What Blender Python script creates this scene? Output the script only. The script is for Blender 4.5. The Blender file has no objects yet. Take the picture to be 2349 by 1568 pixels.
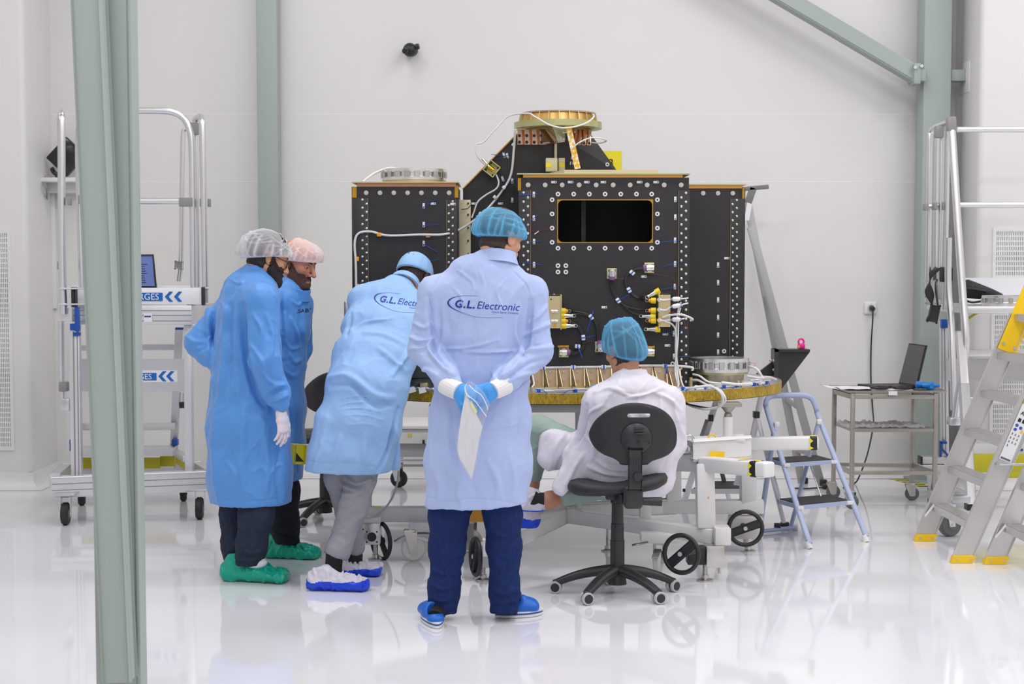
import bpy, bmesh, math, random
import numpy as np
from mathutils import Vector, Matrix, noise
from mathutils.bvhtree import BVHTree

PI = math.pi
SC = bpy.context.scene
COL = SC.collection
V = Vector

# ---------------------------------------------------------------- camera model
FPX, CX, Y0, TH, CAMH = 3500.0, 1174.5, 825.0, math.atan(0.06), 1.54

def at(px, py, Y):
    """world point at depth Y that lies behind photo pixel (px, py)"""
    u = (px - CX) / FPX
    v = (Y0 - py) / FPX
    c, s = math.cos(TH), math.sin(TH)
    t = Y / (c + v * s)
    return V((t * u, Y, CAMH + t * (v * c - s)))

def ground(px, py, z=0.0):
    u = (px - CX) / FPX
    v = (Y0 - py) / FPX
    c, s = math.cos(TH), math.sin(TH)
    t = (z - CAMH) / (v * c - s)
    return V((t * u, t * (c + v * s), z))

def mpp(Y):
    return Y / FPX

# ---------------------------------------------------------------- materials
MATS = {}
def mat(name, col, rough=0.5, metal=0.0, spec=0.5, bump=0.0, bscale=60.0, var=0.0, vscale=8.0,
        stretch=(1, 1, 1), coat=0.0, sheen=0.0, alpha=1.0, trans=0.0, emit=None, estr=0.0, sss=0.0, coords='Object', aniso=0.0):
    if name in MATS:
        return MATS[name]
    m = bpy.data.materials.new(name)
    m.use_nodes = True
    nt = m.node_tree
    N, L = nt.nodes, nt.links
    b = N['Principled BSDF']
    b.inputs['Base Color'].default_value = (*col, 1)
    b.inputs['Roughness'].default_value = rough
    b.inputs['Metallic'].default_value = metal
    b.inputs['Specular IOR Level'].default_value = spec
    b.inputs['Coat Weight'].default_value = coat
    b.inputs['Coat Roughness'].default_value = 0.05
    b.inputs['Sheen Weight'].default_value = sheen
    b.inputs['Alpha'].default_value = alpha
    b.inputs['Transmission Weight'].default_value = trans
    if sss:
        b.inputs['Subsurface Weight'].default_value = sss
        b.inputs['Subsurface Radius'].default_value = (0.012, 0.005, 0.003)
        b.inputs['Subsurface Scale'].default_value = 1.0
    if aniso:
        b.inputs['Anisotropic'].default_value = aniso
    if emit:
        b.inputs['Emission Color'].default_value = (*emit, 1)
        b.inputs['Emission Strength'].default_value = estr
    if bump or var:
        tc = N.new('ShaderNodeTexCoord')
        mp = N.new('ShaderNodeMapping')
        mp.inputs['Scale'].default_value = stretch
        L.new(tc.outputs[coords], mp.inputs['Vector'])
    if var:
        n1 = N.new('ShaderNodeTexNoise')
        n1.inputs['Scale'].default_value = vscale
        n1.inputs['Detail'].default_value = 4
        L.new(mp.outputs[0], n1.inputs['Vector'])
        r = N.new('ShaderNodeMapRange')
        r.inputs[3].default_value = 1 - var
        r.inputs[4].default_value = 1 + var
        L.new(n1.outputs[0], r.inputs[0])
        h = N.new('ShaderNodeMixRGB')
        h.blend_type = 'MULTIPLY'
        h.inputs[0].default_value = 1
        h.inputs[1].default_value = (*col, 1)
        L.new(r.outputs[0], h.inputs[2])
        L.new(h.outputs[0], b.inputs['Base Color'])
    if bump:
        n2 = N.new('ShaderNodeTexNoise')
        n2.inputs['Scale'].default_value = bscale
        n2.inputs['Detail'].default_value = 5
        L.new(mp.outputs[0], n2.inputs['Vector'])
        bp = N.new('ShaderNodeBump')
        bp.inputs['Strength'].default_value = bump
        bp.inputs['Distance'].default_value = 0.01
        L.new(n2.outputs[0], bp.inputs['Height'])
        L.new(bp.outputs[0], b.inputs['Normal'])
    MATS[name] = m
    return m

def srgb(r, g, b):
    f = lambda c: (c / 255 / 12.92) if c / 255 <= 0.04045 else ((c / 255 + 0.055) / 1.055) ** 2.4
    return (f(r), f(g), f(b))

def veil(name, col, opacity=0.5, rough=0.6, fres=0.35, dens=0.3, nscale=16):
    """thin see-through sheet (nonwoven cap, plastic bag): denser where it is seen edge on"""
    if name in MATS:
        return MATS[name]
    m = bpy.data.materials.new(name)
    m.use_nodes = True
    N, L = m.node_tree.nodes, m.node_tree.links
    b = N['Principled BSDF']
    b.inputs['Base Color'].default_value = (*col, 1)
    b.inputs['Roughness'].default_value = rough
    out = N['Material Output']
    tl = N.new('ShaderNodeBsdfTranslucent')
    tl.inputs['Color'].default_value = (*col, 1)
    mx = N.new('ShaderNodeMixShader')
    mx.inputs[0].default_value = 0.35
    L.new(b.outputs[0], mx.inputs[1])
    L.new(tl.outputs[0], mx.inputs[2])
    tr = N.new('ShaderNodeBsdfTransparent')
    lw = N.new('ShaderNodeLayerWeight')
    lw.inputs['Blend'].default_value = 0.5
    tc = N.new('ShaderNodeTexCoord')
    nz = N.new('ShaderNodeTexNoise')
    nz.noise_type = 'RIDGED_MULTIFRACTAL'
    nz.inputs['Scale'].default_value = nscale
    nz.inputs['Detail'].default_value = 2.5
    nz.inputs['Roughness'].default_value = 0.4
    L.new(tc.outputs['Object'], nz.inputs['Vector'])
    mr = N.new('ShaderNodeMapRange')
    mr.inputs[1].default_value = 0.55
    mr.inputs[2].default_value = 1.0
    mr.inputs[3].default_value = opacity
    mr.inputs[4].default_value = min(1.0, opacity + dens)
    L.new(nz.outputs[0], mr.inputs[0])
    at_ = N.new('ShaderNodeAttribute')
    at_.attribute_name = 'fold'
    ad = N.new('ShaderNodeMath')
    ad.operation = 'ADD'
    L.new(mr.outputs[0], ad.inputs[0])
    L.new(at_.outputs['Fac'], ad.inputs[1])
    ma = N.new('ShaderNodeMath')
    ma.operation = 'MULTIPLY_ADD'
    ma.use_clamp = True
    ma.inputs[1].default_value = fres
    L.new(lw.outputs['Facing'], ma.inputs[0])
    L.new(ad.outputs[0], ma.inputs[2])
    m2 = N.new('ShaderNodeMixShader')
    L.new(ma.outputs[0], m2.inputs[0])
    L.new(tr.outputs[0], m2.inputs[1])
    L.new(mx.outputs[0], m2.inputs[2])
    L.new(m2.outputs[0], out.inputs['Surface'])
    MATS[name] = m
    return m

# ---------------------------------------------------------------- objects
ORG = {}          # world origin of a top-level object (kept unrotated while it is built)

def thing(name, label, cat, loc=(0, 0, 0), group=None, kind=None):
    o = bpy.data.objects.new(name, None)
    o.empty_display_size = 0.1
    o.location = loc
    COL.objects.link(o)
    o['label'] = label
    o['category'] = cat
    if group:
        o['group'] = group
    if kind:
        o['kind'] = kind
    ORG[o.name] = V(loc)
    return o

def tag(o, label, cat, group=None, kind=None):
    o['label'] = label
    if cat:
        o['category'] = cat
    if group:
        o['group'] = group
    if kind:
        o['kind'] = kind
    return o

def org(o):
    while o is not None and o.parent is not None:
        o = o.parent
    return ORG.get(o.name, V((0, 0, 0))) if o is not None else V((0, 0, 0))

def link_mesh(name, me, material, parent=None, smooth=35, loc=None):
    if material is not None and not me.materials:
        me.materials.append(material)
    if smooth is not None:
        me.polygons.foreach_set('use_smooth', [True] * len(me.polygons))
        if smooth < 180:
            me.set_sharp_from_angle(angle=math.radians(smooth))
    o = bpy.data.objects.new(name, me)
    COL.objects.link(o)
    if parent is not None:
        o.parent = parent
    if loc is not None:
        o.location = loc
    return o

def dup(o, loc, parent=None):
    c = o.copy()
    COL.objects.link(c)
    c.location = loc
    if parent is not None:
        c.parent = parent
    return c

def dup_tree(root, loc, rz=0.0, label=None):
    r = root.copy()
    COL.objects.link(r)
    r.location = loc
    r.rotation_euler = (0, 0, rz)
    if label:
        r['label'] = label
    ORG[r.name] = V(loc)
    for ch in list(root.children):
        c = ch.copy()
        COL.objects.link(c)
        c.parent = r
        for g in list(ch.children):
            d = g.copy()
            COL.objects.link(d)
            d.parent = c
    return r

def crom(pts, n=8, closed=False):
    P = [V(p) for p in pts]
    if len(P) < 3:
        return P
    out = []
    m = len(P)
    segs = m if closed else m - 1
    for i in range(segs):
        p0 = P[(i - 1) % m] if closed or i > 0 else P[0] * 2 - P[1]
        p1, p2 = P[i], P[(i + 1) % m]
        p3 = P[(i + 2) % m] if closed or i + 2 < m else P[-1] * 2 - P[-2]
        for k in range(n):
            t = k / n
            out.append(0.5 * ((2 * p1) + (p2 - p0) * t + (2 * p0 - 5 * p1 + 4 * p2 - p3) * t * t + (3 * p1 - p0 - 3 * p2 + p3) * t ** 3))
    if not closed:
        out.append(P[-1])
    return out

def frame(d, up=(0, 0, 1)):
    d = V(d).normalized()
    up = V(up)
    if abs(d.dot(up.normalized())) > 0.98:
        up = V((0, 1, 0)) if abs(d.y) < 0.9 else V((1, 0, 0))
    x = up.cross(d).normalized()
    y = d.cross(x).normalized()
    return Matrix((x, y, d)).transposed()      # columns x, y, d

class MB:
    def __init__(s):
        s.bm = bmesh.new()
    def _xf(s, verts, M):
        for v in verts:
            v.co = M @ v.co
    def box(s, c, size, R=None, bev=0.0, seg=2):
        r = bmesh.ops.create_cube(s.bm, size=1)
        vs = r['verts']
        for v in vs:
            v.co = V((v.co.x * size[0], v.co.y * size[1], v.co.z * size[2]))
        M = Matrix.Translation(V(c)) @ (R.to_4x4() if R is not None else Matrix.Identity(4))
        s._xf(vs, M)
        if bev > 0:
            es = list({e for v in vs for e in v.link_edges})
            bmesh.ops.bevel(s.bm, geom=es, offset=bev, segments=seg, affect='EDGES', profile=0.5)
        return s
    def box2(s, a, b, bev=0.0, seg=2):
        a, b = V(a), V(b)
        return s.box((a + b) / 2, [abs(b[i] - a[i]) for i in range(3)], None, bev, seg)
    def beam(s, p0, p1, w, h, up=(0, 0, 1), bev=0.0, seg=2):
        p0, p1 = V(p0), V(p1)
        d = p1 - p0
        return s.box((p0 + p1) / 2, (w, h, d.length), frame(d, up), bev, seg)
    def rings(s, rings, cap=True, closed=False):
        vs = [[s.bm.verts.new(p) for p in r] for r in rings]
        n = len(rings[0])
        m = len(vs)
        for i in range(m if closed else m - 1):
            a, b = vs[i], vs[(i + 1) % m]
            for j in range(n):
                k = (j + 1) % n
                try:
                    s.bm.faces.new((a[j], a[k], b[k], b[j]))
                except ValueError:
                    pass
        if cap and not closed:
            s.bm.faces.new(list(reversed(vs[0])))
            s.bm.faces.new(vs[-1])
        return s
    def sheet(s, rows):
        vs = [[s.bm.verts.new(p) for p in r] for r in rows]
        for i in range(len(vs) - 1):
            for j in range(len(vs[0]) - 1):
                s.bm.faces.new((vs[i][j], vs[i][j + 1], vs[i + 1][j + 1], vs[i + 1][j]))
        return s
    def cyl(s, p0, p1, r0, r1=None, seg=24, cap=True):
        p0, p1 = V(p0), V(p1)
        r1 = r0 if r1 is None else r1
        F = frame(p1 - p0)
        mk = lambda p, r: [p + F @ V((r * math.cos(2 * PI * j / seg), r * math.sin(2 * PI * j / seg), 0)) for j in range(seg)]
        return s.rings([mk(p0, r0), mk(p1, r1)], cap)
    def tube(s, pts, r, seg=10, n=8, closed=False, flat=None, up=(0, 0, 1)):
        P = crom(pts, n, closed) if n > 1 else [V(p) for p in pts]
        m = len(P)
        rr = r if callable(r) else (lambda t: r)
        T = []
        for i in range(m):
            a = P[(i - 1) % m] if (closed or i > 0) else P[i]
            b = P[(i + 1) % m] if (closed or i < m - 1) else P[i]
            T.append((b - a).normalized())
        F = frame(T[0], up)
        x = V(F.col[0])
        R = []
        for i in range(m):
            if i > 0:
                x = x - T[i] * x.dot(T[i])
                if x.length < 1e-6:
                    x = V(frame(T[i]).col[0])
                x.normalize()
            y = T[i].cross(x)
            q = rr(i / max(1, m - 1))
            fx, fy = flat if flat else (1, 1)
            R.append([P[i] + x * (q * fx * math.cos(2 * PI * j / seg)) + y * (q * fy * math.sin(2 * PI * j / seg)) for j in range(seg)])
        return s.rings(R, True, closed)
    def lathe(s, prof, o, axis=(0, 0, 1), seg=48, close=False, xr=None):
        F = frame(axis) if xr is None else xr
        o = V(o)
        R = [[o + F @ V((r * math.cos(2 * PI * j / seg), r * math.sin(2 * PI * j / seg), z)) for j in range(seg)] for r, z in prof]
        return s.rings(R, not close, close)
    def prism(s, pts, vec, cap=True):
        P = [V(p) for p in pts]
        v = V(vec)
        return s.rings([P, [p + v for p in P]], cap)
    def sphere(s, c, r, seg=16, R=None):
        r = (r, r, r) if not hasattr(r, '__len__') else r
        k = bmesh.ops.create_uvsphere(s.bm, u_segments=seg, v_segments=max(6, seg // 2), radius=1)
        M = Matrix.Translation(V(c)) @ (R.to_4x4() if R is not None else Matrix.Identity(4)) @ Matrix.Diagonal((*r, 1))
        s._xf(k['verts'], M)
        return s
    def torus(s, c, R, r, axis=(0, 0, 1), seg=40, rs=10, a0=0, a1=None):
        F = frame(axis)
        c = V(c)
        pts = [c + F @ V((R * math.cos(2 * PI * i / seg), R * math.sin(2 * PI * i / seg), 0)) for i in range(seg)]
        return s.tube(pts, r, rs, 1, True, up=axis)
    def plate_hole(s, o, ux, uz, outer, inner, rad, th, seg=6):
        """plate in plane (ux,uz) with a rounded rectangular hole; outer/inner = (x0,z0,x1,z1); thickness along -normal"""
        o, ux, uz = V(o), V(ux), V(uz)
        nrm = ux.cross(uz)
        def rr(b, r):
            out = []
            x0, z0, x1, z1 = b
            for cx, cz, a in ((x1 - r, z1 - r, 0), (x0 + r, z1 - r, 90), (x0 + r, z0 + r, 180), (x1 - r, z0 + r, 270)):
                for k in range(seg + 1):
                    t = math.radians(a + 90 * k / seg)
                    out.append((cx + r * math.cos(t), cz + r * math.sin(t)))
            return out
        I = rr(inner, rad)
        x0, z0, x1, z1 = outer
        O = []
        cs = [(x1, z1), (x0, z1), (x0, z0), (x1, z0)]
        for i, c in enumerate(cs):
            for k in range(seg + 1):
                O.append(c)
        w = lambda p, d: o + ux * p[0] + uz * p[1] + nrm * d
        n = len(I)
        fo = [s.bm.verts.new(w(c, 0)) for c in cs]
        bo = [s.bm.verts.new(w(c, th)) for c in cs]
        fi = [s.bm.verts.new(w(p, 0)) for p in I]
        bi = [s.bm.verts.new(w(p, th)) for p in I]
        for j in range(n):
            k = (j + 1) % n
            cj, ck = (j // (seg + 1)), (k // (seg + 1))
            if cj == ck:
                s.bm.faces.new((fo[cj], fi[k], fi[j]))
                s.bm.faces.new((bo[cj], bi[j], bi[k]))
            else:
                s.bm.faces.new((fo[cj], fo[ck], fi[k], fi[j]))
                s.bm.faces.new((bo[cj], bi[j], bi[k], bo[ck]))
            s.bm.faces.new((fi[j], fi[k], bi[k], bi[j]))
        for a in range(4):
            b = (a + 1) % 4
            s.bm.faces.new((fo[a], bo[a], bo[b], fo[b]))
        return s
    def build(s, name, material, parent=None, smooth=35, loc=None):
        """verts are in world space; with a parent they are stored relative to its origin"""
        o = loc if loc is not None and parent is None else org(parent)
        o = V(o)
        bmesh.ops.recalc_face_normals(s.bm, faces=s.bm.faces)
        for v in s.bm.verts:
            v.co -= o
        me = bpy.data.meshes.new(name)
        s.bm.to_mesh(me)
        s.bm.free()
        ob = link_mesh(name, me, material, parent, smooth)
        if parent is None:
            ob.location = o
            ORG[ob.name] = o
        return ob

def solo(mb, name, material, label, cat, group=None, kind=None, smooth=35):
    """a thing that is one mesh; origin at the centre of its underside"""
    vs = [v.co for v in mb.bm.verts]
    lo = [min(v[i] for v in vs) for i in range(3)]
    hi = [max(v[i] for v in vs) for i in range(3)]
    o = mb.build(name, material, None, smooth, loc=((lo[0] + hi[0]) / 2, (lo[1] + hi[1]) / 2, lo[2]))
    if label:
        tag(o, label, cat, group, kind)
    elif kind:
        o['kind'] = kind
    return o

def text_mesh(txt, size, bold=0.0, shear=0.0, width=1.0, ext=0.0, space=1.0):
    """flat text as (verts, faces) in its own xy plane, left aligned at the baseline"""
    cu = bpy.data.curves.new('t', 'FONT')
    cu.body = txt
    cu.size = size
    cu.offset = bold
    cu.shear = shear
    cu.space_character = space
    cu.resolution_u = 3
    cu.extrude = ext
    ob = bpy.data.objects.new('t', cu)
    COL.objects.link(ob)
    bpy.context.view_layer.update()
    dg = bpy.context.evaluated_depsgraph_get()
    me = bpy.data.meshes.new_from_object(ob.evaluated_get(dg))
    vs = [(v.co.x * width, v.co.y, v.co.z) for v in me.vertices]
    fs = [tuple(p.vertices) for p in me.polygons]
    bpy.data.objects.remove(ob)
    bpy.data.curves.remove(cu)
    bpy.data.meshes.remove(me)
    return vs, fs

def text_on(mb, txt, o, ux, uy, size, bold=0.0, shear=0.0, width=1.0, center=False):
    vs, fs = text_mesh(txt, size, bold, shear, width)
    if not vs:
        return 0
    w = max(v[0] for v in vs)
    o, ux, uy = V(o), V(ux).normalized(), V(uy).normalized()
    off = w / 2 if center else 0
    nv = [mb.bm.verts.new(o + ux * (v[0] - off) + uy * v[1]) for v in vs]
    for f in fs:
        try:
            mb.bm.faces.new([nv[i] for i in f])
        except ValueError:
            pass
    return w

# ---------------------------------------------------------------- soft shapes (distance fields)
class Field:
    def __init__(s, lo, hi, res):
        s.lo = np.array(lo, np.float32)
        s.res = res
        s.n = np.ceil((np.array(hi) - np.array(lo)) / res).astype(int) + 1
        s.F = np.full(tuple(s.n), 1.0, np.float32)
    def _grid(s, a, b):
        i0 = np.clip(np.floor((np.array(a) - s.lo) / s.res).astype(int), 0, s.n - 1)
        i1 = np.clip(np.ceil((np.array(b) - s.lo) / s.res).astype(int) + 1, 1, s.n)
        sl = tuple(slice(i0[k], i1[k]) for k in range(3))
        ax = [s.lo[k] + s.res * np.arange(i0[k], i1[k], dtype=np.float32) for k in range(3)]
        return sl, np.meshgrid(*ax, indexing='ij')
    def _mix(s, sl, d, k, op):
        a = s.F[sl]
        if op == 'sub':
            d = -d
            h = np.clip(0.5 - 0.5 * (d - a) / k, 0, 1) if k else (d > a)
            s.F[sl] = a * h + d * (1 - h) + k * h * (1 - h) if k else np.maximum(a, d)
        else:
            if k:
                h = np.clip(0.5 + 0.5 * (d - a) / k, 0, 1)
                s.F[sl] = d * (1 - h) + a * h - k * h * (1 - h)
            else:
                s.F[sl] = np.minimum(a, d)
    def cone(s, a, b, ra, rb, u=None, k=0.03, op='add', cap=1.0):
        """limb from a to b; ra/rb = radius or (ru, rv); u = direction of the first radius"""
        a, b = np.array(a, np.float32), np.array(b, np.float32)
        ra = ra if hasattr(ra, '__len__') else (ra, ra)
        rb = rb if hasattr(rb, '__len__') else (rb, rb)
        R = max(*ra, *rb) + k + 2 * s.res + 0.01
        sl, (X, Y, Z) = s._grid(np.minimum(a, b) - R, np.maximum(a, b) + R)
        if 0 in s.F[sl].shape:
            return s
        w = b - a
        L = float(np.linalg.norm(w)) + 1e-6
        w = w / L
        if u is None:
            u = np.array((1, 0, 0)) if abs(w[0]) < 0.8 else np.array((0, 1, 0))
        u = np.array(u, np.float32)
        u = u - w * np.dot(u, w)
        u = u / np.linalg.norm(u)
        v = np.cross(w, u)
        dx, dy, dz = X - a[0], Y - a[1], Z - a[2]
        t = dx * w[0] + dy * w[1] + dz * w[2]
        tc = np.clip(t, 0, L)
        f = tc / L
        ru = ra[0] + (rb[0] - ra[0]) * f
        rv = ra[1] + (rb[1] - ra[1]) * f
        pu = dx * u[0] + dy * u[1] + dz * u[2]
        pv = dx * v[0] + dy * v[1] + dz * v[2]
        pw = (t - tc)
        m = np.minimum(ru, rv)
        kk = np.sqrt((pu / ru) ** 2 + (pv / rv) ** 2 + (pw / (m * cap)) ** 2)
        s._mix(sl, (kk - 1) * m, k, op)
        return s
    def chain(s, pts, rad, u=None, k=0.03, cap=1.0):
        for i in range(len(pts) - 1):
            s.cone(pts[i], pts[i + 1], rad[i], rad[i + 1], u, k, cap=cap)
        return s
    def ell(s, c, r, R=None, k=0.02, op='add'):
        c = np.array(c, np.float32)
        r = np.array(r if hasattr(r, '__len__') else (r, r, r), np.float32)
        M = float(r.max()) + k + 2 * s.res + 0.005
        sl, (X, Y, Z) = s._grid(c - M, c + M)
        if 0 in s.F[sl].shape:
            return s
        D = [X - c[0], Y - c[1], Z - c[2]]
        if R is not None:
            q = np.array(R)          # columns = local axes
            D = [D[0] * q[0, i] + D[1] * q[1, i] + D[2] * q[2, i] for i in range(3)]
        kk = np.sqrt((D[0] / r[0]) ** 2 + (D[1] / r[1]) ** 2 + (D[2] / r[2]) ** 2)
        s._mix(sl, (kk - 1) * float(r.min()), k, op)
        return s
    def cut(s, p, n):
        """remove everything on the side the normal n points to"""
        p, n = np.array(p, np.float32), np.array(n, np.float32)
        n = n / np.linalg.norm(n)
        ax = [s.lo[k] + s.res * np.arange(s.n[k], dtype=np.float32) for k in range(3)]
        d = (ax[0][:, None, None] - p[0]) * n[0] + (ax[1][None, :, None] - p[1]) * n[1] + (ax[2][None, None, :] - p[2]) * n[2]
        s.F = np.maximum(s.F, d)
        return s
    def mesh(s, relax=1):
        F = s.F.copy()
        for ax in range(3):                      # keep the surface closed at the border
            sl = [slice(None)] * 3
            for e in (0, -1):
                sl[ax] = e
                F[tuple(sl)] = np.maximum(F[tuple(sl)], s.res)
        ins = F < 0
        n = np.array(F.shape)
        c = n - 1
        def cr(A, o):
            return A[o[0]:o[0] + c[0], o[1]:o[1] + c[1], o[2]:o[2] + c[2]]
        corners = [(i, j, k) for i in (0, 1) for j in (0, 1) for k in (0, 1)]
        cnt = sum(cr(ins, o).astype(np.int8) for o in corners)
        act = (cnt > 0) & (cnt < 8)
        idx = np.argwhere(act)
        ids = np.full(tuple(c), -1, np.int64)
        ids[act] = np.arange(len(idx))
        acc = np.zeros((len(idx), 3), np.float64)
        num = np.zeros(len(idx))
        val = {o: F[idx[:, 0] + o[0], idx[:, 1] + o[1], idx[:, 2] + o[2]] for o in corners}
        for a in corners:
            for ax in range(3):
                if a[ax] == 0:
                    b = list(a)
                    b[ax] = 1
                    fa, fb = val[a], val[tuple(b)]
                    m = (fa < 0) != (fb < 0)
                    t = np.where(m, fa / np.where(m, fa - fb, 1), 0)
                    p = np.tile(np.array(a, float), (len(idx), 1))
                    p[:, ax] += t
                    acc[m] += p[m]
                    num[m] += 1
        P = s.lo + s.res * (idx + acc / num[:, None])
        quads = []
        for ax in range(3):
            o1, o2 = [a for a in range(3) if a != ax]
            A = [slice(1, -1)] * 3
            A[ax] = slice(0, -1)
            B = [slice(1, -1)] * 3
            B[ax] = slice(1, None)
            a, b = ins[tuple(A)], ins[tuple(B)]
            e = np.argwhere(a != b)
            if not len(e):
                continue
            flip = a[tuple(e.T)]
            g = e.copy()
            g[:, o1] += 1
            g[:, o2] += 1
            def cell(d1, d2):
                q = g.copy()
                q[:, o1] -= d1
                q[:, o2] -= d2
                return ids[q[:, 0], q[:, 1], q[:, 2]]
            q = np.stack([cell(1, 1), cell(0, 1), cell(0, 0), cell(1, 0)], 1)
            if ax == 1:
                flip = ~flip
            q[~flip] = q[~flip][:, ::-1]
            quads.append(q)
        Q = np.concatenate(quads)
        for _ in range(relax):
            P = laplace(P, Q, 0.5)
        return P, Q

def laplace(P, Q, f):
    S = np.zeros_like(P)
    n = np.zeros(len(P))
    for i in range(4):
        for j in (1, 3):
            np.add.at(S, Q[:, i], P[Q[:, (i + j) % 4]])
            np.add.at(n, Q[:, i], 1)
    return P + f * (S / np.maximum(n, 1)[:, None] - P)

def vnormals(P, Q):
    d1 = P[Q[:, 2]] - P[Q[:, 0]]
    d2 = P[Q[:, 3]] - P[Q[:, 1]]
    fn = np.cross(d1, d2)
    N = np.zeros_like(P)
    for i in range(4):
        np.add.at(N, Q[:, i], fn)
    return N / np.maximum(np.linalg.norm(N, axis=1), 1e-9)[:, None]

def np_mesh(name, P, Q, material, parent=None, smooth=180):
    o = np.array(org(parent)) if parent is not None else np.zeros(3)
    me = bpy.data.meshes.new(name)
    me.vertices.add(len(P))
    me.vertices.foreach_set('co', (P - o).astype(np.float32).ravel())
    k = Q.shape[1]
    me.loops.add(len(Q) * k)
    me.loops.foreach_set('vertex_index', Q.astype(np.int32).ravel())
    me.polygons.add(len(Q))
    me.polygons.foreach_set('loop_start', np.arange(0, len(Q) * k, k, dtype=np.int32))
    me.update(calc_edges=True)
    me.validate()
    return link_mesh(name, me, material, parent, smooth)

def seg_dist(P, a, b):
    a, b = np.array(a), np.array(b)
    w = b - a
    L2 = float(w @ w) + 1e-12
    t = np.clip(((P - a) @ w) / L2, 0, 1)
    return np.linalg.norm(P - a - t[:, None] * w, axis=1), t

def wrinkle(P, Q, folds, nz=(), taper=True):
    """push the surface out along fold lines: folds = (a, b, height, width); a fold has a ridge with a trough on each side"""
    N = vnormals(P, Q)
    D = np.zeros(len(P))
    for a, b, h, w in folds:
        lo = np.minimum(a, b) - 3 * w
        hi = np.maximum(a, b) + 3 * w
        m = np.all((P > lo) & (P < hi), axis=1)
        if not m.any():
            continue
        d, t = seg_dist(P[m], a, b)
        x = (d / w) ** 2
        e = np.sin(np.clip(t, 0.02, 0.98) * PI) ** 0.5 if taper else 1.0
        D[m] += h * (1.35 * np.exp(-x) - 0.5 * np.exp(-x / 4)) * e
    for amp, sx, sy, sz, off in nz:
        D += amp * np.array([noise.noise((p[0] * sx + off, p[1] * sy, p[2] * sz)) for p in P])
    return P + N * D[:, None]

def fan(rng, c, d, n, L, spread, h, w, jit=0.03):
    """a fan of n folds that start near c and run about along d"""
    c, d = np.array(c), np.array(d) / np.linalg.norm(d)
    out = []
    for i in range(n):
        a = c + rng.normal(0, jit, 3)
        q = d + rng.normal(0, spread, 3)
        q /= np.linalg.norm(q)
        out.append((a, a + q * L * rng.uniform(0.6, 1.2), h * rng.uniform(0.5, 1.2), w * rng.uniform(0.7, 1.3)))
    return out
# ================================================================ materials shared by many things
M_WALL = mat('cleanroom_wall', (0.80, 0.787, 0.778), 0.45, var=0.012, vscale=1.5)
M_WHITE = mat('white_plastic', (0.82, 0.82, 0.82), 0.4)
M_GREEN = mat('pale_green_paint', srgb(166, 177, 170), 0.5, bump=0.02, bscale=200)
M_ALU = mat('brushed_aluminium', (0.78, 0.78, 0.80), 0.34, 1.0, var=0.05, vscale=40, stretch=(1, 1, 0.1))
M_ALUP = mat('aluminium_profile', (0.74, 0.74, 0.76), 0.42, 0.85, var=0.04, vscale=30)
M_STEEL = mat('stainless_steel', (0.62, 0.61, 0.58), 0.3, 1.0, var=0.06, vscale=25)
M_WORN = mat('greyish_steel', (0.40, 0.38, 0.35), 0.4, 0.9, var=0.08, vscale=25)
M_ZINC = mat('zinc_plated', (0.66, 0.69, 0.72), 0.3, 1.0)
M_BLACKP = mat('black_plastic', (0.022, 0.022, 0.024), 0.45, bump=0.03, bscale=300)
M_RUB = mat('black_rubber', (0.02, 0.02, 0.022), 0.6)
M_GREYP = mat('grey_plastic', (0.30, 0.29, 0.29), 0.5)
M_LGREY = mat('light_grey_rubber', (0.55, 0.56, 0.56), 0.5)
M_BLUE = mat('blue_plastic', srgb(18, 80, 170), 0.4)
M_SIGN = mat('sign_blue', srgb(0, 104, 190), 0.4)
M_SIGNW = mat('sign_white', (0.86, 0.87, 0.9), 0.4)
M_YEL = mat('yellow_plastic', srgb(250, 205, 20), 0.4)
M_YGR = mat('yellow_green_board', srgb(196, 188, 30), 0.5)
M_TAPEY = mat('hazard_yellow', srgb(240, 226, 40), 0.4)
M_TAPEK = mat('hazard_black', (0.015, 0.015, 0.015), 0.4)
M_PAINT = mat('white_enamel', (0.80, 0.79, 0.79), 0.35, bump=0.015, bscale=40)
M_PAPER = mat('paper', (0.86, 0.87, 0.9), 0.7)
M_SCREEN = mat('laptop_screen', srgb(70, 90, 140), 0.25, emit=srgb(84, 104, 158), estr=0.55)
M_DARKSCR = mat('dark_screen', (0.02, 0.02, 0.025), 0.15)

# ================================================================ room
WY = 11.2          # back wall
BY = 10.6          # face of the two bays that stand proud of it
XL = at(100, 900, 10.9).x
XR = at(2232, 300, 10.75).x
HC = 5.0

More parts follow.
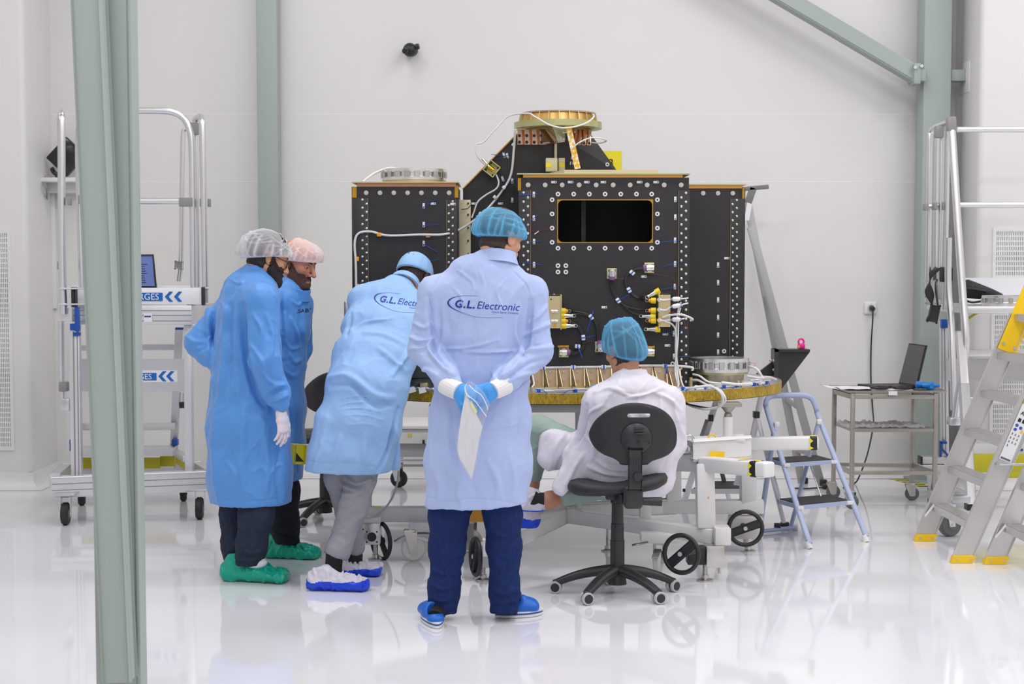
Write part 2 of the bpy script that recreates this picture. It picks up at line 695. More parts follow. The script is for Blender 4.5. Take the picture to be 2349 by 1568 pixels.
def floor_mat():
    m = bpy.data.materials.new('epoxy_floor')
    m.use_nodes = True
    N, L = m.node_tree.nodes, m.node_tree.links
    b = N['Principled BSDF']
    b.inputs['Roughness'].default_value = 0.06
    b.inputs['Specular IOR Level'].default_value = 0.75
    tc = N.new('ShaderNodeTexCoord')
    n1 = N.new('ShaderNodeTexNoise')
    n1.inputs['Scale'].default_value = 0.7
    n1.inputs['Detail'].default_value = 3
    L.new(tc.outputs['Object'], n1.inputs['Vector'])
    r = N.new('ShaderNodeMixRGB')
    r.inputs[1].default_value = (0.79, 0.79, 0.825, 1)
    r.inputs[2].default_value = (0.84, 0.84, 0.875, 1)
    L.new(n1.outputs[0], r.inputs[0])
    L.new(r.outputs[0], b.inputs['Base Color'])
    n2 = N.new('ShaderNodeTexNoise')
    n2.inputs['Scale'].default_value = 1.6
    n2.inputs['Detail'].default_value = 2
    L.new(tc.outputs['Object'], n2.inputs['Vector'])
    bp = N.new('ShaderNodeBump')
    bp.inputs['Strength'].default_value = 0.03
    bp.inputs['Distance'].default_value = 0.02
    L.new(n2.outputs[0], bp.inputs['Height'])
    L.new(bp.outputs[0], b.inputs['Normal'])
    mr = N.new('ShaderNodeMapRange')
    mr.inputs[3].default_value = 0.035
    mr.inputs[4].default_value = 0.07
    L.new(n2.outputs[0], mr.inputs[0])
    L.new(mr.outputs[0], b.inputs['Roughness'])
    return m

solo(MB().box2((-7.2, -4.2, -0.1), (8.2, 11.6, 0)), 'floor', floor_mat(), None, None, kind='structure')
solo(MB().box2((-7.2, -4.2, HC), (8.2, 11.6, HC + 0.1)), 'ceiling', M_WALL, None, None, kind='structure')

# back wall is clad in panels: 6 mm deep joints show as pale lines
M_JOINT = mat('panel_joint', (0.88, 0.87, 0.86), 0.4)
wb = MB().box2((XL - 0.3, WY, 0), (XR + 0.3, WY + 0.2, HC))
solo(wb, 'wall_back', M_WALL, None, None, kind='structure')
for i, py in enumerate((262, 417)):
    z = at(1500, py, WY).z
    solo(MB().box2((XL, WY - 0.0008, z - 0.0035), (XR, WY + 0.01, z + 0.0035)), 'trim_%d' % (i + 1), M_JOINT, None, None, kind='structure')
for i, px in enumerate((860, 1330, 1930)):
    x = at(px, 500, WY).x
    solo(MB().box2((x - 0.002, WY - 0.0004, 0.1), (x + 0.002, WY + 0.01, HC)), 'trim_%d' % (i + 3), M_WALL, None, None, kind='structure')
solo(MB().box2((-7.2, BY, 0), (XL, WY + 0.2, HC), 0.04, 3), 'wall_left', M_WALL, None, None, kind='structure')
solo(MB().box2((XR, BY, 0), (8.2, WY + 0.2, HC), 0.04, 3), 'wall_right', M_WALL, None, None, kind='structure')
solo(MB().box2((-7.3, -4.2, 0), (-7.2, 11.6, HC)), 'wall_far_left', M_WALL, None, None, kind='structure')
solo(MB().box2((8.2, -4.2, 0), (8.3, 11.6, HC)), 'wall_far_right', M_WALL, None, None, kind='structure')
solo(MB().box2((-7.2, -4.3, 0), (8.2, -4.2, HC)), 'wall_front', M_WALL, None, None, kind='structure')

def cove(name, pts):
    """hollow skirting: quarter round from floor to wall along a path (outside on the left of travel)"""
    mb = MB()
    rows = []
    n = len(pts)
    for i, p in enumerate(pts):
        p = V(p)
        d0 = (V(pts[i]) - V(pts[i - 1])).normalized() if i else (V(pts[1]) - V(pts[0])).normalized()
        d1 = (V(pts[i + 1]) - p).normalized() if i < n - 1 else d0
        n0, n1 = V((d0.y, -d0.x, 0)), V((d1.y, -d1.x, 0))
        b = (n0 + n1)
        b = b / max(0.3, b.length_squared / 2)
        row = [p + b * 0.012 + V((0, 0, 0.115)), p + b * 0.012 + V((0, 0, 0.1))]
        for k in range(7):
            a = math.radians(90 * k / 6)
            row.append(p + b * (0.012 + 0.08 * (1 - math.cos(a))) + V((0, 0, 0.082 - 0.08 * math.sin(a))))
        row += [p + V((0, 0, 0.001)), p + V((0, 0, 0.115))]
        rows.append(row)
    mb.rings(rows, True)
    return solo(mb, name, mat('skirting', (0.83, 0.825, 0.83), 0.3), None, None, kind='structure')
cove('baseboard_left', [(-7.2, BY, 0), (XL, BY, 0), (XL, WY, 0), (XL + 0.4, WY, 0)])
cove('baseboard_back', [(XL + 0.4, WY, 0), (XR, WY, 0), (XR, BY, 0), (8.2, BY, 0)])

# steel frame of the hall
def column(pxl, pxr, py, Y, label, depth=0.16):
    a, b = at(pxl, py, Y).x, at(pxr, py, Y).x
    t = thing('steel_column', label, 'column', ((a + b) / 2, Y + depth / 2, 0))
    MB().box2((a, Y, 0.0), (b, Y + depth, HC), 0.006).build('column_shaft', M_GREEN, t)
    MB().box2((a - 0.04, Y - 0.04, 0), (b + 0.04, Y + depth + 0.04, 0.02)).build('foot_plate', M_GREEN, t)
    return t
column(590, 637, 300, 10.95, 'pale green steel column against the back wall left of the satellite')
t = column(2117, 2180, 300, 10.9, 'pale green steel column by the back wall behind the right guardrail', 0.2)
# the front column is an I section with a square tube bolted across its web
fx0, fx1, fy = at(219, 1500, 5.2).x, at(324, 1500, 5.2).x, 5.2
t = thing('steel_column', 'large pale green steel column nearest to us at the left edge', 'column', ((fx0 + fx1) / 2, fy + 0.08, 0))
MB().box2((fx0, fy, 0), (fx1 - 0.014, fy + 0.08, HC), 0.006, 3).build('web', M_GREEN, t)
MB().box2((fx1 - 0.016, fy - 0.004, 0), (fx1, fy + 0.085, HC), 0.005, 3).build('flange', M_GREEN, t)
t = thing('steel_brace', 'leaning pale green square tube brace on the nearest column', 'brace', at(275, 1552, 5.12))
p0, p1 = at(275, 1552, 5.12), at(214, 200, 5.12)
MB().beam(p0, p1 + (p1 - p0) * 0.7, 0.086, 0.078, (0, -1, 0), 0.009, 3).build('brace_tube', M_GREEN, t)
MB().box2((p0.x - 0.03, 5.13, p0.z + 0.02), (p0.x + 0.03, 5.196, p0.z + 0.09), 0.004).build('end_plate', M_GREEN, t)
# brace to the right column
t = thing('steel_brace', 'slanting pale green brace at the upper right below the ceiling', 'brace', at(2100, 185, 10.9))
p1, p0 = at(2098, 172, 10.92), at(1640, -98, 10.92)
MB().beam(p0 - (p1 - p0) * 0.3, p1, 0.135, 0.11, (0, 0, 1), 0.01).build('brace_tube', M_GREEN, t)
m = MB()
a, b = at(2090, 195, 10.9), at(2106, 148, 10.9)
m.box2((a.x, 10.82, a.z), (b.x, 10.98, b.z), 0.006)
c, d = at(2101, 188, 10.9), at(2120, 160, 10.9)
m.box2((c.x, 10.84, c.z), (d.x, 10.97, d.z), 0.006)
m.build('end_plate', M_GREEN, t)
for px, py in ((2098, 155), (2113, 152)):
    p = at(px, py, 10.82)
    MB().cyl(p, p + V((0, -0.02, 0)), 0.012, seg=6).build('bolt', M_ZINC, t)
t = thing('wall_strut', 'short green strut between the right column and the wall return', 'strut', at(2196, 185, 11.0))
a, b = at(2180, 186, 10.95), at(2214, 160, 10.95)
MB().box2((a.x, 10.93, a.z), (b.x, 11.03, b.z), 0.004).build('strut_tube', mat('pale_green_paint', srgb(162, 173, 166), 0.5), t)
a, b = at(2213, 214, 10.95), at(2217, 142, 10.95)
MB().box2((a.x, 10.85, a.z), (b.x, 11.12, b.z), 0.003).build('strut_plate', M_WHITE, t)

# wall fittings
def grille(x0, x1, z0, z1, label):
    t = thing('vent_grille', label, 'vent', ((x0 + x1) / 2, BY, z0))
    f = MB()
    f.plate_hole((x0, BY - 0.012, z0), (1, 0, 0), (0, 0, 1), (0, 0, x1 - x0, z1 - z0), (0.022, 0.022, x1 - x0 - 0.022, z1 - z0 - 0.022), 0.002, -0.012, 1)
    f.build('frame', M_WHITE, t)
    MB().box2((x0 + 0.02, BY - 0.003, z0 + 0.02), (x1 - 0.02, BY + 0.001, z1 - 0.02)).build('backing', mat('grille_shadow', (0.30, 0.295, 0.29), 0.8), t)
    m = MB()
    w, h = x1 - x0 - 0.044, z1 - z0 - 0.044
    ny, nx = max(3, int(h / 0.034)), max(3, int(w / 0.0125))
    for i in range(ny + 1):
        z = z0 + 0.022 + h * i / ny
        m.box2((x0 + 0.022, BY - 0.009, z - 0.005), (x1 - 0.022, BY - 0.004, z + 0.005))
    for i in range(nx + 1):
        x = x0 + 0.022 + w * i / nx
        m.box2((x - 0.0042, BY - 0.0085, z0 + 0.022), (x + 0.0042, BY - 0.0045, z1 - 0.022))
    m.build('louvre', M_WHITE, t)
    return t
xa = at(20, 800, BY).x
grille(xa - 0.42, xa + 0.03, at(0, 1032, BY).z, at(0, 527, BY).z, 'tall white vent grille in the wall at the left edge')
xa, xb = at(2276, 600, BY).x, at(2346, 600, BY).x + 0.12
grille(xa, xb, at(2300, 640, BY).z, at(2300, 523, BY).z, 'white vent grille high on the wall above the right platform bag')
grille(xa, xb, at(2300, 1012, BY).z, at(2300, 715, BY).z, 'white vent grille on the wall low behind the yellow-footed ladder')

# wall shelf with tilted monitor
Ys = WY
a, b = at(90, 417, 10.95), at(205, 407, 10.95)
t = thing('wall_shelf', 'small white shelf on the wall behind the left platform', 'shelf', ((a.x + b.x) / 2, 11.05, a.z))
MB().box2((a.x, 10.93, a.z), (b.x, WY, b.z), 0.004).build('board', M_WHITE, t)
c, d = at(103, 442, 11.05), at(190, 418, 11.05)
MB().box2((c.x, 11.08, c.z), (d.x, WY, d.z), 0.004).build('bracket', M_WHITE, t)
c, d = at(105, 708, 11.1), at(119, 443, 11.1)
solo(MB().box2((c.x, 11.16, c.z), (d.x, WY, d.z), 0.004), 'cable_duct', M_WHITE, 'vertical white cable duct below the wall shelf', 'cable duct')
p = at(113, 440, 11.05)
solo(MB().tube([at(104, 405, 11.0), at(101, 420, 10.925), at(107, 436, 10.94), at(108, 470, 11.17)], 0.006), 'cable', mat('grey_cable', (0.3, 0.29, 0.28), 0.5), 'thin grey cable hanging over the wall shelf edge', 'cable')
t = thing('monitor', 'black tilted monitor standing on the small white wall shelf', 'monitor', at(140, 407, 11.0))
q = [at(117, 388, 10.95), at(173, 326, 10.97), at(180, 340, 11.12), at(128, 402, 11.12)]
MB().beam(at(130, 384, 11.02), at(176, 335, 11.02), 0.2, 0.045, (0, 1, 0), 0.008).build('screen', M_DARKSCR, t)
MB().tube([at(119, 386, 10.98), at(124, 395, 11.0), at(138, 405, 11.0)], 0.016, 8).build('stand', M_BLACKP, t)
MB().cyl(at(128, 406, 11.0), at(150, 406, 11.0), 0.02).build('foot', M_BLACKP, t)

# camera on the wall
c = at(940, 114, WY - 0.09)
t = thing('security_camera', 'small black dome camera high on the back wall', 'camera', c)
MB().cyl((c.x + 0.01, WY, c.z + 0.01), (c.x, WY - 0.05, c.z), 0.045, 0.04).build('mount', M_BLACKP, t)
MB().sphere((c.x, WY - 0.085, c.z), (0.05, 0.048, 0.05)).build('housing', M_BLACKP, t)
q = c + V((-0.022, -0.045, -0.012))
MB().cyl(q, q + V((-0.01, -0.03, -0.008)), 0.022, 0.02).build('lens', M_DARKSCR, t)
q = c + V((0.045, 0, 0.02))
MB().cyl(q, q + V((0.022, -0.004, 0.004)), 0.022, 0.02).build('knob', M_BLACKP, t)

# yellow sheet taped to the wall behind the satellite
a, b = at(1392, 420, WY), at(1426, 346, WY)
t = thing('paper_sign', 'yellow paper sign on the wall behind the satellite tower', 'sign', ((a.x + b.x) / 2 - 0.06, WY, a.z))
MB().box2((a.x - 0.13, WY - 0.004, a.z), (b.x, WY - 0.001, b.z)).build('sheet', mat('yellow_paper', srgb(238, 222, 40), 0.6), t)
m = MB()
text_on(m, '3', at(1396, 381, WY - 0.006), (1, 0, 0), (0, 0, 1), 0.075, 0.001)
m.build('numeral', M_TAPEK, t)

# socket with plug and cable to the table
c = at(1996, 706, WY)
t = thing('wall_socket', 'white wall socket on the back wall above the steel trolley', 'socket', c)
MB().box((c.x, WY - 0.012, c.z), (0.092, 0.024, 0.092), None, 0.012, 3).build('cover_plate', M_WHITE, t)
MB().cyl((c.x, WY - 0.024, c.z), (c.x, WY - 0.028, c.z), 0.026).build('socket_well', M_LGREY, t)
k = thing('power_cable', 'black power cable plugged into the wall socket beside the trolley', 'cable', c + V((0, -0.03, 0)))
MB().cyl((c.x + 0.006, WY - 0.028, c.z), (c.x + 0.006, WY - 0.07, c.z - 0.005), 0.02, 0.016).build('plug', M_BLACKP, k)
MB().tube([(c.x + 0.006, WY - 0.06, c.z - 0.004), at(2002, 730, WY - 0.05), at(1998, 800, WY - 0.02), at(1998, 880, WY - 0.02), at(2002, 940, WY - 0.03), at(2003, 975, 11.0), at(1990, 1040, 10.9), at(1972, 1090, 10.8), ground(1960, 1108, 0.006), ground(1935, 1118, 0.006)], 0.0055, 8).build('lead', M_BLACKP, k)

# hazard stripes on the floor near the far wall
def floor_tape(p0, p1, n, label, w=0.05):
    t = thing('floor_marking', label, 'floor tape', (V(p0) + V(p1)) / 2)
    p0, p1 = V(p0), V(p1)
    d = (p1 - p0)
    s = V((-d.y, d.x, 0)).normalized() * w
    m, k = MB(), MB()
    for i in range(n):
        a, b = p0 + d * (i / n), p0 + d * ((i + 1) / n)
        o = d / n * 0.8
        (m if i % 2 else k).prism([a - s, b - s, b + s + o, a + s + o], (0, 0, 0.0012))
    m.build('yellow_stripe', M_TAPEY, t)
    k.build('black_stripe', M_TAPEK, t)
    return t
floor_tape(ground(2052, 1097), ground(2122, 1115), 9, 'yellow and black floor tape beyond the steel trolley')
floor_tape(ground(676, 1100), ground(676, 1120), 7, 'yellow and black floor tape beyond the man in navy trousers', 0.035)

# ================================================================ lamps in the ceiling
def lamp(x, y, sx, sy, power, label='square white light panel in the cleanroom ceiling'):
    l = bpy.data.lights.new('ceiling_lamp', 'AREA')
    l.shape = 'RECTANGLE'
    l.size, l.size_y = sx, sy
    l.energy = power
    l.color = (1.0, 0.985, 0.99)
    o = bpy.data.objects.new('ceiling_lamp', l)
    o.location = (x, y, HC - 0.02)
    COL.objects.link(o)
for y, p in ((-2.5, 50), (0.6, 62), (3.7, 86), (6.9, 98), (9.4, 50)):
    for x in (-4.6, -1.6, 1.4, 4.4, 6.8):
        lamp(x, y, 1.25, 0.62, 0.44 * p * (0.36 if x < -4 else 0.95 if x < -1 else 1.1 if x < 4 else 0.95 if x < 6 else 0.38))
w = bpy.data.worlds.new('world')
w.use_nodes = True
w.node_tree.nodes['Background'].inputs[0].default_value = (0.9, 0.93, 1, 1)
w.node_tree.nodes['Background'].inputs[1].default_value = 0.1
SC.world = w
# ================================================================ the satellite on its stand
M_CFRP = mat('black_composite', (0.021, 0.019, 0.020), 0.52, bump=0.02, bscale=250)
M_CFRPD = mat('deep_black_interior', (0.012, 0.011, 0.012), 0.6)
M_GOLD = mat('gold_chromate', srgb(214, 196, 150), 0.35, 0.75, var=0.08, vscale=14)
M_GOLDG = mat('greenish_chromate', srgb(196, 194, 140), 0.32, 0.7, var=0.05, vscale=10)
M_PINKG = mat('pinkish_chromate', srgb(196, 168, 150), 0.3, 0.8, var=0.12, vscale=18)
M_BRONZE = mat('bronze_chromate', srgb(170, 110, 70), 0.35, 0.8, var=0.15, vscale=18)
M_AMBER = mat('amber_edge_tape', srgb(190, 140, 10), 0.35, 0.3, var=0.2, vscale=60)
M_CREAM = mat('cream_chromate', srgb(214, 204, 172), 0.45, 0.2)
M_TAGW = mat('tie_mount_white', (0.78, 0.79, 0.80), 0.35)
M_TIE = mat('blue_cable_tie', srgb(10, 84, 190), 0.35)
M_BOLT = mat('bolt_steel', (0.66, 0.64, 0.60), 0.28, 0.9)
M_WIREW = mat('white_wire_braid', (0.80, 0.80, 0.80), 0.45, 0.15, bump=0.5, bscale=260)
M_WIREK = mat('black_wire', (0.018, 0.018, 0.02), 0.4)
M_PURP = mat('purple_boot', srgb(130, 85, 140), 0.5)
M_CONN = mat('connector_nickel', (0.72, 0.71, 0.68), 0.22, 1.0)
M_CAPY = mat('connector_cap_yellow', srgb(236, 208, 30), 0.45)
M_ORG = mat('amber_film', srgb(236, 160, 30), 0.35)
M_REDW = mat('dark_red_wire', srgb(110, 26, 30), 0.5)

def amber_rim():
    m = bpy.data.materials.new('amber_honeycomb_edge')
    m.use_nodes = True
    N, L = m.node_tree.nodes, m.node_tree.links
    b = N['Principled BSDF']
    b.inputs['Roughness'].default_value = 0.4
    tc = N.new('ShaderNodeTexCoord')
    mp = N.new('ShaderNodeMapping')
    mp.inputs['Scale'].default_value = (1, 1, 0.22)
    L.new(tc.outputs['Object'], mp.inputs[0])
    n = N.new('ShaderNodeTexNoise')
    n.inputs['Scale'].default_value = 230
    n.inputs['Detail'].default_value = 3
    L.new(mp.outputs[0], n.inputs['Vector'])
    n2 = N.new('ShaderNodeTexNoise')
    n2.inputs['Scale'].default_value = 14
    L.new(mp.outputs[0], n2.inputs['Vector'])
    mx = N.new('ShaderNodeMath')
    mx.operation = 'MULTIPLY_ADD'
    mx.inputs[1].default_value = 0.35
    L.new(n2.outputs[0], mx.inputs[0])
    L.new(n.outputs[0], mx.inputs[2])
    r = N.new('ShaderNodeValToRGB')
    e = r.color_ramp.elements
    e[0].position, e[0].color = 0.45, (*srgb(120, 92, 12), 1)
    e[1].position, e[1].color = 0.92, (*srgb(214, 180, 44), 1)
    L.new(mx.outputs[0], r.inputs[0])
    L.new(r.outputs[0], b.inputs['Base Color'])
    return m
M_RIM = amber_rim()

SDX = at(1276, 885, 8.6).x
DZ = at(1400, 901, 7.6).z           # top of the base disc
sat = thing('satellite', 'large black satellite with gold fittings on a round amber-edged base plate', 'satellite', (SDX, 8.6, DZ - 0.055))
RX, RY = 1.262, 1.0
def disc_pt(a, z, g=0.0):
    return V((SDX + (RX - g) * math.cos(a), 8.6 + (RY - g) * math.sin(a), z))
def disc_front(px, z=None):
    """point on the front edge of the disc under photo column px"""
    best = None
    for i in range(361):
        a = math.radians(180 + i * 0.5)
        p = disc_pt(a, DZ)
        e = abs(CX + FPX * p.x / p.y - px)
        if best is None or e < best[0]:
            best = (e, p, a)
    return best[1], best[2]
TH_D = 0.056
seg = 120
m = MB()
m.rings([[disc_pt(2 * PI * j / seg, z) for j in range(seg)] for z in (DZ - TH_D, DZ - 0.003)])
m.build('base_plate', M_RIM, sat, 60)
m = MB()
m.rings([[disc_pt(2 * PI * j / seg, z, 0.004) for j in range(seg)] for z in (DZ - 0.003, DZ + 0.0015)])
m.build('base_face_sheet', mat('face_sheet', (0.55, 0.56, 0.58), 0.3, 0.8), sat, 60)
m = MB()
m.rings([[disc_pt(2 * PI * j / seg, z, 0.01) for j in range(seg)] for z in (DZ - TH_D - 0.004, DZ - TH_D)])
m.build('base_underside', M_CFRP, sat, 60)

def rect(m, px0, py0, px1, py1, Y0_, Y1_, bev=0.0):
    """box whose front face at depth Y0_ covers that photo rectangle, reaching back to Y1_"""
    pm = (py0 + py1) / 2
    xa, xb = at(px0, pm, Y0_).x, at(px1, pm, Y0_).x
    za, zb = at(1200, py1, Y0_).z, at(1200, py0, Y0_).z
    m.box2((xa, Y0_, za), (xb, Y1_, zb), bev)
    return xa, xb, za, zb

# --- main box with the rectangular opening
FY = 8.0
x0, x1 = at(1190, 640, FY).x, at(1579, 640, FY).x
z0, z1 = DZ + 0.0016, at(1300, 407, FY).z
wx0, wx1 = at(1280, 507, FY).x, at(1496, 507, FY).x
wz0, wz1 = at(1300, 555, FY).z, at(1300, 459, FY).z
m = MB()
m.plate_hole((x0, FY, z0), (1, 0, 0), (0, 0, 1), (0, 0, x1 - x0, z1 - z0), (wx0 - x0, wz0 - z0, wx1 - x0, wz1 - z0), 0.026, -0.02, 6)
m.build('front_panel', M_CFRP, sat)
m = MB()
g = 0.0045
m.plate_hole((wx0 - g, FY - 0.0012, wz0 - g), (1, 0, 0), (0, 0, 1), (0, 0, wx1 - wx0 + 2 * g, wz1 - wz0 + 2 * g), (g, g, wx1 - wx0 + g, wz1 - wz0 + g), 0.026, -0.0245, 6)
bmesh.ops.delete(m.bm, geom=[], context='VERTS')
m.build('opening_edge_tape', M_AMBER, sat)
BKY = 8.52
for xa, xb, n in ((x0, x0 + 0.02, 'side_panel'), (x1 - 0.02, x1, 'side_panel')):
    MB().box2((xa, FY + 0.0205, z0), (xb, BKY, z1)).build(n, M_CFRP, sat)
MB().box2((x0 + 0.021, BKY - 0.02, z0), (x1 - 0.021, BKY, z1)).build('back_panel', M_CFRPD, sat)
ix = at(1338, 507, FY + 0.2).x
m = MB().box2((ix - 0.012, FY + 0.18, z0), (ix + 0.012, FY + 0.30, z1 - 0.03))
m.build('inner_web', M_CFRP, sat)
# roof of the main box
xa, xb, za, zb = rect(MB(), 1200, 402, 1566, 408, FY - 0.012, BKY)
MB().box2((xa, FY - 0.006, z1), (xb, BKY, z1 + 0.014)).build('roof_frame', mat('orange_chromate', srgb(214, 160, 90), 0.35, 0.7), sat)
xa, xb = at(1186, 400, FY - 0.02).x, at(1583, 400, FY - 0.02).x
MB().box2((xa, FY - 0.022, z1 + 0.0142), (xb, BKY + 0.02, z1 + 0.021)).build('roof_plate', M_GOLDG, sat)
xa, xb = at(1294, 390, 8.06).x, at(1511, 390, 8.06).x
m = MB().prism([(xa - 0.10, 8.45, z1 + 0.022), (xa, 8.06, z1 + 0.022), (xb, 8.06, z1 + 0.022), (xb + 0.0, 8.45, z1 + 0.022)], (0, 0, 0.022))
m.build('cover_slab', M_CREAM, sat)
m = MB()
rect(m, 1188, 408, 1195, 437, FY - 0.004, FY + 0.05)
m.build('edge_tape', M_AMBER, sat)

# --- left and right boxes
LY, RY_ = 8.3, 8.42
lx0, lx1 = at(808, 640, LY).x, at(1050, 640, LY).x
lz1 = at(900, 428, LY).z
MB().box2((lx0, LY, z0), (lx1, LY + 0.45, lz1)).build('side_box', M_CFRP, sat)
xa, xb = at(819, 424, LY).x, at(1046, 424, LY).x
MB().box2((xa, LY - 0.004, lz1), (xb, LY + 0.45, lz1 + 0.02)).build('roof_frame', mat('pink_chromate', srgb(190, 140, 110), 0.35, 0.7), sat)
xa, xb = at(807, 419, LY).x, at(1052, 419, LY).x
MB().box2((xa, LY - 0.02, lz1 + 0.0202), (xb, LY + 0.47, lz1 + 0.026)).build('roof_plate', M_GOLD, sat)
for a, b in ((808, 818), (1043, 1051)):
    m = MB()
    rect(m, a, 428, b, 453, LY - 0.003, LY + 0.05)
    m.build('edge_tape', M_AMBER, sat)
rx0, rx1 = at(1575, 640, RY_).x, at(1708, 640, RY_).x
rz1 = at(1650, 432, RY_).z
MB().box2((rx0, RY_, z0), (rx1, RY_ + 0.4, rz1)).build('side_box', M_CFRP, sat)
xa, xb = at(1580, 426, RY_).x, at(1702, 426, RY_).x
MB().box2((xa, RY_ - 0.004, rz1), (xb, RY_ + 0.4, rz1 + 0.018)).build('roof_frame', mat('orange_chromate', (0, 0, 0)), sat)
xa, xb = at(1580, 421, RY_).x, at(1711, 421, RY_).x
MB().box2((xa, RY_ - 0.02, rz1 + 0.0182), (xb, RY_ + 0.42, rz1 + 0.024)).build('roof_plate', M_GOLD, sat)
m = MB()
rect(m, 1703, 428, 1708, 455, RY_ - 0.003, RY_ + 0.05)
m.build('edge_tape', M_AMBER, sat)
m = MB()
rect(m, 1697, 431, 1703, 455, RY_ - 0.003, RY_ + 0.03)
m.build('edge_notch', M_CFRPD, sat)

# --- riveted corner strips
bm_ = MB().sphere((0, 0, 0), (0.0075, 0.006, 0.0075), 12)
RIV = None
def strip(px0, px1, py0, py1, Y, cols, pys, left_edge):
    m = MB()
    xa, xb, za, zb = rect(m, px0, py0, px1, py1, Y - 0.006, Y - 0.0002, 0.002)
    s = m.build('corner_strip', mat('strip_composite', (0.020, 0.019, 0.020), 0.42), sat)
    m = MB()
    e = xa if left_edge else xb
    m.box2((e - 0.0018, Y - 0.0072, za), (e + 0.0018, Y - 0.001, zb))
    m.build('strip_edge', mat('strip_edge_pale', srgb(120, 104, 84), 0.4), s)
    return s
def rivet_row(s, px, pys, Y, lst):
    for py in pys:
        lst.append((s, at(px, py, Y - 0.006)))
RL = []
s = strip(1556, 1581, 436, 886, FY, 2, None, True)
rivet_row(s, 1563, [453 + 20.6 * i for i in range(21)], FY, RL)
rivet_row(s, 1573.5, [442.5 + 20.6 * i for i in range(22)], FY, RL)
s = strip(1190, 1217, 436, 860, FY, 2, None, False)
rivet_row(s, 1201, [442 + 20.6 * i for i in range(9)], FY, RL)
rivet_row(s, 1211, [453 + 20.6 * i for i in range(9)], FY, RL)
s = strip(1675, 1707, 455, 870, RY_, 2, None, True)
rivet_row(s, 1680.5, [468.5 + 18.4 * i for i in range(21)], RY_, RL)
rivet_row(s, 1690, [459 + 18.4 * i for i in range(22)], RY_, RL)
s = strip(1025, 1049, 458, 860, LY, 2, None, True)
rivet_row(s, 1029.5, [471 + 18.7 * i for i in range(8)], LY, RL)
rivet_row(s, 1038.5, [462 + 18.7 * i for i in range(8)], LY, RL)
s = strip(808, 845, 454, 860, LY, 2, None, False)
rivet_row(s, 831.5, [458 + 18.7 * i for i in range(11)], LY, RL)
rivet_row(s, 841, [467.5 + 18.7 * i for i in range(10)], LY, RL)
o0 = org(sat)
riv_me = None
rest = MB()
for i, (s, p) in enumerate(RL):
    if i < 99:
        if riv_me is None:
            q = MB().sphere(o0, (0.0078, 0.006, 0.0078), 12).build('rivet', M_BOLT, s)
            riv_me = q
            q.location = p - o0
        else:
            dup(riv_me, p - o0, s)
    else:
        rest.sphere(p, (0.0078, 0.006, 0.0078), 10)
r = rest.build('rivet', M_BOLT, RL[-1][0])
r['kind'] = 'stuff'

# --- washers and bolts on the panels
wsh = MB()
wsh.cyl(o0, o0 + V((0, -0.003, 0)), 0.0125, 0.0125, 18)
wsh.cyl(o0 + V((0, -0.003, 0)), o0 + V((0, -0.0035, 0)), 0.006, 0.006, 10)
WSH = None
def washer(px, py, Y, dark=True):
    global WSH
    p = at(px, py, Y)
    p.y = Y - 0.0001
    if WSH is None:
        m = MB().cyl(o0, o0 + V((0, -0.003, 0)), 0.0122, 0.0118, 18)
        WSH = m.build('washer', M_TAGW, sat)
        WSH.location = p - o0
        k = MB().cyl(o0 + V((0, -0.003, 0)), o0 + V((0, -0.0042, 0)), 0.0052, 0.0045, 8).build('bolt_head', mat('dark_bolt', (0.06, 0.055, 0.05), 0.4, 0.8), WSH)
        WSH['_k'] = 1
        return WSH
    w = dup(WSH, p - o0)
    for c in list(WSH.children):
        dup(c, c.location, w)
    return w
for px in (1280, 1316, 1352, 1388, 1424, 1460, 1495):
    washer(px, 445, FY)
    washer(px, 569, FY)
for py in (458, 490.5, 523, 555.5):
    washer(1266.5, py, FY)
    washer(1508, py, FY)
for px, py in ((1280, 609), (1298, 609), (1280, 623.5), (1298, 623.5), (1543, 834)):
    washer(px, py, FY)
washer(1661, 805, RY_)
del WSH['_k']
HB = None
def hexbolt(px, py, Y):
    global HB
    p = at(px, py, Y)
    p.y = Y - 0.0001
    if HB is None:
        m = MB().cyl(o0, o0 + V((0, -0.003, 0)), 0.0125, 0.0125, 18)
        m.cyl(o0 + V((0, -0.003, 0)), o0 + V((0, -0.009, 0)), 0.008, 0.007, 6)
        HB = m.build('bolt', M_BOLT, sat)
        HB.location = p - o0
        return HB
    return dup(HB, p - o0)
for i in range(10):
    hexbolt(1211.5 + 39 * i, 424, FY)
for i in range(7):
    hexbolt(840 + 31.7 * i, 442, LY)
for px in (1613, 1647, 1681):
    hexbolt(px, 443, RY_)

# --- cable tie mounts, some with a blue tie
TG = {}
def mount(px, py, Y, vert=True, ang=0.0):
    p = at(px, py, Y)
    p.y = Y - 0.0001
    if 'v' not in TG:
        m = MB().box(o0 + V((0, -0.002, 0)), (0.0125, 0.004, 0.029), None, 0.0015, 1)
        TG['v'] = m.build('tie_mount', M_TAGW, sat)
        k = MB().cyl(o0 + V((0, -0.004, -0.0085)), o0 + V((0, -0.0047, -0.0085)), 0.0032, seg=8).build('mount_hole', M_TAPEK, TG['v'])
        TG['v'].location = p - o0
        o = TG['v']
    else:
        o = dup(TG['v'], p - o0)
        for c in TG['v'].children:
            dup(c, c.location, o)
    o.rotation_euler = (0, (0 if vert else -PI / 2) + ang, 0)
    return o
def tie(a, b, Y, c=None, sag=0.0):
    p = at(*a, Y - 0.009)
    q = at(*b, Y - 0.006)
    m = MB()
    mid = (p + q) / 2 + V((0, -0.012 - sag, 0))
    m.tube([p, mid, q], 0.0022, 6, 6, flat=(1.5, 0.7))
    return m.build('cable_tie', M_TIE, sat)
for px in (1270.5, 1308.5, 1346, 1384, 1467, 1505):
    mount(px, 417.5, FY, False)
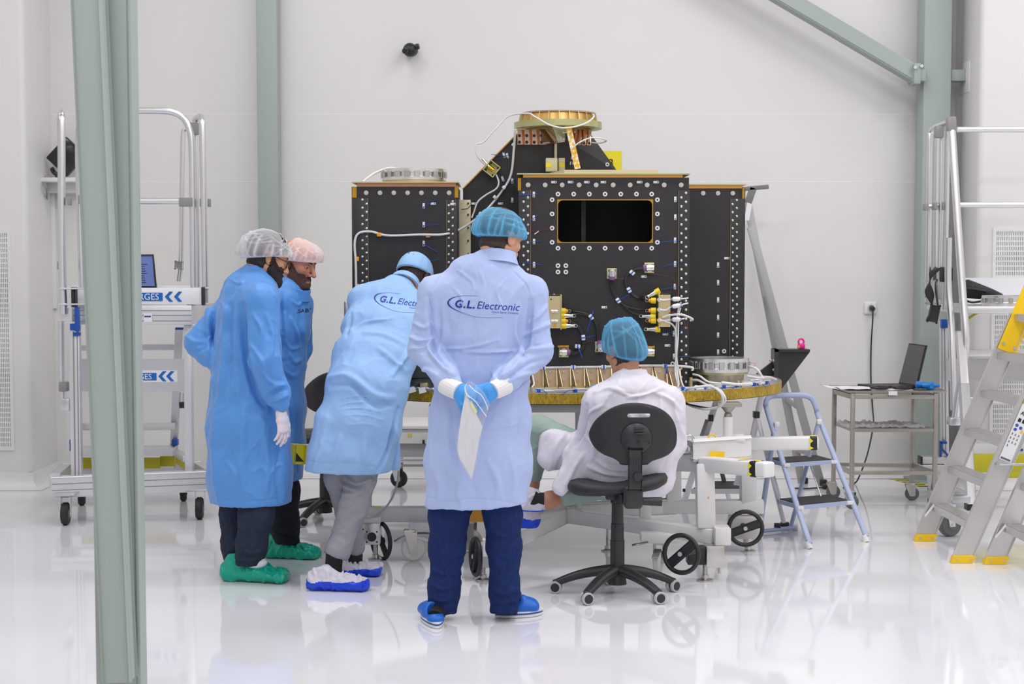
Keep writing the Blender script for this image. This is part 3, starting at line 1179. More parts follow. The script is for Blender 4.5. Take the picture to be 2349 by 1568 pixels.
for (px, py, a, b) in ((1224.5, 446, (1190, 448), (1236, 445)), (1224.5, 500, (1208, 514), (1234, 492)), (1225, 554, (1212, 555), (1239, 552)),
                       (1225, 607, (1196, 601), (1242, 607)), (1549, 457, None, None), (1549, 498, None, None), (1548.5, 551, (1515, 555), (1560, 551)),
                       (1548.5, 605, (1515, 612), (1562, 600)), (1548, 657, (1516, 664), (1561, 655)),
                       (1546, 765, (1520, 765), (1567, 757)), (1546, 817, (1548, 817), (1583, 817))):
    mount(px, py, FY)
    if a:
        tie(a, b, FY)
for px, py in ((1477, 634), (1386, 704.5), (1526, 766), (1531, 792)):
    mount(px, py, FY, False)
for (px, py, a, b) in ((972, 472, (966, 478), (1003, 457)), (972, 515, (966, 517), (1008, 514)), (972, 558, (969, 558), (1004, 578)), (973, 599, (968, 602), (1007, 595))):
    mount(px, py, LY)
    tie(a, b, LY)
mount(994, 467, LY, False)
mount(1039, 468, LY - 0.006, False)
for py in (607.5, 648, 687.5, 728, 768, 807):
    mount(1647, py, RY_)
mount(1667, 592, RY_, False)
for py in (465, 515, 560):
    mount(1704, py, RY_)

# --- tower behind: two raking plates, centre post, ring
TY = 8.62
def plate(name, pix, Y, th, material):
    P = [at(px, py, Y) for px, py in pix]
    for p in P:
        p.y = Y
    return MB().prism(P, (0, th, 0)).build(name, material, sat)
plate('tower_plate', [(1062, 874), (1062, 433), (1186, 306), (1276, 306), (1276, 874)], TY, 0.022, M_CFRP)
P = [at(1275, 874, TY + 0.03), at(1275, 306, TY + 0.03), at(1352, 303, TY + 0.16), at(1416, 392, TY + 0.2), at(1416, 866, TY + 0.2)]
MB().prism(P, (0, 0.022, 0)).build('tower_plate', M_CFRP, sat)
a, b = at(1061, 434, TY - 0.002), at(1187, 306, TY - 0.002)
MB().beam(a, b, 0.006, 0.026, (0, 1, 0)).build('plate_edge_tape', M_AMBER, sat)
m = MB()
rect(m, 1272, 320, 1277.5, 392, TY - 0.03, TY - 0.002)
m.build('centre_post', M_CREAM, sat)
m = MB()
rect(m, 1050, 458, 1080, 872, 8.56, 8.6, 0.003)
m.build('gusset_plate', M_CREAM, sat)
for py in (466, 492, 522, 552, 582):
    p = at(1074, py, 8.56)
    MB().cyl(p, p + V((0, -0.008, 0)), 0.0055, seg=8).build('screw', mat('dark_bolt', (0, 0, 0)), sat)
TX, TYC = at(1280, 285, 8.62).x, 8.62
rr = lambda px: (px - 1280) * mpp(TYC)
zf = at(1280, 289, TYC).z
hF, hT = 0.036, 0.05
def arc(name, rad0, rad1, za, zb, material, seg=72):
    m = MB().lathe([(rad0, za), (rad1, zb), (rad1 - 0.06, zb), (rad0 - 0.06, za)], (TX, TYC, 0), seg=seg, close=True)
    return m.build(name, material, sat, 50)
R1 = rr(1380)
arc('ring_flange', R1, R1, zf - 0.017, zf + 0.017, M_GOLDG)
R0, Rt = rr(1371), rr(1366)
arc('ring_wall', R0 - 0.016, Rt - 0.012, zf + 0.017, zf + 0.062, mat('bronze_web', srgb(206, 168, 100), 0.3, 0.8, var=0.2, vscale=9))
arc('ring_rim', Rt, Rt, zf + 0.062, zf + 0.069, M_PINKG)
for k in range(24):
    a = 2 * PI * k / 24
    d = V((math.cos(a), math.sin(a), 0))
    p = V((TX, TYC, 0)) + d * (R0 - 0.012)
    q = V((TX, TYC, 0)) + d * (Rt - 0.009)
    MB().beam((p.x, p.y, zf + 0.017), (q.x, q.y, zf + 0.062), 0.022, 0.004, d.cross(V((0, 0, 1)))).build('ring_rib', M_GOLD, sat)
# bracket fans under the ring
BYK = TY - 0.004
for i, px in enumerate((1187, 1204, 1221, 1238)):
    a, b = at(px, 297, BYK), at(px, 332, BYK)
    w0, w1 = 9 * mpp(BYK), (12 if i < 3 else 12) * mpp(BYK)
    pp = [(a.x, BYK, a.z), (a.x + w0, BYK, a.z), (a.x + w1, BYK, b.z), (a.x, BYK, b.z)]
    br = MB().prism(pp, (0, -0.012, 0)).build('ring_bracket', M_PINKG, sat)
    q = [(a.x + w0, BYK, a.z), (a.x + w0 + 0.018, BYK - 0.0, a.z), (a.x + w1 + 0.012, BYK - 0.0, b.z), (a.x + w1, BYK, b.z)]
    MB().prism(q, (0, -0.004, 0)).build('bracket_web', M_BRONZE, br)
    for py in (311, 326):
        c = at(px + 4.5, py, BYK - 0.012)
        MB().sphere(c, (0.009, 0.008, 0.009), 10).build('bolt', mat('dark_bolt', (0, 0, 0)), br)
def fin(pix, y0, th, material, name='ring_bracket'):
    P = [at(px, py, Y) for px, py, Y in pix]
    return MB().prism(P, (0, -th, 0)).build(name, material, sat)
fin([(1238, 298, BYK), (1262, 298, BYK - 0.1), (1270, 328, BYK - 0.03), (1238, 331, BYK)], 0, 0.01, M_PINKG)
fin([(1236, 296, BYK - 0.1), (1250, 296, BYK - 0.13), (1274, 330, BYK - 0.05), (1264, 330, BYK - 0.04)], 0, 0.008, M_BRONZE)
fin([(1250, 295, BYK - 0.14), (1268, 293, BYK - 0.16), (1284, 326, BYK - 0.06), (1274, 330, BYK - 0.05)], 0, 0.008, M_PINKG)
br = fin([(1268, 292, BYK - 0.16), (1297, 292, BYK - 0.16), (1296, 325, BYK - 0.06), (1280, 328, BYK - 0.06)], 0, 0.01, mat('silver_chromate', (0.62, 0.63, 0.62), 0.3, 0.9))
for py in (303, 319):
    c = at(1293, py, BYK - 0.14)
    MB().sphere(c, 0.009, 10).build('bolt', M_BOLT, br)
for i, px in enumerate((1322, 1335, 1347)):
    top = px + 13 - 4 * i
    br = fin([(top - 2, 297, BYK + 0.02), (top + 5, 297, BYK + 0.03), (px + 8, 333, BYK), (px, 333, BYK)], 0, 0.012, M_PINKG)
    fin([(top - 14, 297, BYK + 0.0), (top - 2, 297, BYK + 0.02), (px, 333, BYK + 0.006), (px - 8, 333, BYK + 0.006)], 0, 0.004, M_BRONZE, 'bracket_web')
    c = at(px + 5, 328, BYK - 0.014)
    MB().sphere(c, (0.007, 0.006, 0.008), 10).build('bolt', mat('dark_bolt', (0, 0, 0)), br)
fin([(1300, 292, BYK - 0.15), (1318, 294, BYK - 0.1), (1316, 322, BYK - 0.04), (1303, 326, BYK - 0.05)], 0, 0.01, M_BRONZE)
# foil wrapped strut
a, b = at(1303, 287, 8.43), at(1325, 386, 8.42)
st = MB().beam(a, b, 0.026, 0.012, (0, -1, 0), 0.003)
def foil():
    m = bpy.data.materials.new('gold_foil_tape')
    m.use_nodes = True
    N, L = m.node_tree.nodes, m.node_tree.links
    bb = N['Principled BSDF']
    bb.inputs['Roughness'].default_value = 0.3
    bb.inputs['Metallic'].default_value = 0.2
    tc = N.new('ShaderNodeTexCoord')
    n = N.new('ShaderNodeTexNoise')
    n.inputs['Scale'].default_value = 60
    L.new(tc.outputs['Object'], n.inputs['Vector'])
    r = N.new('ShaderNodeValToRGB')
    r.color_ramp.elements[0].position, r.color_ramp.elements[0].color = 0.45, (*srgb(232, 180, 20), 1)
    r.color_ramp.elements[1].position, r.color_ramp.elements[1].color = 0.6, (0.9, 0.88, 0.8, 1)
    L.new(n.outputs[0], r.inputs[0])
    L.new(r.outputs[0], bb.inputs['Base Color'])
    return m
st.build('foil_strut', foil(), sat)
# small units under the tower
m = MB()
rect(m, 1252, 362, 1279, 393, 8.5, 8.56, 0.004)
ub = m.build('electronics_unit', M_CREAM, sat)
m = MB()
rect(m, 1252, 373, 1265, 383, 8.4985, 8.5)
m.build('tape_label', M_TAPEY, ub)
m = MB()
rect(m, 1281, 362, 1296, 393, 8.55, 8.6, 0.004)
ub = m.build('electronics_unit', M_CREAM, sat)
m = MB()
rect(m, 1283, 373, 1295, 383, 8.5485, 8.55)
m.build('tape_label', M_TAPEY, ub)
for px, py in ((1311, 365), (1308, 378), (1314, 377)):
    p = at(px, py, TY + 0.05)
    MB().beam(p, p + V((0.003, 0, 0.018)), 0.006, 0.006).build('stud', M_TAGW, sat)
washer(1393, 377, TY + 0.17)
for px, py in ((1156, 356), (1164, 357), (1153, 410), (1175, 415), (1175, 459)):
    mount(px, py, TY, True, -0.3 if py < 412 else 0)
for px, py in ((1087, 467), (1148, 467)):
    mount(px, py, TY, False)
for a, b in (((1127, 354), (1158, 358)), ((1134, 366), (1172, 354)), ((1150, 428), (1184, 412)), ((1170, 325), (1178, 318))):
    tie(a, b, TY)
# antenna cup bracket on the raking edge
c = at(1128, 387, TY - 0.05)
Rz = Matrix.Rotation(math.radians(38), 3, 'Y')
q = MB()
s_ = 0.034
q.box(c + V((0, 0.026, 0)), (2 * s_, 0.006, 2 * s_), Rz, 0.002)
for dx, dz, w, h in ((-s_, 0, 0.005, 2 * s_), (s_, 0, 0.005, 2 * s_), (0, -s_, 2 * s_, 0.005), (0, s_, 2 * s_, 0.005)):
    q.box(c + Rz @ V((dx, 0.0, dz)), (w, 0.05, h), Rz)
cb = q.build('cup_bracket', M_GOLDG, sat)
for dx, dz in ((-.024, -.024), (.024, -.024), (.024, .024), (-.024, .024)):
    p = c + Rz @ V((dx, 0.022, dz))
    MB().cyl(p, p + V((0, -0.006, 0)), 0.005, seg=8).build('screw', mat('dark_bolt', (0, 0, 0)), cb)
MB().cyl(c + Rz @ V((-0.075, 0, 0.012)), c + Rz @ V((-0.02, 0, 0.0)), 0.01, 0.012).build('coax_plug', M_CONN, cb)
MB().cyl(c + Rz @ V((-0.02, 0, 0.0)), c + Rz @ V((0.012, 0, 0.0)), 0.013, 0.013).build('gold_ferrule', mat('bright_gold', srgb(220, 170, 50), 0.25, 1.0), cb)

# --- harness: cables over tower and left box
def cable(pts, r, material=M_WIREW, name='cable', parent=sat, seg=8, n=8):
    return MB().tube([at(*p) for p in pts], r, seg, n).build(name, material, parent, 60)
cable([(1112, 378, 8.52), (1095, 357, 8.5), (1092, 332, 8.5), (1110, 325, 8.5), (1140, 292, 8.5), (1168, 266, 8.5), (1210, 260, 8.4), (1228, 268, 8.3), (1260, 286, 8.25), (1292, 293, 8.25), (1325, 289, 8.3), (1350, 279, 8.35), (1362, 268, 8.42), (1361, 262, 8.5)], 0.0045)
cable([(1182, 297, 8.5), (1179, 340, 8.55), (1172, 400, 8.58), (1150, 440, 8.58), (1110, 487, 8.55), (1060, 523, 8.4), (1020, 537, LY - 0.02), (960, 538, LY - 0.014), (890, 540, LY - 0.014), (850, 531, LY - 0.014), (823, 535, LY - 0.014), (814, 556, LY - 0.014), (816, 600, LY - 0.014), (817, 650, LY - 0.014), (818, 720, LY - 0.014)], 0.0068)
cable([(1138, 400, 8.56), (1144, 418, 8.56), (1138, 433, 8.56), (1115, 447, 8.57), (1096, 463, 8.57), (1087, 487, 8.57), (1082, 500, 8.56)], 0.005)
cable([(1080, 470, 8.55), (1072, 478, 8.55), (1058, 480, 8.55)], 0.002, M_WIREK)
cable([(832, 417, 8.4), (858, 398, 8.45), (890, 386, 8.5), (915, 388, 8.55)], 0.007)
cable([(1312, 340, 8.4), (1330, 326, 8.4), (1355, 316, 8.45), (1382, 318, 8.5), (1391, 323, 8.55), (1375, 328, 8.6), (1352, 326, 8.62)], 0.004)
for px, py in ((870, 538), (982, 540)):
    p = at(px, py, LY - 0.01)
    MB().box(p + V((0, 0, 0.0)), (0.026, 0.022, 0.022), None, 0.004).build('amber_tape', M_ORG, sat)
for px, py in ((819, 594), (819, 656)):
    p = at(px, py, LY - 0.01)
    MB().box(p, (0.022, 0.016, 0.026), None, 0.004).build('amber_tape', M_ORG, sat)
for px, py in ((1178, 332), (1156, 430), (1135, 452), (1102, 490)):
    p = at(px, py, TY - 0.05)
    MB().box(p, (0.02, 0.02, 0.018), Matrix.Rotation(0.7, 3, 'Y'), 0.003).build('cable_clip', M_TAGW, sat)
m = MB()
c = at(796, 712, LY - 0.02)
MB().box(c, (0.03, 0.03, 0.10), None, 0.004).build('hoist_clamp', M_STEEL, sat)

# --- clamp ring on the left roof and the launch ring on the base
def band_ring(cx, cy, zb, R, h, material, name, seg=96):
    m = MB().lathe([(R, zb), (R, zb + h * 0.26), (R - 0.012, zb + h * 0.32), (R - 0.012, zb + h * 0.62), (R, zb + h * 0.68), (R, zb + h), (R - 0.03, zb + h), (R - 0.03, zb)], (cx, cy, 0), seg=seg, close=True)
    g = m.build(name, material, sat, 40)
    return g
M_RING = mat('machined_ring', (0.80, 0.81, 0.82), 0.28, 0.9)
lc = at(950, 415, LY + 0.24)
zt = lz1 + 0.0262
Rl = 73.5 * mpp(LY + 0.24)
MB().lathe([(Rl - 0.004, zt), (Rl - 0.004, zt + 0.018), (Rl - 0.05, zt + 0.018), (Rl - 0.05, zt)], (lc.x, LY + 0.24, 0), seg=80, close=True).build('ring_foot', M_GOLD, sat, 40)
g = band_ring(lc.x, LY + 0.24, zt + 0.018, Rl, 0.062, M_RING, 'clamp_ring')
for k in range(20):
    a = 2 * PI * (k + 0.5) / 20
    d = V((math.cos(a), math.sin(a), 0))
    p = V((lc.x, LY + 0.24, zt + 0.018 + 0.031)) + d * (Rl - 0.003)
    MB().box(p, (0.026, 0.012, 0.03), frame(V((0, 0, 1)), d), 0.002, 1).build('clamp_block', M_STEEL, g)
rc = at(1650, 880, 8.16)
rcx, rcy = at(1651, 860, 8.14).x, 8.14
Rr = 67 * mpp(8.14)
zr = DZ + 0.0016
MB().lathe([(Rr - 0.03, zr), (Rr - 0.028, zr + 0.06), (Rr - 0.07, zr + 0.06), (Rr - 0.07, zr)], (rcx, rcy, 0), seg=80, close=True).build('ring_foot', mat('pale_chromate', srgb(186, 178, 160), 0.3, 0.8), sat, 40)
MB().lathe([(Rr - 0.006, zr + 0.06), (Rr - 0.004, zr + 0.072), (Rr - 0.07, zr + 0.072), (Rr - 0.07, zr + 0.06)], (rcx, rcy, 0), seg=80, close=True).build('ring_flange', M_GOLDG, sat, 40)
g = band_ring(rcx, rcy, zr + 0.072, Rr, 0.072, M_RING, 'launch_ring')
for k in range(18):
    a = 2 * PI * (k + 0.3) / 18
    d = V((math.cos(a), math.sin(a), 0))
    p = V((rcx, rcy, zr + 0.072 + 0.036)) + d * (Rr - 0.001)
    MB().box(p, (0.022, 0.014, 0.034), frame(V((0, 0, 1)), d), 0.003, 1).build('clamp_block', M_STEEL, g)

# second launch ring on the left of the base, half hidden between two men
lcx = at(945, 870, 8.0).x
m = MB().lathe([(0.15, zr), (0.14, zr + 0.05), (0.16, zr + 0.055), (0.16, zr + 0.2), (0.1, zr + 0.2), (0.1, zr)], (lcx, 8.02, 0), seg=64, close=True)
m.build('launch_ring', mat('dark_green_ring', (0.035, 0.045, 0.04), 0.3, 0.3), sat, 40)
for px in (925, 972):
    p = at(px, 882, 7.85)
    MB().box2((p.x - 0.02, 7.84, zr), (p.x + 0.02, 7.9, zr + 0.03), 0.003).build('ring_clamp', M_GOLD, sat)

# --- row of gold gusset brackets along the foot of the panel
M_GUSS = mat('gold_pink_chromate', srgb(220, 196, 166), 0.4, 0.35, var=0.1, vscale=10)
bw = 31.7 * mpp(7.86)
gy0 = FY - 0.0005
for i in range(12):
    xa = at(1186 + 31.7 * i, 880, 7.9).x
    xb = xa + bw - 0.003
    ztp = DZ + 0.105
    bk = MB().box2((xa, gy0 - 0.008, zr), (xb, gy0, ztp)).build('gusset_bracket', M_GUSS, sat)
    MB().box2((xa, gy0 - 0.12, zr), (xb, gy0 - 0.008, zr + 0.006)).build('bracket_foot', M_GOLD, bk)
    for e in (xa, xb - 0.005):
        k_ = 0.018 if e == xa else 0.0
        MB().prism([(e + k_, gy0 - 0.008, zr + 0.006), (e + k_, gy0 - 0.10, zr + 0.006), (e + k_, gy0 - 0.10, zr + 0.012), (e, gy0 - 0.012, ztp), (e, gy0 - 0.008, ztp)], (0.004, 0, 0)).build('bracket_web', M_GOLD, bk)
    for dz in (0.035, 0.08):
        p = V(((xa + xb) / 2 - 0.004, gy0 - 0.008, zr + dz))
        b_ = MB().cyl(p, p + V((0, -0.007, 0)), 0.0078, 0.0065, seg=10).build('bolt', M_BOLT, bk)

# --- connectors on the front panel
def round_conn(px, py, turn, label=None):
    """square flange connector with a right-angle backshell; turn = direction of the purple boot"""
    c = at(px, py, FY)
    c.y = FY
    g = MB().box(c + V((0, -0.004, 0)), (0.052, 0.008, 0.056), None, 0.003).build('connector_flange', M_GOLDG, sat)
    d = V((math.cos(turn), 0, math.sin(turn)))
    MB().cyl(c + V((0, -0.008, 0)), c + V((0, -0.038, 0)), 0.021, 0.021, 20).build('connector_shell', M_CONN, g)
    a = c + V((0, -0.03, 0))
    MB().cyl(a - d * 0.022, a + d * 0.016, 0.019, 0.019, 20).build('elbow_shell', M_CONN, g)
    MB().cyl(a + d * 0.016, a + d * 0.034, 0.018, 0.015, 18).build('cable_boot', M_PURP, g)
    MB().box(a - d * 0.012 + V((0, -0.014, 0.0)), (0.012, 0.016, 0.012), None, 0.002).build('clamp_screw', M_CONN, g)
    return a + d * 0.034
k1 = round_conn(1403, 627, -PI / 2)
k2 = round_conn(1489, 614, PI)
k3 = round_conn(1293, 807, 0)
k4 = round_conn(1376, 795, PI / 2)
k5 = round_conn(1490, 805, PI)
def kcable(p, pts, r=0.0055, material=M_WIREK):
    return MB().tube([p] + [at(*q) for q in pts], r, 8, 8).build('cable', material, sat, 60)
Yc = FY - 0.02
kcable(k1, [(1402, 655, Yc), (1407, 672, Yc), (1418, 690, Yc), (1440, 704, Yc), (1470, 710, Yc - 0.02), (1481, 710, Yc - 0.04)])
kcable(k1 + V((0.008, 0, 0)), [(1406, 655, Yc), (1411, 674, Yc), (1421, 690, Yc), (1445, 714, Yc), (1465, 722, Yc - 0.02), (1474, 724, Yc - 0.04)])
kcable(k2, [(1458, 617, Yc), (1443, 625, Yc), (1436, 640, Yc), (1438, 660, Yc), (1450, 674, Yc), (1465, 682, Yc), (1478, 678, Yc - 0.03)])
kcable(k2 + V((0, 0, -0.006)), [(1455, 619, Yc), (1440, 630, Yc), (1434, 645, Yc), (1440, 664, Yc), (1456, 680, Yc), (1470, 686, Yc), (1480, 687, Yc - 0.04)])
kcable(k3, [(1318, 812, Yc), (1335, 802, Yc), (1341, 785, Yc), (1338, 768, Yc), (1328, 750, Yc), (1310, 738, Yc), (1300, 735, Yc - 0.03)])
kcable(k3 + V((0, 0, 0.006)), [(1320, 808, Yc), (1332, 800, Yc), (1338, 786, Yc), (1333, 764, Yc), (1322, 748, Yc), (1304, 740, Yc - 0.03)])
kcable(k4, [(1375, 780, Yc), (1373, 755, Yc), (1368, 740, Yc), (1358, 727, Yc), (1340, 718, Yc), (1318, 714, Yc), (1305, 713, Yc - 0.03)])
kcable(k4 + V((-0.008, 0, 0)), [(1371, 780, Yc), (1369, 752, Yc), (1360, 732, Yc), (1345, 722, Yc), (1320, 720, Yc), (1310, 723, Yc - 0.03)])
for px, py, an in ((1450, 625, 0.9), (1443, 665, 0.5), (1418, 689, 0.6), (1356, 727, 0.6), (1338, 774, 0.1), (1325, 794, 1.5)):
    p = at(px, py, Yc - 0.006)
    MB().box(p, (0.02, 0.016, 0.028), Matrix.Rotation(-an, 3, 'Y'), 0.003).build('cable_clip', M_TAGW, sat)
    MB().box(p + V((0, -0.002, 0)), (0.023, 0.016, 0.006), Matrix.Rotation(-an, 3, 'Y'), 0.001).build('tie_band', M_TIE, sat)
for a, b in (((1419, 688), (1443, 675)), ((1361, 713), (1347, 759)), ((1340, 774), (1364, 769)), ((1326, 795), (1336, 820)), ((1529, 834), (1528, 868))):
    tie(a, b, Yc - 0.006)
# right connector box
def conn_box(px0, px1, py0, py1, side):
    xa, xb = at(px0, 710, FY).x, at(px1, 710, FY).x
    za, zb = at(1500, py1, FY).z, at(1500, py0, FY).z
    D = 0.085
    q = MB()
    q.box2((xa, FY - D, za), (xb, FY - D + 0.004, zb))
    q.box2((xa, FY - D, za), (xa + 0.004, FY - 0.0005, zb))
    q.box2((xa, FY - D, zb - 0.004), (xb, FY - 0.0005, zb))
    q.box2((xa, FY - D, za), (xb, FY - 0.0005, za + 0.004))
    q.box2((xb - 0.004, FY - D, za), (xb, FY - 0.0005, zb))
    bx = q.build('connector_box', M_GOLD, sat)
    return bx, xa, xb, za, zb, FY - D
bx, xa, xb, za, zb, fy_ = conn_box(1508, 1536, 673, 750, 1)
MB().box2((xa - 0.003, fy_ - 0.004, za - 0.004), (xa + 0.004, fy_ + 0.08, zb + 0.004), 0.002).build('box_flange', M_GOLDG, bx)
for dx, dz in ((0.012, -0.014), (0.05, -0.014), (0.012, 0.01), (0.05, 0.01)):
    p = V((xa + dx, fy_, zb + dz if dz < 0 else za + dz))
    MB().cyl(p, p + V((0, -0.004, 0)), 0.0045, seg=8).build('screw', M_BOLT, bx)
def plug(px, py, ang, Y, kind='cap', parent=sat):
    c = at(px, py, Y)
    d = V((math.cos(ang), 0, math.sin(ang)))
    k = MB().cyl(c, c + d * 0.026, 0.0155, 0.0165, 18).build('connector_cap', M_CAPY, parent)
    if kind == 'cap':
        MB().cyl(c - d * 0.012, c, 0.009, 0.012, 12).build('cap_collar', M_ORG, k)
        MB().torus(c - d * 0.021, 0.007, 0.0011, (0.2, -1, 0.1), 16, 6).build('lanyard_ring', M_CONN, k)
    else:
        MB().cyl(c - d * 0.018, c, 0.011, 0.0135, 14).build('coupling_nut', M_CONN, k)
        MB().cyl(c - d * 0.034, c - d * 0.018, 0.0085, 0.011, 14).build('backshell', M_STEEL, k)
        MB().cyl(c - d * 0.044, c - d * 0.034, 0.0115, 0.0085, 14).build('strain_relief', M_STEEL, k)
        MB().torus(c - d * 0.050, 0.0075, 0.0011, (0.2, -1, 0.3), 16, 6).build('lanyard_ring', M_CONN, k)
    return k
Yp = FY - 0.06
plug(1503, 671, 0.5, Yp, 'nut'); plug(1493, 689, 0, Yp); plug(1493, 712, 0, Yp); plug(1492, 726, -0.05, Yp, 'nut'); plug(1493, 735, 0, Yp); plug(1503, 755, 0.0, Yp, 'nut')
kcable(at(1470, 735, Yc), [(1462, 737, Yc), (1440, 748, Yc), (1420, 770, Yc), (1400, 800, Yc)])
# white connectors and shrink sleeves leaving the box face
Yf = fy_ - 0.012
for py, ex, ey in ((687, 1580, 685), (710, 1580, 697), (734, 1572, 732)):
    p = at(1513, py, Yf)
    MB().cyl(p + V((0, 0.012, 0)), p, 0.013, 0.012, 14).build('white_socket', M_CONN, bx)
    MB().tube([p, at(1521, py + 1, Yf), at(1530, py + 0.5, Yf), at(1538, (py + ey) / 2, Yf - 0.005)], 0.0055, 8).build('cable', M_WIREW, sat)
    a, b = at(1540, (py + ey) / 2, Yf - 0.005), at(1563, ey + (0 if py != 710 else 2), Yf - 0.005)
    d = (b - a)
    rings = [(a + d * t, r_) for t, r_ in ((0, 0.006), (0.08, 0.0075), (0.25, 0.0125), (0.7, 0.0125), (0.92, 0.0075), (1, 0.006))]
    q = MB()
    F = frame(d)
    q.rings([[c + F @ V((r_ * math.cos(2 * PI * j / 14), r_ * math.sin(2 * PI * j / 14), 0)) for j in range(14)] for c, r_ in rings])
    sl = q.build('shrink_sleeve', mat('white_sleeve', (0.85, 0.85, 0.85), 0.4), sat, 60)
    for t in (0.06, 0.94):
        MB().cyl(a + d * (t - 0.03), a + d * (t + 0.03), 0.0082, seg=12).build('tie_band', M_TIE, sl)
    MB().tube([b, at(ex - 6, ey - 1, Yf), at(ex - 1, ey - 2, Yf)], 0.004, 8, 4).build('cable', M_WIREW, sat)
m = MB().box(at(1518, 729, Yf + 0.004), (0.03, 0.006, 0.014), Matrix.Rotation(-0.4, 3, 'Y'))
m.build('amber_tape', M_ORG, bx)
MB().box(at(1514, 741, Yf + 0.008), (0.012, 0.006, 0.012)).build('amber_tape', M_ORG, bx)
def loose(pts, r=0.004, material=M_WIREW, name='cable'):
    return MB().tube([at(*p) for p in pts], r, 8, 8).build(name, material, sat, 60)
loose([(1520, 728, Yf), (1535, 723, Yf - 0.02), (1560, 721, Yf - 0.05), (1578, 726, Yf - 0.05), (1589, 732, Yf - 0.03), (1584, 735, Yf - 0.01)], 0.0058)
loose([(1562, 692, Yf + 0.03), (1556, 710, Yf + 0.03), (1552, 740, Yf + 0.03), (1550, 770, Yf + 0.03), (1550, 810, Yf + 0.03), (1553, 850, Yf + 0.03), (1557, 880, 7.86), (1551, 892, 7.8)], 0.0045)
loose([(1524, 737, Yf), (1538, 741, Yf), (1547, 750, Yf + 0.02), (1550, 762, Yf + 0.025), (1552, 800, Yf + 0.025), (1549, 850, Yf + 0.03), (1556, 884, 7.87)], 0.005)
loose([(1561, 705, Yf + 0.03), (1557, 725, Yf + 0.03), (1555, 780, Yf + 0.03), (1552, 820, Yf + 0.03), (1560, 862, Yf + 0.03), (1570, 888, 7.86), (1590, 892, 7.8)], 0.0045)
loose([(1566, 735, Yf), (1572, 745, Yf), (1576, 755, Yf)], 0.0024, M_REDW, 'thin_wire')
loose([(1534, 718, Yf), (1545, 716, Yf - 0.01), (1555, 722, Yf), (1561, 734, Yf)], 0.0024, M_REDW, 'thin_wire')
loose([(1415, 638, Yc), (1428, 639, Yc), (1438, 634, Yc)], 0.0014, M_REDW, 'thin_wire')
loose([(1492, 627, Yc), (1525, 632, Yc), (1545, 640, Yc), (1552, 665, Yc), (1552, 690, Yc)], 0.0014, M_REDW, 'thin_wire')
loose([(1212, 428, FY - 0.006), (1219, 450, FY - 0.006), (1218, 500, FY - 0.006), (1222, 530, FY - 0.006), (1234, 529, FY - 0.01), (1264, 524, FY - 0.006)], 0.0014, M_REDW, 'thin_wire')
loose([(1226, 537, FY - 0.01), (1236, 530, FY - 0.01)], 0.0026, M_WIREW, 'thin_wire')
loose([(1340, 788, Yc), (1350, 782, Yc), (1365, 783, Yc)], 0.0014, M_REDW, 'thin_wire')
# left connector box (right half visible)
bx, xa, xb, za, zb, fy_ = conn_box(1240, 1286, 676, 753, -1)
MB().box2((xb - 0.004, fy_ - 0.004, za - 0.004), (xb + 0.003, fy_ + 0.08, zb + 0.004), 0.002).build('box_flange', M_GOLDG, bx)
for px in (1257, 1271):
    p = at(px, 676, fy_ + 0.03)
    MB().cyl(p, p + V((0, 0, 0.006)), 0.0055, seg=8).build('screw', M_BOLT, bx)
p = at(1264, 686, fy_)
MB().cyl(p, p + V((0, -0.002, 0)), 0.004, seg=8).build('screw', mat('dark_bolt', (0, 0, 0)), bx)
for py in (713.5, 736):
    for px in (1268, 1276):
        p = at(px, py, fy_ - 0.008)
        MB().cyl(p + V((-0.008, 0, 0)), p + V((0.008, 0, 0)), 0.009, 0.007, 12).build('white_socket', M_CONN, bx)
MB().box(at(1273, 746, fy_ - 0.003), (0.014, 0.006, 0.012)).build('amber_tape', M_ORG, bx)
plug(1297, 713, PI, Yp); plug(1295, 724, PI, Yp, 'nut'); plug(1297, 736, PI, Yp); plug(1299, 747, PI, Yp, 'nut')
for px, py, w in ((1490, 796, 0.045), (1292, 794, 0.06)):
    p = at(px, py, FY - 0.02)
    MB().box(p, (w, 0.03, 0.012), None, 0.003).build('amber_tape', mat('amber_crinkle', srgb(190, 140, 30), 0.25, 0.5, bump=0.4, bscale=120), sat)

# --- harness along the foot of the panel and round the edge of the disc
loose([(1225, 844, FY - 0.014), (1300, 842, FY - 0.014), (1385, 841, FY - 0.014), (1470, 838.5, FY - 0.014), (1530, 838.5, FY - 0.014), (1585, 842, FY - 0.02), (1588, 850, FY - 0.02)], 0.0068)
for px, py in ((1247, 843), (1315, 841.5), (1385, 841), (1525, 838.5)):
    p = at(px, py, FY - 0.014)
    MB().box(p, (0.026, 0.018, 0.019), None, 0.003).build('cable_clip', M_TAGW, sat)
    MB().box(p + V((0, -0.002, 0)), (0.008, 0.018, 0.021), None, 0.001).build('tie_band', M_TIE, sat)
def edge(px, dz=0.008, g=0.02):
    p, a = disc_front(px)
    return disc_pt(a, DZ + dz, g)
for k, (lo, hi, dz, r_) in enumerate(((1228, 1770, 0.007, 0.006), (1228, 1640, 0.016, 0.004), (920, 990, 0.007, 0.006), (1600, 1775, 0.02, 0.005))):
    pts = [edge(lo + (hi - lo) * i / 12, dz + 0.003 * math.sin(i * 2.1 + k), 0.02 + 0.006 * math.sin(i * 1.3 + k)) for i in range(13)]
    MB().tube(pts, r_, 8, 5).build('cable', M_WIREW if k != 1 else mat('silver_braid', (0.6, 0.6, 0.62), 0.35, 0.8), sat, 60)
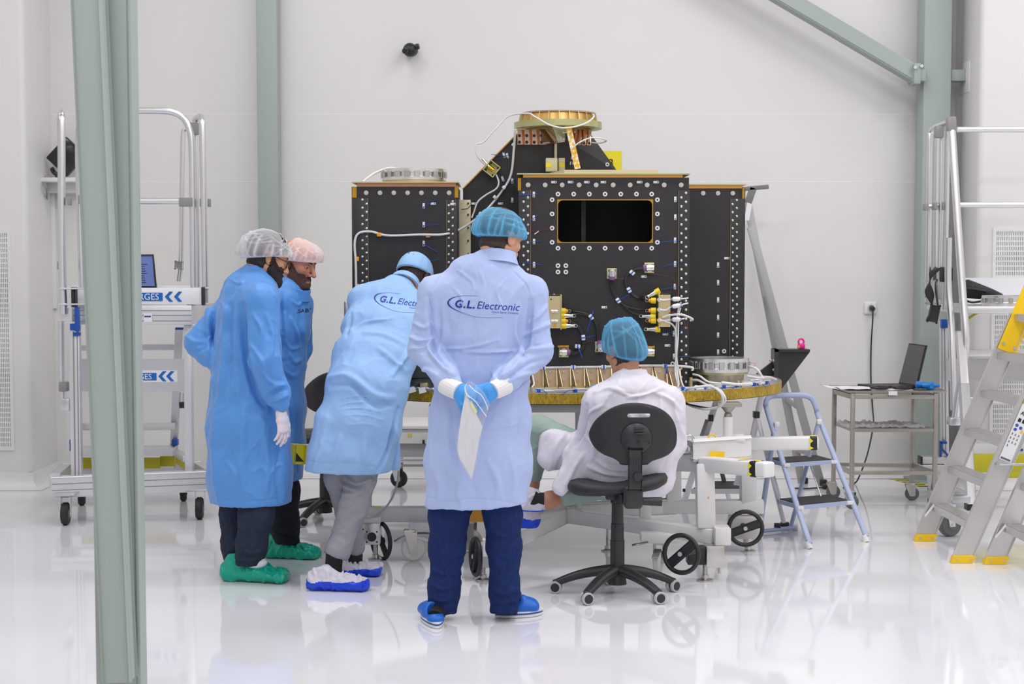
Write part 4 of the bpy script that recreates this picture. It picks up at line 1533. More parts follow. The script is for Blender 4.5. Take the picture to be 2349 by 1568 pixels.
for i, px in enumerate((935, 1232, 1318, 1400, 1575, 1600, 1622, 1668, 1700, 1738, 1752, 1768)):
    p = edge(px, 0.009)
    MB().box(p, (0.016, 0.03, 0.02), Matrix.Rotation(0.4 * math.sin(i), 3, 'Z'), 0.003).build('tie_band', M_TIE, sat)
    MB().tube([p, p + V((0.03 * math.sin(i * 2.3), -0.03, 0.006)), p + V((0.06 * math.sin(i * 2.3), -0.045, -0.012))], 0.0018, 6, 4).build('cable_tie', M_TIE, sat)
for px in (950, 972):
    p = edge(px, 0.006, 0.0)
    MB().sheet([[p + V((-0.03, -0.012, 0.006)), p + V((0.0, -0.014, 0.014))], [p + V((-0.025, -0.03, -0.022)), p + V((0.012, -0.028, -0.012))]]).build('bag_scrap', M_WHITE, sat)
# looping cables at the right of the strip
loose([(1590, 858, 7.97), (1605, 862, 7.9), (1622, 874, 7.85), (1640, 878, 7.84), (1660, 880, 7.86)], 0.0055)
loose([(1588, 871, 7.97), (1602, 872, 7.9), (1625, 884, 7.8), (1650, 893, 7.72), (1660, 905, 7.68), (1664, 918, 7.68), (1654, 930, 7.7)], 0.006)
loose([(1560, 893, 7.8), (1590, 889, 7.72), (1625, 885, 7.7), (1648, 895, 7.66), (1658, 912, 7.66), (1652, 930, 7.7), (1620, 938, 7.78), (1590, 932, 7.85), (1568, 922, 7.9)], 0.0068)
loose([(1655, 925, 7.7), (1630, 935, 7.78), (1595, 930, 7.82), (1570, 925, 7.85)], 0.004, M_WIREK)
loose([(1712, 842, 8.1), (1724, 841, 8.05), (1738, 848, 8.0), (1748, 864, 8.0), (1752, 876, 7.98), (1742, 880, 7.95)], 0.0068)
loose([(1655, 877, 7.78), (1690, 881, 7.78), (1725, 880, 7.84)], 0.0075)
loose([(1715, 862, 8.0), (1740, 866, 7.98), (1765, 865, 8.05), (1780, 870, 8.15)], 0.006)
loose([(1722, 872, 7.95), (1745, 870, 7.95), (1770, 868, 8.05)], 0.005, mat('silver_braid', (0, 0, 0)))
loose([(1712, 838, 8.1), (1722, 832, 8.1), (1732, 832, 8.1), (1730, 840, 8.1)], 0.0022, mat('pink_wire', srgb(224, 150, 150), 0.5), 'thin_wire')
loose([(1222, 862, 7.95), (1225, 880, 7.9), (1220, 888, 7.88)], 0.005)
for px, py, h_ in ((1585, 862, 0.05), (1694, 872, 0.035), (1703, 868, 0.035)):
    p = at(px, py, 7.98 if px < 1600 else 7.95)
    MB().cyl((p.x, p.y, zr), (p.x, p.y, zr + h_), 0.009, 0.009, 10).build('stand_off', M_GOLD, sat)

# --- black bracket at the right rim with a pink clip on it
bk = thing('lifting_bracket', 'black triangular bracket bolted to the right rim of the satellite base', 'bracket', at(1782, 893, 8.9))
BYY = 8.9
P = [at(px, py, BYY) for px, py in ((1785, 893), (1785, 803), (1857, 803), (1857, 808), (1792, 893))]
MB().prism(P, (0, 0.02, 0)).build('web_plate', M_BLACKP, bk)
m = MB()
rect(m, 1777, 801, 1858, 807, BYY - 0.03, BYY + 0.09)
m.build('top_flange', M_BLACKP, bk)
m = MB()
rect(m, 1776, 801, 1786, 895, BYY - 0.03, BYY + 0.09)
m.build('back_flange', mat('satin_black', (0.035, 0.034, 0.034), 0.4), bk)
P = [at(px, py, BYY + 0.03) for px, py in ((1735, 858), (1776, 826), (1776, 862), (1735, 864))]
MB().prism(P, (0, 0.03, 0)).build('gusset', M_BLACKP, bk)
for px, py in ((1768, 826), (1775, 827), (1775, 848), (1742, 856)):
    p = at(px, py, BYY - 0.01)
    MB().sphere(p, 0.009, 10).build('bolt', M_BOLT, bk)
pc = at(1838, 800, BYY + 0.02)
t = thing('pink_clamp', 'small bright pink plastic clamp standing on the black bracket', 'clamp', pc)
M_PINK = mat('pink_plastic', srgb(232, 30, 150), 0.4)
MB().box(pc + V((0, 0, 0.016)), (0.042, 0.03, 0.032), None, 0.008).build('body', M_PINK, t)
MB().torus(pc + V((-0.001, 0, 0.042)), 0.017, 0.006, (0.3, -1, 0), 20, 8).build('loop', M_PINK, t)
MB().box(pc + V((-0.018, -0.01, 0.012)), (0.012, 0.02, 0.018), None, 0.003).build('trigger', M_ORG, t)
# ================================================================ white wheeled stand that carries the satellite
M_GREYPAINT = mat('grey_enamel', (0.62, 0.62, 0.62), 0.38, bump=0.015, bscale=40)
M_NYLON = mat('white_nylon', (0.74, 0.73, 0.68), 0.4)
stand = thing('assembly_stand', 'white steel stand on jacks and castors below the satellite base', 'stand', (at(1290, 1165, 8.2).x, 8.0, 0))
def part(m, name, material=M_PAINT, parent=stand, smooth=35):
    return m.build(name, material, parent, smooth)
def bar(name, a, b, w, h, material=M_PAINT, bev=0.008, up=(0, 0, 1)):
    return part(MB().beam(at(*a), at(*b), w, h, up, bev), name, material)

bar('base_beam', (1292, 1180, 8.22), (1640, 1229, 7.52), 0.075, 0.075)
bar('base_beam', (1292, 1180, 8.22), (1128, 1256, 7.3), 0.075, 0.075)
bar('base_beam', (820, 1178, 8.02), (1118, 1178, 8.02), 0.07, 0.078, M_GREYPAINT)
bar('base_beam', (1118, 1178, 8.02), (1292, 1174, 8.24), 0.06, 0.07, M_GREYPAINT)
bar('base_beam', (1292, 1172, 8.3), (1545, 1160, 8.36), 0.06, 0.07)
bar('base_beam', (1515, 1161, 8.36), (1752, 1161, 8.3), 0.07, 0.075)
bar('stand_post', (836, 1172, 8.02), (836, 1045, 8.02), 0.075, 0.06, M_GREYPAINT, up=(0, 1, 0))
bar('stand_post', (1619, 1212, 7.56), (1616, 1064, 7.62), 0.09, 0.09, up=(0, 1, 0))
bar('stand_post', (1716, 1150, 8.32), (1715, 1016, 8.22), 0.085, 0.085, up=(0, 1, 0))
bar('stand_post', (1545, 1154, 8.36), (1545, 1050, 8.36), 0.08, 0.08, up=(0, 1, 0))
bar('stand_post', (1327, 1170, 8.2), (1327, 930, 8.2), 0.035, 0.035, M_GREYPAINT, up=(0, 1, 0))
bar('stand_post', (1480, 1190, 8.0), (1480, 1050, 8.0), 0.06, 0.06, up=(0, 1, 0))
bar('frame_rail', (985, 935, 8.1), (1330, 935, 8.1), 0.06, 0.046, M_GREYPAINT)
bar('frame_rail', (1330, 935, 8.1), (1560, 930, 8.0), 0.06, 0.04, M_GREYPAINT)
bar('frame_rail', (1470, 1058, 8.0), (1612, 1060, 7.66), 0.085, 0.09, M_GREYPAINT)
part(MB().box2((at(1655, 1234, 7.5).x - 0.04, 7.44, at(1655, 1246, 7.5).z), (at(1655, 1234, 7.5).x + 0.04, 7.56, at(1655, 1206, 7.5).z), 0.008), 'beam_end', M_PAINT)
blk = bar('jack_beam', (1588, 1030, 7.66), (1709, 1022, 7.74), 0.09, 0.088, bev=0.014)
part(MB().box2(V(at(1652, 1007, 7.72)) - V((0.0, 0.05, 0.006)), V(at(1706, 1004, 7.72)) + V((0, 0.05, 0.006)), 0.003), 'beam_plate')
p = at(1645, 1041, 7.61)
part(MB().box(p + V((0, 0.001, 0)), (0.075, 0.003, 0.028), Matrix.Rotation(0.04, 3, 'Y')), 'tape_label', M_YEL, blk)
def arm(a, b, w, tape):
    A, B = at(*a), at(*b)
    k = part(MB().beam(A, B, w, w, (0, 0, 1), 0.012, 3), 'stand_arm')
    d = (B - A).normalized()
    L_ = (B - A).length
    s0, s1 = A + d * (L_ - tape[0]), A + d * (L_ - tape[1])
    part(MB().beam(s0, s1, w + 0.003, w + 0.003, (0, 0, 1), 0.012, 3), 'black_tape', M_TAPEK, k)
    F = frame(d)
    m = MB()
    n = d.cross(V((0, 0, 1))).normalized()
    if n.y > 0:
        n = -n
    for f0, f1, z0_, z1_ in ((0.0, 0.45, 0.45, -0.05), (0.0, 0.5, -0.5, -0.15)):
        c = (s0 + n * (w / 2 + 0.0026))
        m.prism([c + V((0, 0, w * z0_)), c + d * (tape[0] - tape[1]) * f1 + V((0, 0, w * (z0_ + z1_) / 2)), c + V((0, 0, w * z1_))], -n * 0.001)
    m.box((s0 + s1) / 2 + V((0, 0, w / 2 + 0.0022)), (abs(d.x) * 0.02 + 0.018, 0.04, 0.001))
    part(m, 'yellow_tape', M_TAPEY, k)
    return k
arm((1612, 1063, 7.64), (1766, 1077, 7.24), 0.075, (0.11, 0.055))
arm((1700, 1017, 8.18), (1878, 1015, 8.12), 0.072, (0.052, 0.004))
p = at(1638, 1053, 7.58)
part(MB().box(p, (0.022, 0.004, 0.02)), 'tape_label', M_YEL)
p = at(1706, 1056, 7.38)
part(MB().box(p + V((0, 0, 0.012)), (0.05, 0.03, 0.002)), 'tape_label', M_YEL)
# left arm, seen behind the men
k = bar('stand_arm', (668, 1040, 7.74), (836, 1044, 8.02), 0.075, 0.075, bev=0.01)
a_, b_ = at(668, 1040, 7.74), at(836, 1044, 8.02)
d_ = (b_ - a_).normalized()
q = part(MB().beam(a_ - d_ * 0.003, a_ + d_ * 0.055, 0.079, 0.079, (0, 0, 1), 0.01), 'hazard_tape', M_TAPEY, k)
n_ = d_.cross(V((0, 0, 1))).normalized()
n_ = n_ if n_.y < 0 else -n_
c = a_ + n_ * 0.0402 + V((0, 0, -0.036))
part(MB().prism([c, c + d_ * 0.05, c + V((0, 0, 0.05))], n_ * 0.001), 'black_stripe', M_TAPEK, k)
# jack pillar up to the base plate
a, b = at(1670, 1003, 7.76), at(1670, 955, 7.76)
jp = part(MB().cyl(a, b, 0.025), 'jack_pillar')
zt_ = DZ - TH_D - 0.0042
m = MB().cyl(b, b + V((0, 0, 0.012)), 0.02, seg=6)
m.cyl(b + V((0, 0, 0.012)), (b.x, b.y, zt_ - 0.06), 0.012)
m.cyl((b.x, b.y, zt_ - 0.066), (b.x, b.y, zt_ - 0.056), 0.018)
part(m, 'jack_screw', M_WORN)
m = MB().cyl((b.x, b.y, zt_ - 0.056), (b.x, b.y, zt_ - 0.02), 0.013, 0.04)
m.box((b.x, b.y, zt_ - 0.01), (0.125, 0.12, 0.0196), None, 0.002)
part(m, 'load_pad', M_WORN)
for px in (1105,):
    q = at(px, 925, 8.3)
    part(MB().cyl((q.x, 8.3, at(px, 1160, 8.3).z), (q.x, 8.3, zt_), 0.022), 'jack_pillar')
e = at(1580, 1010, 7.66)
m = MB().torus(e, 0.026, 0.0075, (0.35, -1, 0), 28, 10)
m.cyl(e + V((0, 0, -0.052)), e + V((0, 0, -0.03)), 0.018, 0.014)
part(m, 'eye_bolt', M_ZINC)
part(MB().box2(V(at(1566, 1040, 7.68)), V(at(1588, 1028, 7.74)), 0.003), 'eye_plate')
part(MB().tube([at(1625, 1012, 7.66), at(1626, 1000, 7.66), at(1636, 996, 7.66), at(1642, 1002, 7.66)], 0.004, 8), 'earth_lead', M_YEL)

def handwheel(c, r, axis, hand):
    c = V(c)
    ax = V(axis).normalized()
    F = frame(ax)
    h = part(MB().torus(c, r, 0.0115, ax, 48, 12), 'handwheel', M_BLACKP)
    m = MB()
    s = F @ V((math.cos(hand), math.sin(hand), 0))
    m.beam(c - s * (r - 0.004), c + s * (r - 0.004), 0.036, 0.016, ax, 0.004)
    part(m, 'spoke_bar', M_BLACKP, h)
    part(MB().cyl(c - ax * 0.012, c + ax * 0.016, 0.02, 0.018), 'hub', M_BLACKP, h)
    part(MB().cyl(c + ax * 0.016, c + ax * 0.018, 0.011), 'hub_cap', mat('grey_cap', (0.5, 0.55, 0.6), 0.4), h)
    return h
def jack(px, py, Yoff=0.0):
    """threaded foot standing on the floor"""
    g = ground(px, py)
    f = part(MB().lathe([(0.0405, 0), (0.0405, 0.007), (0.02, 0.014), (0.0, 0.014)][:3] + [(0.018, 0.03), (0.012, 0.031), (0.011, 0.12)], g, seg=28), 'jack_foot', M_STEEL)
    m = MB()
    for i in range(9):
        m.torus(g + V((0, 0, 0.035 + i * 0.006)), 0.0115, 0.002, seg=18, rs=6)
    part(m, 'screw_thread', M_STEEL, f)
    return g
g = jack(1617, 1331)
bx_ = part(MB().box2((g.x - 0.0, g.y - 0.055, 0.075), (g.x + 0.088, g.y + 0.06, 0.18), 0.004), 'gearbox', M_STEEL)
part(MB().box2((g.x - 0.09, g.y - 0.04, 0.085), (g.x - 0.001, g.y + 0.05, 0.17), 0.004), 'gearbox', M_BLACKP)
part(MB().cyl((g.x + 0.07, g.y - 0.02, 0.04), (g.x + 0.07, g.y - 0.02, 0.075), 0.008, seg=8), 'drain_bolt', M_STEEL, bx_)
hc = at(1563, 1270, 7.22)
handwheel(hc, 0.089, (-0.62, -1, 0.1), 0.75)
part(MB().cyl(hc, hc + V((0.09, 0.12, -0.005)), 0.014), 'drive_shaft', M_BLACKP)
g = jack(1716, 1264)
bx_ = part(MB().box2((g.x - 0.10, g.y - 0.04, 0.075), (g.x + 0.075, g.y + 0.08, 0.19), 0.004), 'gearbox', mat('cast_white', (0.66, 0.65, 0.62), 0.45))
hc = at(1710, 1211, g.y - 0.13)
handwheel(hc, 0.089, (-0.1, -1, 0.05), 0.35)
part(MB().cyl(hc, hc + V((0.0, 0.1, 0)), 0.014), 'drive_shaft', M_BLACKP)
part(MB().cyl((g.x, g.y, 0.05), (g.x, g.y, 0.076), 0.028), 'jack_nut', M_STEEL)
g = jack(1108, 1330)
part(MB().box2((g.x - 0.02, g.y - 0.04, 0.07), (g.x + 0.08, g.y + 0.06, 0.18), 0.004), 'gearbox', M_GREYPAINT)
hc = at(1091, 1276, g.y - 0.02)
handwheel(hc, 0.089, (-1, -0.3, 0.02), 1.2)
part(MB().cyl(hc, hc + V((0.05, 0.01, 0)), 0.014), 'drive_shaft', M_BLACKP)
g = jack(862, 1283)
bx_ = part(MB().box2((at(820, 1240, g.y - 0.06).x, g.y - 0.06, 0.09), (at(872, 1240, g.y - 0.06).x, g.y + 0.06, 0.205), 0.004), 'gearbox', M_STEEL)
p = at(853, 1231, g.y - 0.061)
part(MB().cyl(p, p + V((0, -0.002, 0)), 0.024), 'dark_bore', M_BLACKP, bx_)
for dx, dz in ((-1, -1), (1, -1), (1, 1), (-1, 1), (-1.7, 1.5)):
    q = p + V((dx * 0.027, 0, dz * 0.027))
    part(MB().cyl(q, q + V((0, -0.002, 0)), 0.0045, seg=8), 'screw', M_TAPEK, bx_)
hc = at(874, 1240, g.y + 0.02)
handwheel(hc, 0.095, (0.85, 0.6, 0), 0.9)
part(MB().box2((at(820, 1200, g.y - 0.05).x, g.y - 0.06, 0.2052), (at(876, 1200, g.y).x, g.y + 0.06, 0.235), 0.003), 'mount_block', M_GREYPAINT)
g = jack(1395, 1262)
def castor(gx, gy, r, tread, turn, top, parent, wheel_m, fork_m, lock=True, name='castor', hub_m=None):
    """swivel castor: plate, fork, wheel"""
    c = V((gx, gy, r))
    ax = V((math.cos(turn), math.sin(turn), 0))
    fw = V((-math.sin(turn), math.cos(turn), 0))
    h = tread / 2
    k = MB().lathe([(r * 0.3, -h), (r * 0.86, -h), (r, -h * 0.55), (r, h * 0.55), (r * 0.86, h), (r * 0.3, h)], c, ax, 32).build(name, wheel_m, parent)
    MB().cyl(c - ax * (h + 0.003), c + ax * (h + 0.003), r * 0.42, seg=20).build('wheel_hub', hub_m or wheel_m, k)
    m = MB()
    for s in (-1, 1):
        o = ax * (s * (h + 0.006))
        P = [c + o + fw * (-0.018) - V((0, 0, 0.014)), c + o + fw * 0.018 - V((0, 0, 0.014)), c + o + fw * (r * 0.25 + 0.035) + V((0, 0, top - r - 0.012)), c + o + fw * (r * 0.25 - 0.035) + V((0, 0, top - r - 0.012))]
        m.prism(P, ax * 0.003)
    m.cyl(c - ax * (h + 0.012), c + ax * (h + 0.012), 0.007, seg=10)
    t_ = c + fw * (r * 0.25)
    m.box(V((t_.x, t_.y, top - 0.010)), (tread + 0.02, tread + 0.02, 0.006))
    m.cyl((t_.x, t_.y, top - 0.008), (t_.x, t_.y, top), 0.03)
    m.build('castor_fork', fork_m, k)
    if lock:
        q = c + V((0, 0, r * 0.55)) - fw * (r * 1.0)
        MB().beam(c + V((0, 0, r * 1.05)) - fw * 0.01, q - fw * 0.03, 0.03, 0.006, (0, 0, 1), 0.002).build('brake_lever', M_STEEL, k)
    return k
g = ground(948, 1286)
castor(g.x, g.y, 0.064, 0.036, 0.15 + PI / 2, 0.175, stand, M_NYLON, M_STEEL)
part(MB().box2((g.x - 0.02, g.y - 0.06, 0.1755), (g.x + 0.13, g.y + 0.06, 0.215), 0.003), 'mount_block', M_GREYPAINT)
MB().tube([at(905, 1240, 7.98), at(925, 1229, 7.98), at(958, 1222, 7.98), at(986, 1222, 7.98)], 0.012, 8, flat=(1.3, 0.5)).build('brake_arm', M_STEEL, stand)
part(MB().box(at(940, 1219, 7.96), (0.065, 0.03, 0.008), None, 0.002), 'tape_label', mat('pale_yellow_tape', srgb(220, 210, 120), 0.5))
g = ground(1510, 1312)
castor(g.x, g.y, 0.058, 0.036, -0.3, 0.155, stand, M_NYLON, M_STEEL)
part(MB().box2((g.x - 0.09, g.y - 0.05, 0.1555), (g.x + 0.09, g.y + 0.07, 0.20), 0.003), 'mount_block', M_PAINT)
MB().tube([at(1450, 1250, 7.5), at(1465, 1247, 7.5), at(1482, 1243, 7.55)], 0.012, 8, flat=(1.3, 0.5)).build('brake_arm', M_STEEL, stand)
g = ground(1082, 1262)
castor(g.x, g.y, 0.058, 0.036, 1.2, 0.165, stand, M_NYLON, M_STEEL, False)
p = at(1094, 1178, 7.972)
part(MB().box(p, (0.092, 0.004, 0.082)), 'orange_tape', mat('orange_tape', srgb(196, 140, 40), 0.5))
p = at(866, 1163, 8.0)
part(MB().box(p, (0.035, 0.03, 0.012), None, 0.004), 'tape_label', mat('pale_yellow_tape', (0, 0, 0)))
part(MB().tube([at(818, 1184, 7.95), at(836, 1188, 7.95), at(858, 1184, 7.95), at(884, 1164, 7.95), at(902, 1136, 7.95), at(912, 1105, 7.95), at(914, 1080, 8.0)], 0.0055, 8), 'earth_cable', mat('grey_hose', (0.42, 0.42, 0.42), 0.4))
p = at(1632, 1138, 7.6)
part(MB().box(at(1625, 1141, 7.515), (0.006, 0.003, 0.012)), 'tape_scrap', M_ORG)

# ================================================================ office chairs
M_CHAIR = mat('chair_black', (0.022, 0.022, 0.024), 0.5, bump=0.05, bscale=400)
M_CHAIRP = mat('chair_black_plastic', (0.026, 0.026, 0.028), 0.4)
ccx, ccy = at(1416, 1300, 7.17).x, 7.17
chair = thing('office_chair', 'black office chair the seated person in white sits on', 'chair', (ccx, ccy, 0))
tips = [ground(1275, 1359), ground(1346, 1386), ground(1511, 1384), ground(1544, 1356), ground(1395, 1340)]
hubz = at(1416, 1312, ccy).z
m = MB().cyl((ccx, ccy, hubz - 0.055), (ccx, ccy, hubz + 0.02), 0.045, 0.038)
hub = m.build('base_hub', M_CHAIRP, chair)
for tp in tips:
    d = V((tp.x - ccx, tp.y - ccy, 0))
    L_ = d.length
    d.normalize()
    n = V((-d.y, d.x, 0))
    rows = []
    for i in range(9):
        f = i / 8
        s = 0.02 + (L_ - 0.02) * f
        z = hubz + 0.012 - 0.012 * f - 0.052 * f ** 2.2
        w, h = 0.032 - 0.008 * f, 0.027 - 0.008 * f
        c = V((ccx, ccy, z)) + d * s
        rows.append([c + n * (w * math.cos(a)) + V((0, 0, h * math.sin(a))) for a in [2 * PI * j / 12 for j in range(12)]])
    q = MB().rings(rows)
    q.build('base_leg', M_CHAIRP, chair, 60)
    sd = V((d.x, d.y, 0))
    ax = V((0.35, -1, 0)).normalized() if abs(d.x) < 0.9 else V((-0.2 if d.x < 0 else 0.8, -1, 0)).normalized()
    c = V((tp.x, tp.y, 0.0295))
    k = None
    for s in (-1, 1):
        o = c + ax * (s * 0.016)
        w = MB().lathe([(0.012, -0.009), (0.0275, -0.009), (0.0295, -0.005), (0.0295, 0.005), (0.0275, 0.009), (0.012, 0.009)], o, ax, 24).build('castor_wheel', mat('castor_grey', (0.50, 0.51, 0.52), 0.5), chair)
        MB().cyl(o - ax * 0.0098, o + ax * 0.0098, 0.021, seg=20).build('wheel_face', M_CHAIRP, w)
    m = MB().cyl(c + V((0, 0, 0.02)), (tp.x, tp.y, hubz - 0.052), 0.012)
    m.box(c + V((0, 0, 0.018)), (0.03, 0.03, 0.035), None, 0.01, 3)
    m.build('castor_hood', M_CHAIRP, chair)
zc = lambda py, Y=7.17: at(1416, py, Y).z
m = MB()
m.lathe([(0.034, hubz), (0.034, zc(1238)), (0.0315, zc(1237)), (0.0305, zc(1200)), (0.0285, zc(1199)), (0.0275, zc(1153)), (0.016, zc(1152)), (0.016, zc(1138))], (ccx, ccy, 0), seg=28)
m.build('gas_column', M_CHAIRP, chair)
sz = at(1416, 1128, 7.12).z
m = MB()
scx, scy = at(1416, 1110, 7.16).x, 7.2
rows = []
for r_, z in ((0.15, 0.0), (0.205, 0.004), (0.232, 0.018), (0.236, 0.032), (0.225, 0.048), (0.19, 0.055), (0.05, 0.05)):
    rr_ = []
    for j in range(48):
        a = 2 * PI * j / 48
        ca, sa = math.cos(a), math.sin(a)
        e = 1 / (abs(ca) ** 2.6 + abs(sa) ** 2.6) ** (1 / 2.6)
        up = 0.03 * abs(ca) ** 2 * (z / 0.055)
        rr_.append(V((scx + r_ * 1.02 * e * ca, scy + r_ * 0.95 * e * sa, sz + z + up + 0.02 * ca)))
    rows.append(rr_)
m.rings(rows)
m.build('seat', M_CHAIR, chair, 60)
MB().box((ccx, ccy + 0.0, zc(1134)), (0.12, 0.16, 0.03), None, 0.008).build('seat_plate', M_CHAIRP, chair)
# backrest: oval plate with handle slot, made as a ring of points around the slot
YB = 6.93
out = [(1352, 1000), (1356, 985), (1366, 967), (1382, 951), (1402, 937), (1428, 927), (1456, 924), (1486, 927), (1513, 936), (1536, 952), (1550, 972), (1556, 996), (1555, 1020), (1548, 1034), (1534, 1046), (1516, 1053), (1498, 1058), (1489, 1064), (1480, 1067), (1428, 1067), (1420, 1060), (1408, 1052), (1388, 1045), (1370, 1034), (1358, 1018)]
out = out[::-1]
P2 = crom([V((x, y, 0)) for x, y in out], 3, True)
slot = []
for j in range(len(P2)):
    d = V((P2[j].x - 1466, P2[j].y - 953, 0)).normalized()
    tx = 22
    s = 5.2
    cxs = max(-tx, min(tx, d.x * 60))
    slot.append(V((1466 + cxs + d.x * 5.0, 953 + d.y * s, 0)))
def bk_pt(p, dy):
    q = at(p.x, p.y, YB)
    bow = 0.10 * ((p.x - 1455) * mpp(YB) / 0.22) ** 2 * 0.6
    return q + V((0, dy + bow, 0))
rows = [[bk_pt(p, 0.030) for p in slot], [bk_pt(p, 0.0) for p in slot]]
mid = [p * 0.35 + q * 0.65 for p, q in zip(slot, P2)]
rim = [p * 0.03 + q * 0.97 for p, q in zip(slot, P2)]
rows += [[bk_pt(p, -0.010) for p in mid], [bk_pt(p, -0.002) for p in rim], [bk_pt(p, 0.012) for p in P2], [bk_pt(p, 0.034) for p in rim], [bk_pt(p, 0.036) for p in mid]]
MB().rings(rows, False, True).build('backrest', M_CHAIR, chair, 50)
c = at(1461, 1007, YB - 0.034)
m = MB().lathe([(0.074, 0.02), (0.074, 0.012), (0.066, -0.006), (0.03, -0.016), (0.001, -0.017)], c + V((0, 0.02, 0)), (0, 1, 0), 36)
hb = m.build('backrest_mount', M_CHAIRP, chair, 60)
for px in (1438, 1466, 1489):
    q = at(px, 1017 - (0 if px == 1466 else 2), YB - 0.044)
    MB().cyl(q + V((0, 0.006, 0)), q + V((0, -0.001, 0)), 0.009 if px == 1466 else 0.0065, seg=14).build('screw_hole', M_TAPEK, hb)
for i in range(3):
    q = at(1467, 982 + i * 6, YB - 0.048)
    MB().box(q + V((0, 0.006, 0)), (0.055 - 0.008 * i, 0.014, 0.008), None, 0.003).build('grip_rib', M_CHAIRP, hb)
a, b = at(1457, 1030, YB - 0.012), at(1456, 1122, YB - 0.02)
bar_ = MB().beam(a, b, 0.062, 0.03, (0, 1, 0), 0.007, 3).build('back_bar', M_CHAIRP, chair)
for i in range(4):
    q = at(1447 + i * 6.4, 1062, YB - 0.029)
    MB().box(q, (0.005, 0.006, 0.05), None, 0.002).build('bar_rib', M_CHAIRP, bar_)
q = at(1463, 1092, YB - 0.03)
MB().cyl(q + V((0, 0.01, 0)), q + V((0, -0.022, 0)), 0.023, 0.02).build('height_knob', M_BLACKP, chair)
a, b = at(1452, 1113, YB - 0.01), at(1453, 1166, YB - 0.005)
MB().box((a + b) / 2 + V((0, 0.01, 0)), (0.088, 0.07, abs(a.z - b.z)), None, 0.02, 3).build('tilt_housing', M_CHAIRP, chair)
MB().beam(at(1440, 1144, 6.99), (ccx, ccy - 0.03, zc(1140)), 0.06, 0.03, (0, 0, 1), 0.006).build('tilt_arm', M_CHAIRP, chair)
MB().cyl(at(1474, 1149, 6.95), at(1518, 1150, 6.95), 0.018, 0.021).build('tension_handle', M_CHAIRP, chair)
MB().cyl(at(1496, 1149, 7.0), at(1405, 1151, 7.15), 0.006).build('height_lever', M_CHAIRP, chair)
h2 = at(746, 1150, 9.3)
dup_tree(chair, (h2.x, 9.3, 0), 0.2, 'black office chair empty behind the bending man')
# ================================================================ access platforms, ladders, trolley
def bar2(par, name, a, b, w, h, material, bev=0.003, up=(0, 0, 1)):
    return MB().beam(at(*a), at(*b), w, h, up, bev).build(name, material, par)
def pipe(par, name, pts, r, material=None, n=8, seg=14):
    return MB().tube([at(*p) for p in pts], r, seg, n).build(name, material or M_ALU, par, 60)
def boxpx(par, name, px0, py0, px1, py1, Ya, Yb, material, bev=0.0):
    m = MB()
    rect(m, px0, py0, px1, py1, Ya, Yb, bev)
    return m.build(name, material, par)
def chevrons(par, xs, yc, h, Y, w=19, point=-1):
    for x in xs:
        P = [(x, yc), (x + w * 0.55, yc - h), (x + w, yc - h), (x + w * 0.45, yc), (x + w, yc + h), (x + w * 0.55, yc + h)]
        if point > 0:
            P = [(2 * x - p, y) for p, y in P]
        q = [at(p, y, Y) for p, y in P]
        m = MB()
        vs = [m.bm.verts.new(v) for v in q]
        m.bm.faces.new((vs[0], vs[1], vs[2], vs[3]))
        m.bm.faces.new((vs[0], vs[3], vs[4], vs[5]))
        m.build('chevron', M_SIGN, par)

# ---------------- left work platform
YL, YR, YK = 9.18, 9.36, 10.1
pl = thing('work_platform', 'aluminium work platform on castors behind the nearest green column', 'platform', (at(300, 1100, YL).x, 9.6, 0))
fb = bar2(pl, 'base_beam', (122, 1116, YL), (487, 1101, YR), 0.07, 0.115, M_ALUP, 0.006)
for dz in (-0.018, 0.02):
    MB().beam(at(122, 1116, YL) + V((0.004, -0.0355, dz)), at(487, 1101, YR) + V((-0.004, -0.0355, dz)), 0.002, 0.005, (0, 0, 1)).build('profile_slot', M_GREYP, fb)
bar2(pl, 'base_beam', (150, 1080, YK), (452, 1074, YK + 0.1), 0.06, 0.09, M_ALUP, 0.006)
bar2(pl, 'side_beam', (126, 1102, YL), (155, 1077, YK), 0.06, 0.08, M_ALUP, 0.004)
bar2(pl, 'side_beam', (482, 1092, YR), (450, 1072, YK + 0.1), 0.06, 0.08, M_ALUP, 0.004)
bar2(pl, 'upright', (177, 1096, YL + 0.05), (172, 745, YL + 0.05), 0.062, 0.05, M_ALUP, 0.005, (0, 1, 0))
bar2(pl, 'upright', (435, 1084, YR), (432, 745, YR), 0.05, 0.05, M_ALUP, 0.005, (0, 1, 0))
for x, par_ in ((172, 0), (181, 0)):
    MB().beam(at(x, 1090, YL + 0.022), at(x - 4, 760, YL + 0.022), 0.006, 0.003, (0, 1, 0)).build('profile_slot', M_GREYP, pl)
bar2(pl, 'upright', (163, 1040, YK - 0.2), (161, 745, YK - 0.2), 0.045, 0.045, M_ALUP, 0.005, (0, 1, 0))
bar2(pl, 'ladder_rail', (399, 1030, YK), (411, 752, YK - 0.2), 0.05, 0.03, M_ALUP, 0.004, (0, 1, 0))
bar2(pl, 'upright', (395, 1075, YK), (396, 1010, YK), 0.03, 0.03, M_ALUP, 0.004, (0, 1, 0))
for y, h in ((797, 0.038), (978, 0.045)):
    bar2(pl, 'rung', (184, y, YK - 0.1), (402, y - 1, YK - 0.1), 0.05, h, M_ALUP, 0.004)
bar2(pl, 'rung', (184, 1034, YK - 0.15), (402, 1033, YK - 0.1), 0.14, 0.045, M_ALUP, 0.004)
boxpx(pl, 'yellow_board', 184, 1049, 367, 1074, YK - 0.06, YK - 0.05, M_YGR)
boxpx(pl, 'yellow_board', 367, 1046, 401, 1069, YK - 0.02, YK, M_YGR)
